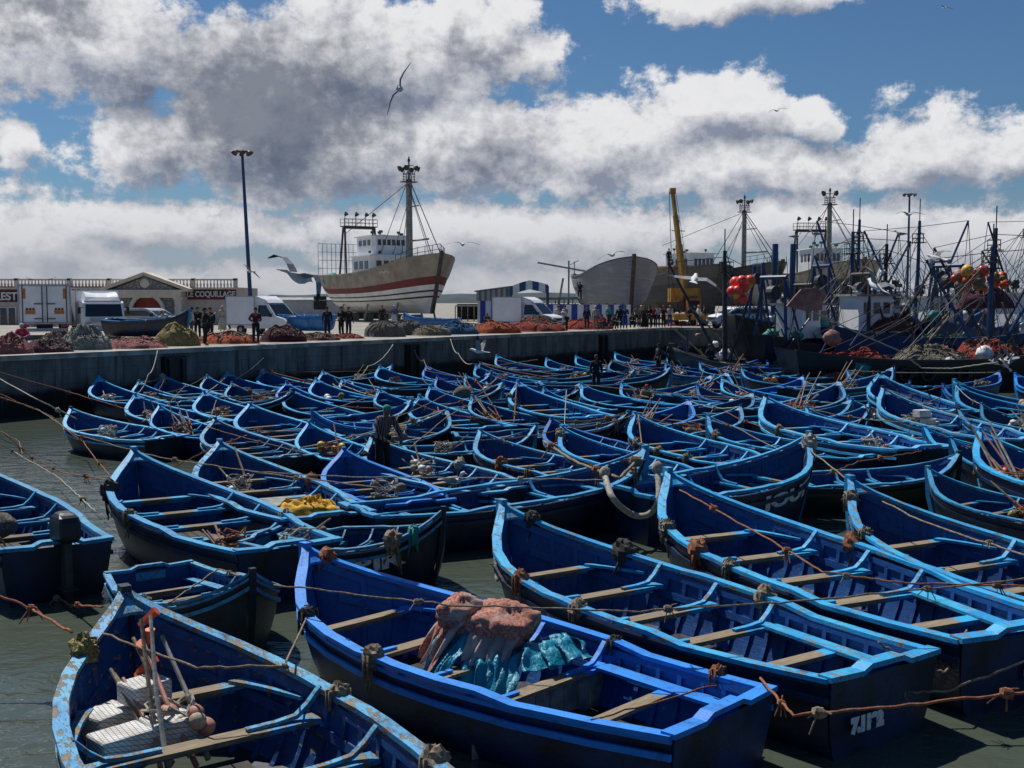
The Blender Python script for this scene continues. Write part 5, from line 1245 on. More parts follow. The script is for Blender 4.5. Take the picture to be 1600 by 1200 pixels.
bunch(1160,455,58,[(-9,-14,'redfloat',1.3),(-3,-16,'redfloat',1.2),(14,-17,'orange',1.2),(-17,0,'redfloat',1.2),(-10,-1,'redfloat',1.1),(-4,10,'redfloat',1.1),(2,12,'redfloat',1.),(12,-10,'yellow',.9),(3,-6,'redfloat',1.2),(-12,6,'yellow',.8)],'red buoys tied to the tripod mast of the small brown boat')
q = PD(1540,455,60); heap(q-Vector((0,0,.9)), 3.2, 1.4, 1.0, 'purple', 60, 'violet tarpaulin heap under the cluster of floats', corks=0)
# ---------------------------------------------------------------- lettering that follows a hull
def hull_text(key, s, t0, t1, sc, h, m, side=-1, rev=False, name='lettering', bold=.02):
    me = text_mesh(s, 1., bold, .0); root = BOATOBJ[key]
    xs = [v.co.x for v in me.vertices]; ys = [v.co.y for v in me.vertices]; a, b_ = min(xs), max(xs); c, d_ = min(ys), max(ys)
    import bmesh
    bm = bmesh.new(); bm.from_mesh(me); bmesh.ops.subdivide_edges(bm, edges=[e for e in bm.edges if e.calc_length() > .12], cuts=3, use_grid_fill=False); bmesh.ops.triangulate(bm, faces=bm.faces)
    for v in bm.verts:
        u = (v.co.x-a)/(b_-a); w_ = (v.co.y-c)/(d_-c)
        if rev: u = 1-u
        t = t0+(t1-t0)*u; s_ = sc+h*(.5-w_); p = hullp(t, max(0,s_), -.02, side); v.co = p
    bm.to_mesh(me); bm.free(); me.materials.clear(); me.materials.append(m)
    o = bpy.data.objects.new(name, me); COL.objects.link(o); o.parent = root; return o
M['fadedwhite'] = simple('faded_white_lettering', (.66,.68,.70), (.30,.31,.34), 9, .8, .1, lo=.36, hi=.46)
M['fadedyellow'] = simple('faded_yellow_lettering', (.28,.24,.06), (.03,.035,.03), 9, .8, .1, lo=.36, hi=.5)
hull_text('houf', 'JOUF', .50, .84, 1.35, 1.7, M['fadedwhite'], bold=.05)
hull_text('zebir', 'ZEBIR', .46, .88, 1.6, 1.4, M['fadedwhite'], bold=.05)
hull_text('gouda', 'OUDA', .66, .86, 1.3, .9, M['fadedwhite'], bold=.03)
hull_text('yellow', '7.8877', .62, .88, 1.5, 1.1, M['fadedyellow'], bold=.03)
hull_text('script', 'BOUARFA', .55, .82, 1.8, 1.2, M['fadedwhite'])
hull_text('stripe', '7/58', .45, .80, 1.5, .9, M['fadedwhite'], side=1, rev=True, bold=.03)
hull_text('letter', 'EL', .60, .85, 1.6, 1.8, M['fadedwhite'], bold=.04)
def transom_text(key, s, size, y, z, m):
    o = text_obj(s, size, m, BOATOBJ[key], (-.15, y, z), rot=(math.pi/2,0,-math.pi/2), bold=.02, ext=.003); return o
transom_text('num', '7.1182', .17, .30, .30, M['fadedwhite'])
transom_text('near', '7.96', .15, .1, .08, M['fadedyellow'])
transom_text('long', '6', .34, -.1, .38, M['fadedwhite'])
# ---------------------------------------------------------------- people
def bake(verts, edges, radii, name, sub=1):
    me = bpy.data.meshes.new(name); me.from_pydata([Vector(v) for v in verts], edges, [])
    o = bpy.data.objects.new(name, me); COL.objects.link(o)
    sk = o.modifiers.new('s', 'SKIN'); sk.use_smooth_shade = True
    ly = me.skin_vertices[0].data
    for i, r_ in enumerate(radii): ly[i].radius = r_ if isinstance(r_, tuple) else (r_, r_)
    ly[0].use_root = True
    if sub: o.modifiers.new('u', 'SUBSURF').levels = sub
    dg = bpy.context.evaluated_depsgraph_get(); out = bpy.data.meshes.new_from_object(o.evaluated_get(dg)); out.name = name
    bpy.data.objects.remove(o); bpy.data.meshes.remove(me); return out
BASE = dict(pel=(0,0,.96), spn=(0,-.01,1.14), che=(0,0,1.34), nec=(0,.0,1.49), hb=(0,.015,1.56), hm=(0,.03,1.655), ht=(0,.01,1.735),
 shl=(-.185,0,1.42), shr=(.185,0,1.42), ell=(-.245,-.02,1.16), elr=(.245,-.02,1.16), wrl=(-.255,.08,.94), wrr=(.255,.08,.94),
 hil=(-.095,0,.92), hir=(.095,0,.92), knl=(-.105,.03,.50), knr=(.105,.03,.50), anl=(-.11,-.02,.09), anr=(.11,-.02,.09), tol=(-.12,.15,.035), tor=(.12,.15,.035))
def shift(P_, dz=0, lean=0, hip=None):
    Q = dict(P_); up = ('spn','che','nec','hb','hm','ht','shl','shr','ell','elr','wrl','wrr')
    for k_ in up:
        v = Vector(Q[k_])-Vector((0,0,.96)); v = Matrix.Rotation(-lean,3,'X') @ v; Q[k_] = tuple(v+Vector((0,0,.96)))
    if hip is not None:
        d_ = Vector(hip)-Vector((0,0,.96))
        for k_ in up+('pel','hil','hir'): Q[k_] = tuple(Vector(Q[k_])+d_)
    return Q
POSE = {}
POSE['stand'] = dict(BASE)
q = dict(BASE); q.update(knl=(-.10,.20,.52), anl=(-.11,.22,.10), tol=(-.12,.39,.05), knr=(.10,-.04,.50), anr=(.11,-.32,.14), tor=(.12,-.18,.04), wrl=(-.27,-.1,.93), wrr=(.27,.25,1.0), elr=(.25,.05,1.17)); POSE['walk'] = q
q = dict(BASE); q.update(ell=(-.28,.20,1.24), wrl=(-.14,.42,1.42), elr=(.28,.20,1.26), wrr=(.12,.42,1.46)); POSE['aim'] = q
q = shift(BASE, lean=.75); 
def addv(q, k_, v): q[k_] = tuple(Vector(q[k_])+Vector(v))
addv(q,'wrl',(0,.25,-.35)); addv(q,'wrr',(0,.25,-.35)); addv(q,'ell',(0,.1,-.1)); addv(q,'elr',(0,.1,-.1)); POSE['bend'] = q
q = shift(BASE, lean=.45, hip=(0,-.12,.42)); q.update(knl=(-.17,.30,.62), knr=(.17,.30,.62), anl=(-.13,.08,.09), anr=(.13,.08,.09), tol=(-.14,.25,.035), tor=(.14,.25,.035))
q['wrl'] = (-.16,.50,.60); q['wrr'] = (.12,.52,.62); q['ell'] = (-.28,.25,.62); q['elr'] = (.27,.25,.62); POSE['crouch'] = q
q = dict(BASE); q.update(ell=(-.23,.10,1.15), wrl=(-.12,.30,1.12), elr=(.30,-.08,1.2), wrr=(.16,.12,1.10)); POSE['hold'] = q
q = shift(BASE, lean=.32); q['ell'] = (-.29,.30,1.08); q['wrl'] = (-.20,.48,.92); q['elr'] = (.28,.28,1.06); q['wrr'] = (.14,.50,.95); POSE['fish'] = q
q = dict(BASE); q.update(knl=(-.12,.25,.75), anl=(-.12,.12,.40), tol=(-.12,.28,.36), wrl=(-.2,.35,1.75), ell=(-.25,.25,1.5), wrr=(.2,.35,1.45), elr=(.26,.2,1.25)); POSE['climb'] = q
PM = {}
def pose_meshes(nm):
    if nm in PM: return PM[nm]
    q = POSE[nm]; V_ = []; E_ = []; R_ = []; ix = {}
    def add(k_, co, r_, par=None):
        ix[k_] = len(V_); V_.append(co); R_.append(r_)
        if par: E_.append((ix[par], ix[k_]))
    add('pel', q['pel'], (.13,.10)); add('spn', q['spn'], (.125,.09),'pel'); add('che', q['che'], (.15,.10),'spn'); add('nec', q['nec'], .052,'che')
    add('hb', q['hb'], (.062,.07),'nec'); add('hm', q['hm'], (.078,.098),'hb'); add('ht', q['ht'], (.055,.065),'hm')
    hm = Vector(q['hm']); fw = (Vector(q['hb'])-Vector(q['ht'])).cross(Vector((1,0,0))); fw = fw.normalized()
    if fw.y < 0: fw = -fw
    add('nose', tuple(hm+fw*.108+Vector((0,0,-.02))), .012, 'hm')
    for s_, n_ in ((-1,'l'),(1,'r')):
        add('ear'+n_, tuple(hm+Vector((s_*.088,-.005,-.01))), .014, 'hm')
        add('sh'+n_, q['sh'+n_], .058,'che'); add('el'+n_, q['el'+n_], .043,'sh'+n_); add('wr'+n_, q['wr'+n_], .028,'el'+n_)
        wr = Vector(q['wr'+n_]); d_ = (wr-Vector(q['el'+n_])).normalized(); sd_ = d_.cross(Vector((0,0,1))); sd_ = sd_.normalized() if sd_.length > .1 else Vector((0,1,0))
        pm = wr+d_*.055; add('pa'+n_, tuple(pm), (.036,.02),'wr'+n_)
        for f_, (o_, l_) in enumerate(((-.030,.085),(-.010,.10),(.010,.095),(.030,.075))):
            a = pm+d_*.04+sd_*o_; add('f%d'%f_+n_, tuple(a), .0105,'pa'+n_); add('g%d'%f_+n_, tuple(a+d_*l_*.55+Vector((0,.012,-.012))), .0085,'f%d'%f_+n_)
        add('th'+n_, tuple(wr+d_*.05-sd_*.05), .011,'wr'+n_)
        add('hi'+n_, q['hi'+n_], .085,'pel'); add('kn'+n_, q['kn'+n_], .058,'hi'+n_); add('an'+n_, q['an'+n_], .038,'kn'+n_); add('to'+n_, q['to'+n_], (.04,.028),'an'+n_)
    body = bake(V_, E_, R_, 'person_body')
    def sub_(keys_, edges, rad, name):
        return bake([q[k_] for k_ in keys_], [(keys_.index(a), keys_.index(b_)) for a, b_ in edges], rad, name)
    up = sub_(['pel','spn','che','nec','shl','ell','wrl','shr','elr','wrr'], [('pel','spn'),('spn','che'),('che','nec'),('che','shl'),('shl','ell'),('ell','wrl'),('che','shr'),('shr','elr'),('elr','wrr')],
        [(.165,.13),(.155,.12),(.18,.13),.07,.082,.062,.044,.082,.062,.044], 'jacket')
    lo = sub_(['pel','hil','knl','anl','hir','knr','anr'], [('pel','hil'),('hil','knl'),('knl','anl'),('pel','hir'),('hir','knr'),('knr','anr')], [(.15,.115),.10,.078,.058,.10,.078,.058], 'trousers')
    def robe():
        mb = MB(); pel = Vector(q['pel']); rings = []; fz = .12
        for i, (k_, r_) in enumerate(((0,.30),(.3,.27),(.6,.22),(.8,.19),(1,.18))):
            z = fz+(pel.z+.1-fz)*k_; c = Vector((pel.x*k_, pel.y*k_, z)); rings.append([(c.x+r_*(1+.07*math.sin(5*a))*math.cos(a), c.y+r_*.8*(1+.07*math.sin(5*a))*math.sin(a), z) for a in [2*math.pi*j/16 for j in range(16)]])
        mb.strip(rings); o = mb.build('robe', M['dark'], smooth=True); me = o.data; bpy.data.objects.remove(o); return me
    hm2 = Vector(q['hm']); mb = MB(); mb.ball((hm2.x,hm2.y-.018,hm2.z+.028),(.088,.105,.092),10,7); o = mb.build('hair', M['dark'], smooth=True); hair = o.data; bpy.data.objects.remove(o)
    mb = MB(); mb.strip([[(hm2.x+r_*math.cos(a),hm2.y+r_*1.1*math.sin(a),hm2.z+z) for a in [2*math.pi*j/14 for j in range(14)]] for r_, z in ((.14,.035),(.095,.05),(.09,.10),(.05,.13))]); o = mb.build('hat', M['dark']); hat = o.data; bpy.data.objects.remove(o)
    PM[nm] = dict(body=body, jacket=up, trousers=lo, robe=robe(), hair=hair, hat=hat); return PM[nm]
def cloth(n, c): 
    k_ = 'cloth_'+n
    if k_ not in M: M[k_] = simple(k_, c, tuple(q_*.6 for q_ in c), 6, .9, .4, .02)
    return M[k_]
CL = dict(black=(.012,.012,.014), navy=(.012,.02,.05), maroon=(.14,.015,.03), magenta=(.45,.03,.13), white=(.62,.62,.60), cream=(.5,.45,.36), red=(.42,.03,.03), brown=(.08,.055,.04), grey=(.14,.14,.15), blue=(.03,.10,.32), jeans=(.03,.05,.10), purple=(.12,.10,.28), green=(.02,.14,.09), tan=(.3,.22,.12), teal=(.02,.28,.24))
for k_, v_ in CL.items(): cloth(k_, v_)
SK = [simple('skin_tone', (.34,.19,.12), (.27,.15,.095), 5, .6, .1), simple('skin_tone_dark', (.16,.085,.055), (.12,.065,.04), 5, .6, .1)]
def stripemat(N, b):
    s_ = N.new('ShaderNodeSeparateXYZ'); N.l.new(OBJ(N), s_.inputs[0]); w_ = N.math('PINGPONG', s_.outputs[0], .028)
    N.set(b, 'Base Color', N.mix(N.ramp(w_, .011, .017), (.012,.011,.013), (.20,.14,.14)))
M['cloth_striped'] = mat('striped_shirt', stripemat, rough=.9)
def person(loc, rz, h, pose, up, lo, head, label, skin=0, robe=False, group='people on the quay'):
    me = pose_meshes(pose); root = empty('person', loc, rz, label, 'person', group); s_ = h/1.75; root.scale = (s_,s_,s_)
    def part(n, mesh, mt, par=root):
        o = bpy.data.objects.new(n, mesh); COL.objects.link(o); o.parent = par
        if not mesh.materials: mesh.materials.append(mt)
        o.material_slots[0].link = 'OBJECT'; o.material_slots[0].material = mt; return o
    b_ = part('body', me['body'], SK[skin]); part('jacket', me['jacket'], M['cloth_'+up])
    if robe: part('robe', me['robe'], M['cloth_'+lo])
    else: part('trousers', me['trousers'], M['cloth_'+lo])
    if head[0] == '^': part('hat', me['hat'], M['cloth_'+head[1:]])
    else: part('hair' if head == 'black' else 'cap', me['hair'], M['cloth_'+head])
    return root
def pq(px, pyfeet, hpx, pose, rz, up, lo, head, label, **kw):
    if pyfeet < 520: Dn = 1.75*F/hpx if hpx else 90
    else: Dn = (HC-ZD)*F/(pyfeet-472)
    Dw = (HC-ZD)*F/max(edgey(px)-472,20)+.45
    Dn = max(Dn, Dw); Dn = min(Dn, 100)
    return person(pin(px,Dn), R(rz), kw.pop('h',1.74), pose, up, lo, head, label, **kw)
for a in [
 (33,548,45,'crouch',200,'magenta','blue','white','person in a magenta jacket and pale cap sitting at the left among the nets',{}),
 (263,530,38,'bend',150,'white','jeans','^tan','person in white with a straw hat leaning behind the yellow net bale',{}),
 (299,532,48,'stand',100,'white','grey','black','person in a white shirt standing right of the yellow net bale',{}),
 (308,530,46,'hold',190,'black','black','black','dark dressed person behind the one in the white shirt',{}),
 (319,540,56,'aim',-60,'black','black','black','person in black raising a camera at the quay edge',{}),
 (328,534,50,'stand',160,'black','navy','black','person in black standing just behind the camera holder',{}),
 (347,515,40,'stand',180,'cream','cream','white','person in a pale robe standing by the restaurant wall',dict(robe=True)),
 (361,518,38,'crouch',90,'white','grey','black','person in white crouching beside the white van',{}),
 (399,538,54,'hold',200,'maroon','black','black','person at the quay edge holding a maroon jacket, in front of the white van',{}),
 (511,528,42,'stand',185,'navy','navy','black','person in dark clothes standing by the blue boat ashore',dict(skin=1)),
 (533,526,45,'hold',150,'black','black','black','man in black, left one of two talking by the small boat ashore',{}),
 (544,526,47,'stand',220,'black','navy','red','person in black with a red cap standing under the warehouse',{}),
 (597,508,34,'stand',170,'black','black','black','dark dressed person under the beached ship',{}),
 (616,508,34,'stand',180,'purple','white','white','person in a white headscarf and purple under the beached ship',dict(robe=True)),
 (632,508,33,'crouch',180,'white','grey','white','person in a white hat sitting under the beached ship',{}),
 (760,508,35,'crouch',200,'navy','navy','black','dark crouching person left of the white box van',{}),
 (785,508,34,'crouch',170,'maroon','black','black','crouching person in maroon beside the van box',{}),
 (872,505,36,'stand',180,'white','white','black','person in a white robe in front of the striped fence',dict(robe=True)),
 (883,505,36,'hold',150,'cream','white','black','second figure in pale robe in front of the striped fence',dict(robe=True)),
 (886,512,40,'bend',80,'white','black','black','person in a white shirt bending beside the red nets',{}),
 (917,507,38,'stand',190,'navy','navy','black','person in navy by the striped fence near the grey hull',{}),
 (931,509,40,'stand',175,'cream','tan','white','person in a cream shirt and pale cap under the grey hull',{}),
 (944,514,38,'crouch',120,'red','jeans','black','person in a red top crouching at the quay edge',{}),
 (958,515,38,'crouch',220,'brown','brown','black','person in brown crouching next to the one in red',{}),
 (968,513,40,'stand',160,'black','black','black','person in black standing behind the crouching group',{}),
 (977,513,38,'hold',180,'blue','blue','black','person in bright blue behind the crouching group',{}),
 (988,515,36,'crouch',180,'black','navy','black','dark figure crouching at the quay edge below the stem of the grey hull',{}),
 (1007,514,44,'stand',190,'brown','black','brown','tall figure in brown robe at the quay edge',dict(robe=True)),
 (1015,513,40,'hold',150,'black','brown','black','person in black beside the figure in brown',{}),
 (1037,514,46,'hold',200,'maroon','black','red','person in a maroon top and red cap standing near the quay corner',{}),
 (1047,509,36,'stand',180,'white','blue','white','person in white and blue behind the one in maroon',{}),
 (1077,512,42,'walk',-60,'black','black','black','person in black striding along the quay by the crane',{}),
 (1092,509,40,'walk',110,'white','cream','white','person in a white shirt walking by the crane',{}),
 (1101,507,38,'walk',90,'navy','grey','black','person in navy walking behind the white shirt',{}),
 (995,506,35,'stand',180,'grey','black','black','grey dressed figure in the crowd under the hulls',{}),
 (1002,505,35,'stand',200,'tan','black','white','tan dressed figure with white cap in the crowd under the hulls',{}),
 (1021,505,35,'stand',170,'red','black','black','red dressed figure in the crowd under the hulls',{}),
 (1028,505,35,'hold',190,'white','jeans','black','white shirted figure in the crowd under the hulls',{}),
 (952,505,34,'stand',190,'teal','black','black','teal dressed figure in the crowd behind the red top',{})]:
    pq(*a[:9], **a[9])
person(G1.location+Vector((0,0,0)), 0, 1.7, 'climb', 'black', 'black', 'black', 'dark figure climbing a ladder against the left side of the grey hull', group='people on the quay').location = PD(906,470,100)
person(PD(1045,416,112), R(200), 1.75, 'stand', 'navy','black','black','figure standing up on the rail of the dark hull by the crane', group='people on the quay')
# people in boats
def inboat(key, x, y, z, rz, h, pose, up, lo, head, label, **kw): return person(inb(key,x,y,z), rz, h, pose, up, lo, head, label, group='people in the rowing boats', **kw)
fm = inboat('man', 5.6, .05, .30, R(215), 1.78, 'fish', 'striped','black','teal','fisherman in a striped shirt and teal cap standing in a bow, working on a line', skin=1)
for k_, x, y, rz, up, lo, hd_, lab in (('row1m',3.4,.1,150,'black','black','black','dark figure standing in the boat below the quay corner'),('east1',3.6,0,200,'black','navy','black','dark figure standing in the first boat after the quay corner'),
   ('east1',2.4,.2,120,'brown','black','black','figure in brown standing behind the first one in the same boat'),('east2',3.,0,230,'navy','black','maroon','figure in navy with a maroon cap in the second boat after the corner'),('script',2.6,.1,180,'black','black','maroon','figure in black with maroon cap standing in the black hull'),('row1m',4.4,.1,180,'black','black','black','second dark figure at the bow below the quay corner')):
    inboat(k_, x, y, .25, R(rz), 1.72, 'stand' if 'standing' in lab else 'hold', up, lo, hd_, lab, skin=1)
inboat('redcap', 4.5, 0, .2, R(190), 1.55, 'crouch','tan','brown','red','person with a red cap bent over gear in the bow near the hooked boat')
# ---------------------------------------------------------------- gulls
M['gullwhite'] = simple('gull_white_feathers', (.72,.72,.70), (.6,.6,.6), 8, .8, .1); M['gullgrey'] = simple('gull_grey_feathers', (.28,.29,.31), (.2,.2,.22), 6, .8, .1); M['gullblack'] = simple('gull_black_tips', (.03,.03,.03), None, 6, .8)
def wing(pts, side, root, under=False):
    """pts: (out, z, back, chord)"""
    mb = MB(); rings = []
    for i, (o_, z, bk, c) in enumerate(pts):
        x = side*o_; th = .018*(1-i/len(pts))+.004
        rings.append([(x,c*.45-bk,z),(x,c*.15-bk,z+th+c*.07),(x,-c*.55-bk,z),(x,c*.1-bk,z-.004+c*.035)])
    mb.strip(rings); n = len(rings)-1; mb.m = [0]*len(mb.f)
    for q_ in range(len(mb.f)):
        if q_ < n*4 and q_//4 >= n-1: mb.m[q_] = 1
    mb.build('wing', [M['gullgrey'], M['gullblack']], root, smooth=False)
def gull(loc, rot, sc, wl, wr, label, perch=False, folded=False):
    root = empty('gull', loc, 0, label, 'gull', 'gulls around the harbour'); root.rotation_euler = rot; root.scale = (sc,)*3
    mb = MB(); sp = [(-.24,.0,.012,.0),(-.17,.03,.03,.0),(-.05,.068,.06,0),(.06,.07,.065,0),(.14,.05,.05,.01),(.19,.036,.04,.03),(.235,.035,.036,.045),(.27,.018,.02,.04)]
    if perch: sp = [(y, r1, r2, z+(.10*(y+.05) if y > -.05 else 0)+(.10 if y > .15 else 0)) for y, r1, r2, z in sp]
    mb.strip([[(r1*math.cos(a),y,z+r2*math.sin(a)) for a in [2*math.pi*j/10 for j in range(10)]] for y, r1, r2, z in sp]); mb.build('body', M['gullwhite'], root, smooth=True)
    hy, hz = sp[-1][0], sp[-1][3]
    mb = MB(); mb.tube([(0,hy-.01,hz),(0,hy+.05,hz-.012)],[.014,.004],6); mb.build('beak', M['yellow'], root)
    mb = MB(); mb.strip([[(-.03,-.2,0),(.03,-.2,0),(.03,-.2,.012),(-.03,-.2,.012)],[(-.075,-.36,0),(.075,-.36,0),(.075,-.36,.006),(-.075,-.36,.006)]]); mb.build('tail', M['gullwhite'], root)
    if folded:
        for s_ in (-1,1):
            mb = MB(); mb.strip([[(s_*x,y,z+.02*math.cos(a)+0) if 0 else (s_*(x+.012*math.cos(a)), y, z+r_*math.sin(a)) for a in [2*math.pi*j/8 for j in range(8)]] for x, y, z, r_ in ((.06,.12,.03,.03),(.07,.0,.03,.06),(.055,-.15,.02,.045),(.02,-.36,.0,.012))]); mb.build('wing', M['gullgrey'], root, smooth=True)
        for s_ in (-1,1): mb = MB(); mb.tube([(s_*.03,.02,-.05),(s_*.03,.03,-.16)],.008,5); mb.box((s_*.03,.05,-.162),(.04,.06,.006)); mb.build('leg', M['yellow'], root)
    else: wing(wl, -1, root); wing(wr, 1, root)
    return root
Wf = [(.03,.01,0,.20),(.2,.09,-.03,.19),(.38,.08,.0,.15),(.55,.03,.07,.09),(.68,-.01,.13,.02)]
Wup = [(.03,.01,0,.20),(.16,.15,-.03,.19),(.28,.30,.0,.15),(.38,.44,.06,.09),(.45,.54,.12,.02)]
gull(PD(471,434,17.5), (R(8),R(-3),R(-62)), 1.0, Wf, Wf, 'placeholder')
_g = bpy.context.scene.objects; 
g0 = [o for o in COL.objects if o.get('label') == 'placeholder'][0]
for ch in list(g0.children): bpy.data.objects.remove(ch)
bpy.data.objects.remove(g0)
WA1 = [(.03,.01,0,.22),(.13,.14,0,.21),(.24,.23,0,.17),(.38,.26,.0,.11),(.50,.22,.0,.03)]
WA2 = [(.03,.01,0,.22),(.15,.04,0,.20),(.26,.03,0,.17),(.33,-.06,.02,.13),(.36,-.20,.03,.09),(.365,-.36,.05,.02)]
gull(PD(466,434,15.5), (R(-14),R(4),R(-24)), 1.12, WA1, WA2, 'large gull gliding low over the quay near the floodlight mast, wings arched')
gull(PD(625,139,26), (R(15),R(-62),R(-20)), .95, Wf, Wf, 'gull banking high in the clouds above the beached ship')
gull(PD(748,549,36), (R(5),0,R(70)), 1.05, [(.03,.01,0,.2),(.1,.2,0,.18),(.18,.36,0,.13),(.22,.5,0,.03)], [(.03,.01,0,.2),(.18,.12,0,.18),(.34,.24,0,.13),(.5,.36,0,.03)], 'white gull with raised wings diving before the quay wall')
gull(PD(723,382,50), (0,0,R(10)), 1.1, Wf, Wf, 'small gull gliding right of the beached ship')
gull(PD(957,399,48), (R(5),R(15),R(200)), 1.0, Wf, Wf, 'small gull above the bare grey hull')
gull(PD(1085,437,20), (R(10),R(14),R(-10)), 1.05, [(.03,.01,0,.2),(.18,-.02,-.03,.18),(.34,-.03,.0,.14),(.5,-.02,.07,.03)], [(.03,.01,0,.22),(.2,.04,-.03,.20),(.38,-.02,.0,.17),(.55,-.12,.07,.05)], 'white gull sweeping past the crane with spread wings')
gull(PD(1462,403,30), (R(10),R(-20),R(40)), .9, WA2, Wf, 'gull with a drooping wing above the float cluster')
gull(PD(1420,335,60), (0,0,R(15)), 1.3, Wf, Wf, 'gull crossing in front of the slim floodlight mast')
gull(PD(1214,173,70), (R(5),R(-12),R(15)), 1.0, Wf, Wf, 'tiny gull high in the clouds at right')
gull(PD(1476,12,70), (R(5),R(8),R(15)), .8, Wf, Wf, 'tiny gull near the top of the sky')
gull(PD(391,424,55), (R(5),R(30),R(60)), 1.0, Wf, Wf, 'small gull passing in front of the tall blue mast')
gull(PD(1368,447,40), (R(20),R(15),R(20)), 2.0, WA1, Wf, 'gull with big arched grey wings over the trawler roofs')
gull(PD(1378,425,34), (R(0),R(35),R(-30)), 1.0, Wup, Wf, 'gull flapping above the trawler derricks')
gull(PD(1340,458,46), (R(0),R(0),R(130)), 1.2, Wup, WA1, 'gull rising over the slatted wheelhouse')
for px, py, D_, rz, lab in ((1243,370,66,-70,'gull perched on the left derrick of the dark trawler'),(1274,366,66,100,'gull perched on the blue twin posts'),(1407,366,66,60,'gull perched on the leaning blue derrick'),(47,437,95,80,'bird perched on the restaurant balustrade, left one'),(81,437,95,-80,'bird perched on the restaurant balustrade, right one')):
    gull(PD(px,py,D_), (0,0,R(rz)), 1.3, None, None, lab, True, True)
p = inb('man', 2.05, .25, .72); gull(p, (0,0,R(-130)), 1.15, None, None, 'gull standing on a thwart behind the striped fisherman', True, True)
p = P(1511,598,.05); gull(p, (0,0,R(80)), 1.2, None, None, 'white gull afloat near the right edge', True, True)
for i, (dx, dy, rz) in enumerate(((0,0,20),(-14,4,80),(12,-3,-40),(4,8,120))): gull(PD(1568+dx,563+dy,52), (R(20*i),R(10*i),R(rz)), 1.0, Wup, [(a,b_*.7,c,d_) for a,b_,c,d_ in Wup], 'gull of the fluttering flock over the right hand boats, '+('middle one','left one','upper right one','lowest one')[i])
# ---------------------------------------------------------------- gear in the boats
def bundle(key, x, y, z, label, seed, nf=6, npole=4, cols=('white','ropepale','pinkbuoy'), plen=1.6, fr=.085, spread=.32, box=0, rope=True, cat='fishing gear'):
    rr = random.Random(seed); root = empty('gear_bundle', inb(key,x,y,z), INFO[key]['hd'], label, cat, 'fishing gear piled in the boats')
    for i in range(npole):
        a = Vector((rr.uniform(-.5,-.1)*plen*.5, rr.uniform(-.25,.25), 0)); b_ = a+Vector((rr.uniform(.55,.9)*plen*.6, rr.uniform(-.22,.22), rr.uniform(.25,.65)*plen*.75)); m_ = a.lerp(b_,.5)+Vector((0,rr.uniform(-.03,.03),.02))
        mb = MB(); mb.tube([a,m_,b_],[.026,.022,.018],6); mb.build('pole', M[rr.choice(['wood','wood','greywood','pinkbuoy'])], root)
    for i in range(nf):
        c = (rr.uniform(-spread,spread), rr.uniform(-spread,spread), fr+rr.uniform(0,.28)); mb = MB(); e = rr.uniform(.8,1.3)
        mb.ball(c, (fr*e,fr*rr.uniform(.8,1.1),fr*rr.uniform(.8,1.1)), 10, 7); mb.build('float', M[rr.choice(cols)], root, smooth=True)
    for i in range(box):
        mb = MB(); mb.box((rr.uniform(-spread,spread), rr.uniform(-spread,spread), .16+i*.12),(.42,.3,.2), rz=rr.random()*2); mb.build('foam_block', M['white'], root)
    if rope:
        mb = MB()
        for k_ in range(3):
            pts = []; a0 = rr.uniform(0,6)
            for j in range(26):
                a = a0+j*.55; r_ = spread*(.5+.4*rr.random()); pts.append((r_*math.cos(a), r_*math.sin(a), .08+.12*k_+rr.uniform(0,.14)))
            mb.tube(pts, .014, 4)
        mb.build('tangled_line', M[rr.choice(['rope','ropepale','ropered'])], root)
    return root
bundle('row1a',4.7,.1,.35,'white buoys and a red rag heaped in the leftmost bow by the wall',1,9,1,('white','white','redfloat'))
bundle('row2a',4.6,.1,.35,'crossed pale sticks and one white float in the bow of the second row at left',2,3,4,('white','pinkbuoy'))
bundle('row2b',4.7,-.1,.35,'pile of pinkish white floats in the second row bow',3,10,0,('white','pinkbuoy','ropepale'))
bundle('float2',4.2,.1,.45,'two yellowish white round floats on a thwart',4,3,0,('white','net_yellow'),fr=.15,rope=False)
bundle('row1e',3.8,-.1,.4,'heap of small white floats beside a thin upright stick',5,12,1,('white','ropepale'))
bundle('row1f',4.9,-.2,.35,'small tangle of white floats in the sixth bow by the wall',6,5,0)
bundle('row1h',4.2,-.3,.5,'coil of pale rope resting on the rail by the tall bowed boat',7,2,0,('ropepale',),rope=True,fr=.13)
bundle('row1j',4.3,0,.4,'brown net and orange floats in the bow by the wall',8,7,0,('pinkbuoy','rope','orange'))
bundle('row1k',3.0,.2,.4,'jumble of pale and blue lines amidships left of the third fender',9,6,3,('white','sky0') if 0 else ('white','ropepale'))
bundle('row1l',4.0,0,.45,'orange float on a thwart near the quay corner',10,2,1,('orange','redfloat'),fr=.12)
bundle('row1m',4.0,-.3,.35,'yellow and white plastic crates under the quay corner',11,4,0,('yellow','white'),box=2)
bundle('west',3.5,.1,.4,'pale turquoise netting bundled in the leftmost bow of the fleet',12,6,1,('teal','white'))
bundle('man',4.4,-.4,.4,'pinkish fishing lines and sticks at the feet of the fisherman',13,7,3,('pinkbuoy','ropepale','white'),plen=1.8)
bundle('boards',4.75,.0,.35,'reddish pole, white float and mesh leaning on the bow thwart of the boarded boat',14,3,2,('white','pinkbuoy'),plen=2.2)
bundle('buoys',4.9,.35,.45,'heap of pale and orange buoys with many wooden poles in the big bow at right',15,14,9,('ropepale','orange','pinkbuoy','net_beige','net_yellow'),plen=2.6,fr=.11,spread=.5)
bundle('foam',4.7,-.1,.4,'pale net and foam blocks heaped in the faded bow at right',16,5,0,('white','net_beige'),box=4,spread=.5)
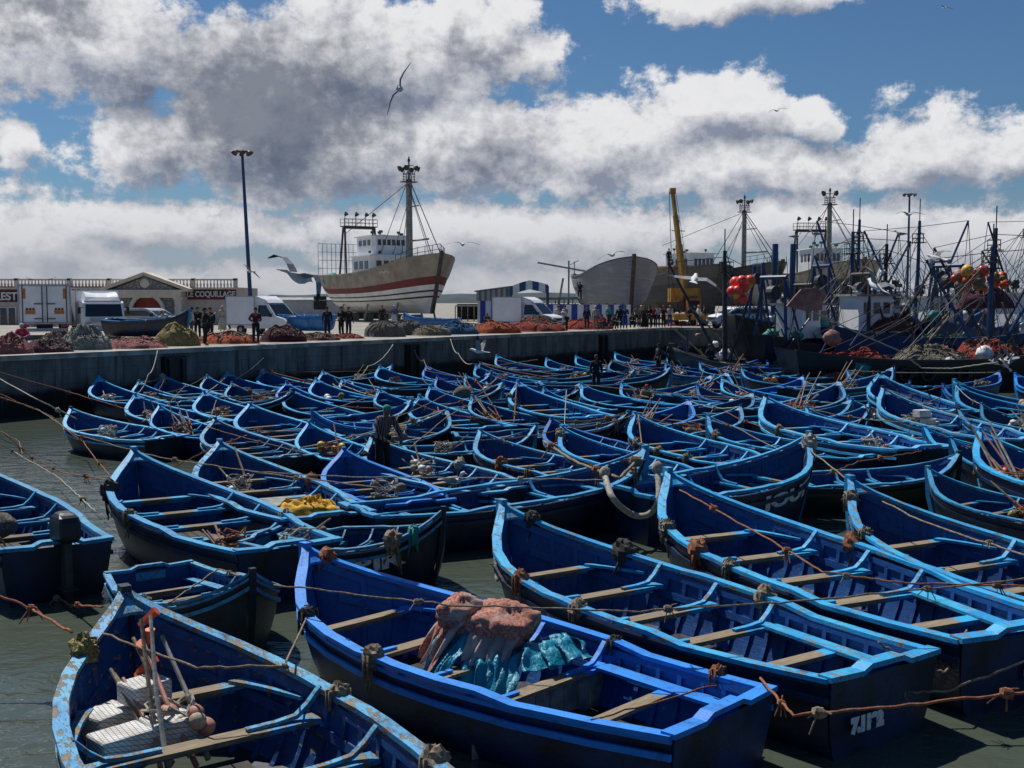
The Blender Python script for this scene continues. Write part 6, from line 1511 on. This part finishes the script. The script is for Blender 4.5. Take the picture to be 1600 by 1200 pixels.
bundle('poles',4.8,0,.3,'upright wooden poles bound with red cord',17,2,5,('redfloat',),plen=2.2)
bundle('oarsb',4.3,0,.45,'yellow paddle and floats across the bow thwart',18,2,1,('yellow',))
bundle('redcap',4.9,.1,.35,'tan bag and tangled cords beside the person with the red cap',19,6,3,('net_beige','net_yellow','redfloat'))
bundle('oar',4.7,0,.35,'white pole and red rag leaning from the bow with the pole',20,2,2,('redfloat',),plen=3.0)
bundle('hook',2.6,0,.35,'jumble of planks and oars in the small curled bow boat',21,3,8,('net_beige',),plen=2.2)
bundle('east4',4.6,.1,.4,'cream floats inside the large curved bow by the red nets',22,6,1,('net_yellow','white'))
bundle('east5',3.6,0,.45,'crates and orange sacks in the crowded boat near the trawlers',23,6,5,('orange','net_beige','white'),box=3,plen=2.6,spread=.6)
bundle('east2',3.9,.1,.4,'pinkish floats and rags in the second boat after the corner',24,6,2,('pinkbuoy','white'))
bundle('east3',3.0,.1,.4,'pale sack and sticks in the third boat after the corner',25,4,4,('net_beige','white'),plen=2.4)
bundle('east6',3.2,.0,.4,'loose poles and white rags in the long pale railed boat',26,5,8,('white','net_beige'),plen=3.0,spread=.6)
bundle('gap3',2.8,.0,.4,'oars and sacks in the cluttered dark boat after the corner',27,6,8,('white','net_beige'),plen=3.0,spread=.6)
bundle('gap4',2.8,.0,.4,'poles and white bundles in the cluttered pale railed boat',28,7,9,('white','net_beige'),plen=3.0,spread=.6)
bundle('east1',4.4,.1,.4,'small white and red floats in the first bow after the corner',29,5,1,('white','redfloat'))
bundle('ball',3.9,.1,.55,'ball of pale net carried by the dark hull',30,1,0,('net_beige',),fr=.32,rope=True)
bundle('dark1',3.2,.1,.4,'tan sacks in the dark boat near the right edge',31,3,1,('net_beige','cork'),fr=.16)
bundle('banded',6.8,.1,.5,'white bundles on the bow of the long banded hull',32,6,4,('white',),plen=2.4)
bundle('zebir',1.2,.0,.4,'frayed orange cords on the stern of the ZEBIR boat',33,3,1,('orange','rope'))
bundle('gap5',2.6,0,.55,'large heap of brown rope in the dark gap by the bench boat',34,6,2,('rope','net_beige'),fr=.15,spread=.5)
bundle('left',1.6,.1,.3,'crumpled white bag and loose planks in the stern of the dark blue boat',35,2,4,('white',),plen=1.4)
bundle('corner',3.1,.75,.35,'coil of grey line hanging on the inside of the corner boat',36,0,0,rope=True,spread=.2)
bundle('stub',1.8,0,.4,'rags and floats in the small blue skiff',38,4,2)
bundle('wide',1.6,.1,.4,'orange rope ends in the stern of the broad railed boat',39,3,1,('orange','rope'))
GEAR = [('coil of hemp rope',2,0,('rope',)),('heap of white floats',7,0,('white',)),('two oars laid lengthwise',0,2,('white',)),('pinkish floats and sticks',6,3,('pinkbuoy','white')),('bundle of poles',1,6,('white',)),('yellow net and floats',4,1,('net_yellow','yellow')),('brown net',5,0,('rope','net_beige')),('orange buoys',4,1,('orange','white'))]
for i in range(40):
    if i%4 == 3 or i == 2: continue
    nm_, nf_, np_, cl_ = GEAR[(i*5)%8]; ky = 'fill%d'%i; where = INFO[ky]['label'].split(' ',2)[2]
    for w_ in ('boat ',): where = where[len(w_):] if where.startswith(w_) else where
    lab_ = nm_+' in the '+' '.join(INFO[ky]['label'].split()[:13-len(nm_.split())+1])
    bundle(ky, 3.0+(i%3)*.7, .1*(i%3-1), .42, lab_, 200+i, nf_, np_, cl_, plen=2.2, fr=.10, spread=.36)
# foam boxes, poles and floats in the corner boat bow
root = empty('foam_boxes', inb('corner',4.75,.30,.42), INFO['corner']['hd'], 'netted white foam boxes stacked in the bow of the bottom left boat', 'foam boxes')
def netted(N, b):
    v = OBJ(N); s_ = N.new('ShaderNodeSeparateXYZ'); N.l.new(v, s_.inputs[0])
    a = N.math('MINIMUM', N.math('PINGPONG', N.math('ADD', s_.outputs[0], s_.outputs[2]), .022), N.math('PINGPONG', N.math('SUBTRACT', s_.outputs[1], s_.outputs[2]), .022))
    c = N.mix(N.ramp(a, .001, .004), (.06,.07,.10), N.mix(N.ramp(N.noise(v,4,4),.4,.6), (.66,.66,.64),(.52,.50,.46))); N.set(b, 'Base Color', c)
M['netfoam'] = mat('foam_under_netting', netted, rough=.8)
for (x, y, z, a, b_, c, rz) in ((-.35,.28,.16,.34,.46,.26,.2),(-.30,-.16,.17,.34,.44,.28,.1),(.30,.22,.15,.36,.42,.24,.4),(.22,-.1,.40,.32,.38,.2,.3)):
    mb = MB(); mb.box((x,y,z),(a,b_,c),rz=rz); o = mb.build('foam_box', M['netfoam'], root); bv = o.modifiers.new('b','BEVEL'); bv.width = .025; bv.segments = 2
bundle('corner',4.5,.15,.40,'flag poles, pink floats and an orange rag bound over the foam boxes',40,6,8,('pinkbuoy','cork','pinkbuoy'),plen=2.3,fr=.085,spread=.28)
mb = MB()
for i in range(5): mb.tube([(rr.uniform(-.1,.1), rr.uniform(-.1,.1), .6-.14*i),(rr.uniform(-.12,.12), rr.uniform(-.12,.12), .46-.14*i)],[.05,.035],6)
tag(mb.build('orange_rag', M['orange'], loc=inb('corner',5.2,.1,.85)), 'bright orange rag tied round the flag poles of the bottom left boat', 'rag')
# yellow net in the boarded boat
heap(inb('boards',1.5,-.2,.42), 1.3, .9, .32, 'yellow', 71, 'bright yellow net mound in the stern of the boarded boat', corks=0, strands=10, round_=1.4)
_y = simple('bright_yellow_net', (.75,.42,.02), (.5,.26,.02), 12, .8, .8, .02)
for o in COL.objects:
    if o.get('label') == 'bright yellow net mound in the stern of the boarded boat':
        for ch in o.children: ch.data.materials[0] = _y
# red cloth bundle with teal plastic
def clothmat(N, b):
    v = OBJ(N); vo = N.new('ShaderNodeTexVoronoi'); N.set(vo, 'Vector', N.vmath('ADD', v, N.vmath('MULTIPLY', N.noise(v,3,3,out='Color'),(.2,.2,.2)))); vo.inputs['Scale'].default_value = 9
    p_ = N.math('PINGPONG', N.math('MULTIPLY', vo.outputs['Distance'], 3.), .5)
    c = N.mix(N.ramp(p_, .15, .35), (.34,.105,.075), (.42,.23,.175)); c = N.mix(N.ramp(N.noise(v,1.6,3), .5, .62), c, (.42,.35,.31)); N.set(b, 'Base Color', c); bumpn(N, b, N.noise(v, 16, 5, .7), .6, .02)
M['redcloth'] = mat('patterned_red_cloth', clothmat, rough=.9)
M['tealplastic'] = simple('crumpled_teal_plastic', (.01,.26,.38), (.01,.18,.30), 3, .35, .9, .03)
def fold(d_): 
    q_ = d_*1.6; return 1+.30*NZ.noise(q_)+.22*(abs(NZ.noise(Vector((q_.x*2.4,q_.y*2.4,q_.z*.7))))-.2)+.07*NZ.noise(q_*5)
M['greycloth'] = simple('pale_cloth_lining', (.42,.34,.31), (.28,.22,.21), 4, .9, .6, .02)
root = empty('cloth_bundle', inb('near',3.10,-.20,.55), INFO['near']['hd'], 'bundle of patterned red cloth slumped over a thwart of the vivid blue boat', 'cloth bundle')
def fold2(d_):
    q_ = d_*1.3; r_ = abs(NZ.noise(Vector((q_.x*1.6,q_.y*1.6,q_.z*.6))*1.5)); return 1+.34*NZ.noise(q_)-.55*max(0,.22-r_)+.10*NZ.noise(q_*3.5)+.04*NZ.noise(q_*9)
def drape(pts0, pts1, amp, n, name, mt, root, seed=0, m_=22):
    mb = MB(); G_ = []
    for i in range(n+1):
        u = i/n; a = Vector(pts0[0]).lerp(Vector(pts0[1]), u); b_ = Vector(pts1[0]).lerp(Vector(pts1[1]), u); row = []
        for j in range(m_+1):
            v = j/m_; p = a.lerp(b_, v); k_ = amp*(.35+.8*v)*(math.sin(u*21+seed+1.6*math.sin(v*2.5+seed))+.5*math.sin(u*47+seed*2+v*3))
            e_ = amp*1.2*NZ.noise(Vector((u*6,v*3,seed))); row.append(p+Vector((e_*.6,k_+e_,.16*math.sin(v*math.pi*.8)+amp*NZ.noise(Vector((u*9,v*4,seed+4))))))
        G_.append(row)
    mb.grid(G_); mb.grid([[p-Vector((0,0,.008)) for p in r_] for r_ in G_]); return mb.build(name, mt, root, smooth=True)
mb = MB(); mb.ball((.42,.10,.50),(.25,.27,.22),44,30,f=fold2); mb.ball((.02,-.20,.36),(.50,.40,.29),60,40,f=fold2); mb.ball((.28,-.02,.32),(.30,.28,.22),30,20,f=fold2); mb.build('red_cloth', M['redcloth'], root, smooth=True); root.scale = (.88,.88,.92)
drape(((.72,-.12,.50),(.10,.22,.50)),((.92,.32,-.18),(.42,.62,-.26)),.032,44,'hanging_cloth',M['redcloth'],root,1)
drape(((.10,.05,.40),(-.45,-.15,.36)),((.02,.44,-.02),(-.42,.18,-.10)),.03,40,'cloth_underside',M['greycloth'],root,3)
root = empty('plastic_sheet', inb('near',3.0,-.25,.5), INFO['near']['hd'], 'crumpled teal plastic sheet hanging under the red cloth bundle', 'plastic sheet')
drape(((.62,.05,.35),(.12,.20,.36)),((.62,.52,-.22),(.15,.72,-.30)),.05,44,'sheet',M['tealplastic'],root,2)
drape(((-.15,-.1,.22),(-.35,-.55,.24)),((-.62,.20,.0),(-.98,-.42,.10)),.07,40,'sheet_end',M['tealplastic'],root,5)
drape(((.15,.2,.2),(-.3,-.1,.2)),((.05,.6,-.28),(-.55,.35,-.24)),.06,40,'sheet_end',M['tealplastic'],root,8)
# bulkhead of grey boards under the thwart of the near boat
mb = MB(); rr = random.Random(2)
for i in range(9): mb.box((2.14,-.88+i*.22,.22),(.03,.21,.46+rr.uniform(-.03,.0)))
mb.build('bulkhead', M['greywood'], BOATOBJ['near'])
# outboard motor and sack
root = empty('outboard_motor', inb('motor',-.12,-.10,.70), INFO['motor']['hd'], 'dark outboard motor clamped to the transom of the boat at the left edge', 'outboard motor')
mb = MB(); mb.strip([[(-.34*k_+.05,-.15*k_,z),(.17*k_,-.17*k_,z),(.17*k_,.17*k_,z),(-.34*k_+.05,.15*k_,z)] for k_, z in ((.8,.12),(1,.2),(1.,.42),(.85,.52),(.5,.55))]); o = mb.build('cowling', M['hullnavy'], root); o.modifiers.new('b','BEVEL').width = .03
mb = MB(); mb.strip([[(-.16,-.05,z),(.04,-.06,z),(.04,.06,z),(-.16,.05,z)] for z in (.15,-.75)]); mb.box((-.1,0,-.55),(.36,.2,.02)); mb.ball((-.06,0,-.78),(.16,.06,.06),8,6); mb.build('leg', M['dark'], root)
mb = MB(); mb.box((.09,0,.02),(.08,.24,.26)); mb.build('clamp', M['dark'], root); mb = MB(); mb.tube([(.15,0,.25),(.55,.06,.30)],[.025,.02],6); mb.build('tiller', M['dark'], root)
root = empty('sack', inb('motor',1.9,.35,.55), .3, 'round grey sack resting on a thwart of the boat with the outboard', 'sack'); mb = MB(); mb.ball((0,0,.2),(.36,.30,.22),24,16,f=lambda d_: 1+.10*NZ.noise(d_*2.5)); mb.build('cover', M['net_grey'], root, smooth=True)
# ---------------------------------------------------------------- ropes
def rope(pts, r, m, label, knots=0, seed=0, frays=True, group='mooring ropes', sag=0.):
    rr = random.Random(seed+100); root = empty('mooring_rope', pts[0], 0, label, 'rope', group); o_ = Vector(pts[0]); P2 = []
    for a, b_ in zip(pts, pts[1:]):
        a, b_ = Vector(a), Vector(b_); n = 12
        for j in range(n): u = j/n; q_ = a.lerp(b_, u); q_.z -= sag*4*u*(1-u); q_ += Vector((0,0,.012*rr.uniform(-1,1))); P2.append(q_-o_)
    P2.append(Vector(pts[-1])-o_); mb = MB(); mb.tube(P2, r, 6); mb.build('line', M[m], root, smooth=True)
    for k_ in range(knots):
        c = P2[int((k_+.5+rr.uniform(-.3,.3))*len(P2)/knots)]; mb = MB(); s_ = r*rr.uniform(2.5,4.5)
        mb.ball(c, (s_*1.3,s_,s_), 8, 6, f=lambda d_: 1+.4*NZ.noise(d_*3))
        if frays:
            for j in range(5):
                e = Vector((rr.uniform(-1,1),rr.uniform(-1,1),rr.uniform(-1.4,.5)))*s_*2.6; mb.tube([c, c+e*.5+Vector((0,0,.02)), c+e], r*.6, 4)
        mb.build('knot', M[rr.choice([m,'ropered','rope'])], root, smooth=False)
    return root
def B_(k_, t, side, dz=.05): p = hullp(t,0,0,side); return inb(k_, p.x, p.y, p.z+dz)
rope([P(428,914,1.15), P(700,945,1.15), P(1000,955,1.2), P(1260,938,1.25), P(1640,900,1.5)], .011,'rope','long thin line crossing the vivid boat and the numbered boat to the right edge',3,1)
rope([P(1062,765,1.35),P(1205,845,1.15),P(1285,893,1.1),P(1400,910,1.1),P(1640,918,1.2)], .013,'ropered','knotted line running across the inside of the long blue boat',4,2)
rope([B_('corner',.93,1), P(150,985,1.15),P(308,1044,1.1),P(445,1040,1.05),B_('near',.80,1)], .011,'rope','thin line with a frayed knot crossing the bow of the bottom left boat',1,3)
rope([B_('near',.02,-1,.1),P(1240,1118,.85),P(1400,1103,.95),P(1660,1076,1.1)], .013,'ropered','rusty orange line from the stern of the vivid boat to the right edge',3,4)
rope([P(1286,1058,.78),P(1372,1083,.45),P(1477,1081,.45),P(1640,1020,.8)], .013,'rope','sagging hemp line from the numbered transom to the right edge',1,5)
rope([P(1372,1004,.85),P(1432,1042,.55),P(1477,1050,.5)], .013,'rope','short slack line at the far corner of the numbered transom',1,6)
rope([P(1511,984,.8),P(1496,1020,.6),P(1477,1050,.5)], .013,'rope','line hanging from the transom of the long boat',1,7)
rope([P(1120,1070,.7),B_('near',.12,1,.05)], .009,'ropered','thin reddish cord across the stern benches of the vivid boat',0,8)
rope([P(1256,696,1.4),P(1340,762,1.3),P(1440,815,1.2),P(1640,880,1.3)], .014,'rope','line from the JOUF bow over the worn thwart boat',2,9)
rope([P(850,690,1.3),P(900,722,1.2),P(968,748,1.2),P(1000,714,1.35)], .03,'rope','thick hemp rope sagging towards the tall stem with the loop',3,10)
rope([P(395,737,1.2),P(550,745,1.1),P(750,747,1.1),P(945,750,1.2)], .011,'ropepale','straight pale line crossing in front of the fisherman boat',1,11)
rope([P(-60,600,1.9),P(60,640,1.3),P(120,680,1.1),P(250,715,1.0),P(402,738,1.1),P(600,763,1.2)], .013,'rope','long line from the left edge to the boarded boat',4,12)
rope([P(-60,560,2.3),P(60,625,1.6),P(120,655,1.0)], .018,'ropepale','pale rope from the upper left edge to the leftmost boat',2,13)
rope([P(-60,585,2.1),P(80,650,1.0),P(130,690,.5),P(175,745,.9)], .012,'ropered','knotted orange rope from the left edge to the bow of the dark blue boat',4,14,sag=.05)
rope([P(-60,620,2.0),P(50,715,.5),P(95,738,.25),P(170,750,1.0)], .012,'ropered','slack orange rope dipping to the water left of the dark blue boat',4,15)
rope([P(-60,565,2.2),P(100,610,1.3),P(200,640,1.1)], .012,'ropered','thin rusty rope from the left edge towards the crossed sticks boat',3,16)
rope([P(-60,640,1.8),P(30,690,1.2),P(35,710,1.1)], .010,'rope','short line near the left edge above the boat with the motor',1,17)
rope([P(-60,660,1.5),P(20,705,.6),P(90,745,.3),P(118,770,.4),P(150,800,1.0)], .012,'ropepale','pale slack line ending at the stern of the boat with the motor',2,18)
rope([P(-60,905,1.2),P(50,952,.9),P(112,988,1.1)], .014,'ropered','rusty rope from the left edge to the bow of the bottom left boat',1,19)
rope([P(0,840,1.0),P(30,890,.3),P(62,920,.06),P(110,945,.06),P(160,948,.4)], .014,'ropered','knotted rope trailing on the water under the outboard',4,20)
rope([P(246,548,2.3),P(232,585,1.5),P(210,614,.9)], .02,'ropepale','rope hanging from the quay by the first timber fender',0,21,sag=.22)
rope([P(222,660,.9),P(262,632,.8),P(292,600,1.2)], .014,'rope','thin line slanting over the crossed sticks boat',0,22)
rope([P(614,538,2.2),P(575,572,1.6),P(545,592,1.2),P(520,600,.9)], .02,'ropepale','rope from the quay edge slanting down to the white float boat',0,23,sag=.22)
rope([P(412,560,2.0),P(392,578,1.6),P(368,594,1.2)], .03,'ropedark','dark mooring rope from the wall to the third boat',0,24)
rope([P(648,548,2.0),P(662,562,1.4),P(676,576,1.3)], .018,'rope','rope from the wall to the boat right of the second fender',0,25,sag=.22)
rope([P(704,530,2.3),P(716,552,1.7),P(738,568,1.3)], .022,'ropepale','rope hanging from the quay to the coiled rope boat',0,26,sag=.22)
rope([P(738,568,1.3),P(770,572,1.1),P(840,562,1.2)], .018,'rope','slack rope linking the bows under the diving gull',0,27)
rope([P(302,690,.1),P(330,650,.8),P(338,625,1.0)], .014,'rope','rope dropping into the water from the white float bow',0,28)
rope([P(250,742,.3),P(330,700,.9),P(385,680,.9)], .014,'ropered','orange rope rising from the water to the boat with worn thwarts',1,29)
rope([P(640,700,1.3),P(700,650,1.2),P(790,603,1.3)], .013,'rope','line slanting up from the yellow paddle boat',1,30)
rope([P(610,655,1.3),P(650,640,1.2),P(706,612,1.2)], .013,'rope','pale line above the yellow paddle boat',0,31)
rope([P(885,610,1.2),P(882,660,.9),P(886,690,.9)], .013,'ropepale','thin upright stick like line in the bound rail boat',0,32)
rope([P(1420,560,2.3),P(1440,575,1.2),P(1485,576,1.2),P(1560,566,1.6)], .03,'ropepale','heavy pale rope slung along the banded hull',0,33)
rope([P(1270,487,4.0),P(1340,520,3.0),P(1416,553,1.9)], .03,'ropepale','stout stay running down to the black barge deck',0,34)
rope([P(1080,648,1.2),P(1150,668,1.0),P(1240,715,1.1)], .013,'rope','line over the trio of knees behind the JOUF boat',1,35)
rope([P(1290,742,1.0),P(1340,722,1.2),P(1440,705,1.1)], .013,'ropered','rusty line slanting between the green hull and the broad railed boat',2,36)
rope([B_('num',.985,1,.0), B_('num',.90,1,-.45), B_('num',.80,1,.02)], .02,'rope','hemp rope hanging down the bow of the numbered boat',1,37,sag=.1)
rope([P(398,905,1.0),P(340,890,.9),P(262,943,.8)], .010,'rope','thin line ending over the faded skiff',1,38)
# thick loop on the tall stem
mb = MB(); a = P(958,740,1.25); rngs = [P(944,741,1.2)+Vector((0,-.15,0)), P(956,775,.95)+Vector((0,-.2,0)), P(985,800,.6)+Vector((0,-.2,0)), P(1012,800,.6)+Vector((0,-.2,0)), P(1028,775,.9)+Vector((0,-.1,0)), P(1027,735,1.3)]
pts = []
for i in range(len(rngs)-1):
    for j in range(6):
        u = j/6; p0 = rngs[max(i-1,0)]; p1 = rngs[i]; p2 = rngs[i+1]; p3 = rngs[min(i+2,len(rngs)-1)]; pts.append(.5*((2*p1)+(p2-p0)*u+(2*p0-5*p1+4*p2-p3)*u*u+(3*p1-p0-3*p2+p3)*u**3))
pts.append(rngs[-1]); root = empty('rope_fender', pts[0], 0, 'thick pale rope garland hanging round the tall stem in the middle of the fleet', 'rope fender', 'rope fenders on the boats')
mb.tube([p_-pts[0] for p_ in pts], [.055]*len(pts), 10); mb.build('rope_loop', M['ropepale'], root, smooth=True)
for e in (pts[0], pts[-1]): mb = MB(); mb.ball(e-pts[0]+Vector((0,0,.05)), (.10,.10,.12), 12, 9, f=lambda d_: 1+.25*NZ.noise(d_*4)); mb.build('knot', M['ropepale'], root, smooth=True)
def knot(key, t, side, label, m='rope', sc=1., hang=.35, seed=0):
    rr = random.Random(seed); p = B_(key,t,side,.06); root = empty('rope_knot', p, 0, label, 'rope knot', 'knots and lashings on the rails'); mb = MB()
    mb.ball((0,0,.0), (.085*sc,.085*sc,.10*sc), 12, 9, f=lambda d_: 1+.45*NZ.noise(d_*3.5+Vector((seed,0,0))))
    mb.build('lump', M[m], root, smooth=False); mb = MB()
    for j in range(9):
        e = Vector((rr.uniform(-1,1)*.10, rr.uniform(-1,1)*.10, rr.uniform(-1.,.25)*hang))*sc; mb.tube([Vector((0,0,0)), e*.5+Vector((rr.uniform(-.04,.04),rr.uniform(-.04,.04),.05)), e], [.016*sc,.014*sc,.008*sc], 5)
    d_ = Vector((math.cos(INFO[key]['hd']),math.sin(INFO[key]['hd']),0)); n_ = Vector((-d_.y,d_.x,0))*side
    for j in (-1,1): mb.tube([d_*.03*j-n_*.10+Vector((0,0,-.12)), d_*.03*j-n_*.1+Vector((0,0,.04)), d_*.03*j+n_*.09+Vector((0,0,.04)), d_*.03*j+n_*.09+Vector((0,0,-.2))], .018*sc, 6)
    mb.build('lashing', M[m], root, smooth=True)
for i, a in enumerate([('near',.80,1,'dark lashing over the left rail of the vivid boat near its bow','ropedark',1.),('near',.56,1,'mossy rope knot on the left rail of the vivid boat amidships','rope',1.3),('near',.97,-1,'frayed rusty knot on the bow of the vivid boat','ropered',1.2),
 ('near',.33,-1,'small dark knot on the far rail of the vivid boat','ropedark',.8),('near',.10,-1,'orange knot by the stern corner of the vivid boat','ropered',.8),('num',.70,1,'orange and hemp knot on the left rail of the numbered boat','ropered',1.2),('num',.50,1,'loose tangle on the left rail of the numbered boat','rope',1.2),
 ('num',.76,-1,'dark shaggy rope fender over the far rail of the numbered boat','ropedark',1.8),('num',.38,-1,'shaggy brown knot between the numbered boat and the long boat','rope',1.5),('num',.95,-1,'limp dark lashing inside the bow of the numbered boat','ropedark',1.3),('long',.78,1,'mossy round fender on the left rail of the long boat near the bow','net_beige',1.4),
 ('long',.62,1,'big tasselled knot on the left rail of the long boat','ropered',1.6),('long',.50,1,'round green grey fender on the left rail of the long boat','net_beige',1.2),('long',.56,-1,'tasselled knot on the far rail of the long boat','ropered',1.5),('rright',.80,1,'mossy bundle by the bow of the worn thwart boat','net_beige',1.1),
 ('rright',.95,1,'frayed knot at the bow of the worn thwart boat','rope',1.2),('rright',.5,-1,'twisted pale rope over the far rail of the worn thwart boat','ropepale',1.2),('corner',.90,1,'mossy rope ball on the left rail of the bottom left boat','net_yellow',1.5),('corner',.62,-1,'dark tassel inside the far rail of the bottom left boat','rope',1.1),
 ('corner',.36,-1,'thick knot on the far rail of the bottom left boat','rope',1.4),('left',.80,1,'black rags hanging from the left rail of the dark blue boat','ropedark',1.7),('left',.52,1,'brown knot on the left rail of the dark blue boat','rope',1.1),('left',.35,-1,'pale knot on the far rail of the dark blue boat','ropepale',1.0),
 ('boards',.60,-1,'rust red tassel on the far rail of the boarded boat','ropered',1.3),('houf',.97,-1,'pale coil over the bow rail of the JOUF boat','ropepale',1.8),('loop',.88,-1,'hemp knot on the near rail of the hull with the loop','rope',1.2),('zebir',.9,-1,'pale green rag on the bow of the ZEBIR boat','teal',1.0),('zebir',.82,-1,'brown rope hanging down the bow of the ZEBIR boat','rope',1.6),
 ('bench',.55,1,'rusty tangle on the left rail of the three thwart boat','ropered',1.6),('bench',.35,1,'hemp knot on the left rail of the three thwart boat','rope',1.1),('man',.62,-1,'pale rope ball on the far rail behind the gull','ropepale',1.5),('man',.88,1,'dark band around the bow rail of the fisherman boat','ropedark',1.0),('plain',.7,1,'hemp knot near the bow of the clean boat with knots','rope',1.3),('plain',.5,1,'hemp knot amidships on the clean boat','rope',1.3),
 ('plain',.3,1,'hemp knot near the stern of the clean boat','rope',1.2),('wide',.62,1,'knot amidships on the broad pale rail','rope',1.2),('wide',.42,1,'knot towards the stern on the broad pale rail','rope',1.3),('trio',.8,1,'knot by the bow of the boat with pale curved knees','rope',1.4),('mid',.95,1,'rope lashing at the bow of the squeezed boat','rope',1.4),('row2g',.85,1,'cord binding the left rail of the bound rail boat','rope',1.2),
 ('row2g',.6,1,'second cord binding further aft on the bound rail boat','rope',1.1),('yellow',.9,-1,'brown knot on the rail of the yellow lettered hull','rope',1.3),('small',.6,-1,'frayed cord on the bench of the faded skiff','rope',1.0),('row1d',.97,1,'pale lashing on the fourth bow along the wall','ropepale',1.5),('row1b',.98,1,'pale ring of rope on the second bow along the wall','ropepale',1.6),('rows3',.5,-1,'pale knot on the far rail of the boat with worn thwarts','ropepale',1.2)]):
    knot(a[0], a[1], a[2], a[3], a[4], a[5], seed=i)

rr = random.Random(77); nb = [k_ for k_ in keys if 24 < INFO[k_]['c'].y < 62]; used = set()
for n_, k_ in enumerate(nb):
    lab_ = 'thin line tied to the '+' '.join(INFO[k_]['label'].split()[:11])
    j_ = sorted(nb, key=lambda q: (INFO[q]['c']-INFO[k_]['c']).length)[1+n_%2]
    a = B_(k_, rr.choice([.99,.93,.6]), rr.choice([-1,1]), .08); b_ = B_(j_, rr.choice([.99,.5,.3]), rr.choice([-1,1]), .08)
    if lab_ in used or n_%5 == 4 or (a-b_).length > 7: continue
    used.add(lab_); rope([a, b_], rr.choice([.012,.016,.02]), rr.choice(['rope','ropepale','ropered']), lab_, rr.choice([1,2]), 300+n_, group='short lines linking the moored boats', sag=rr.uniform(.03,.14))
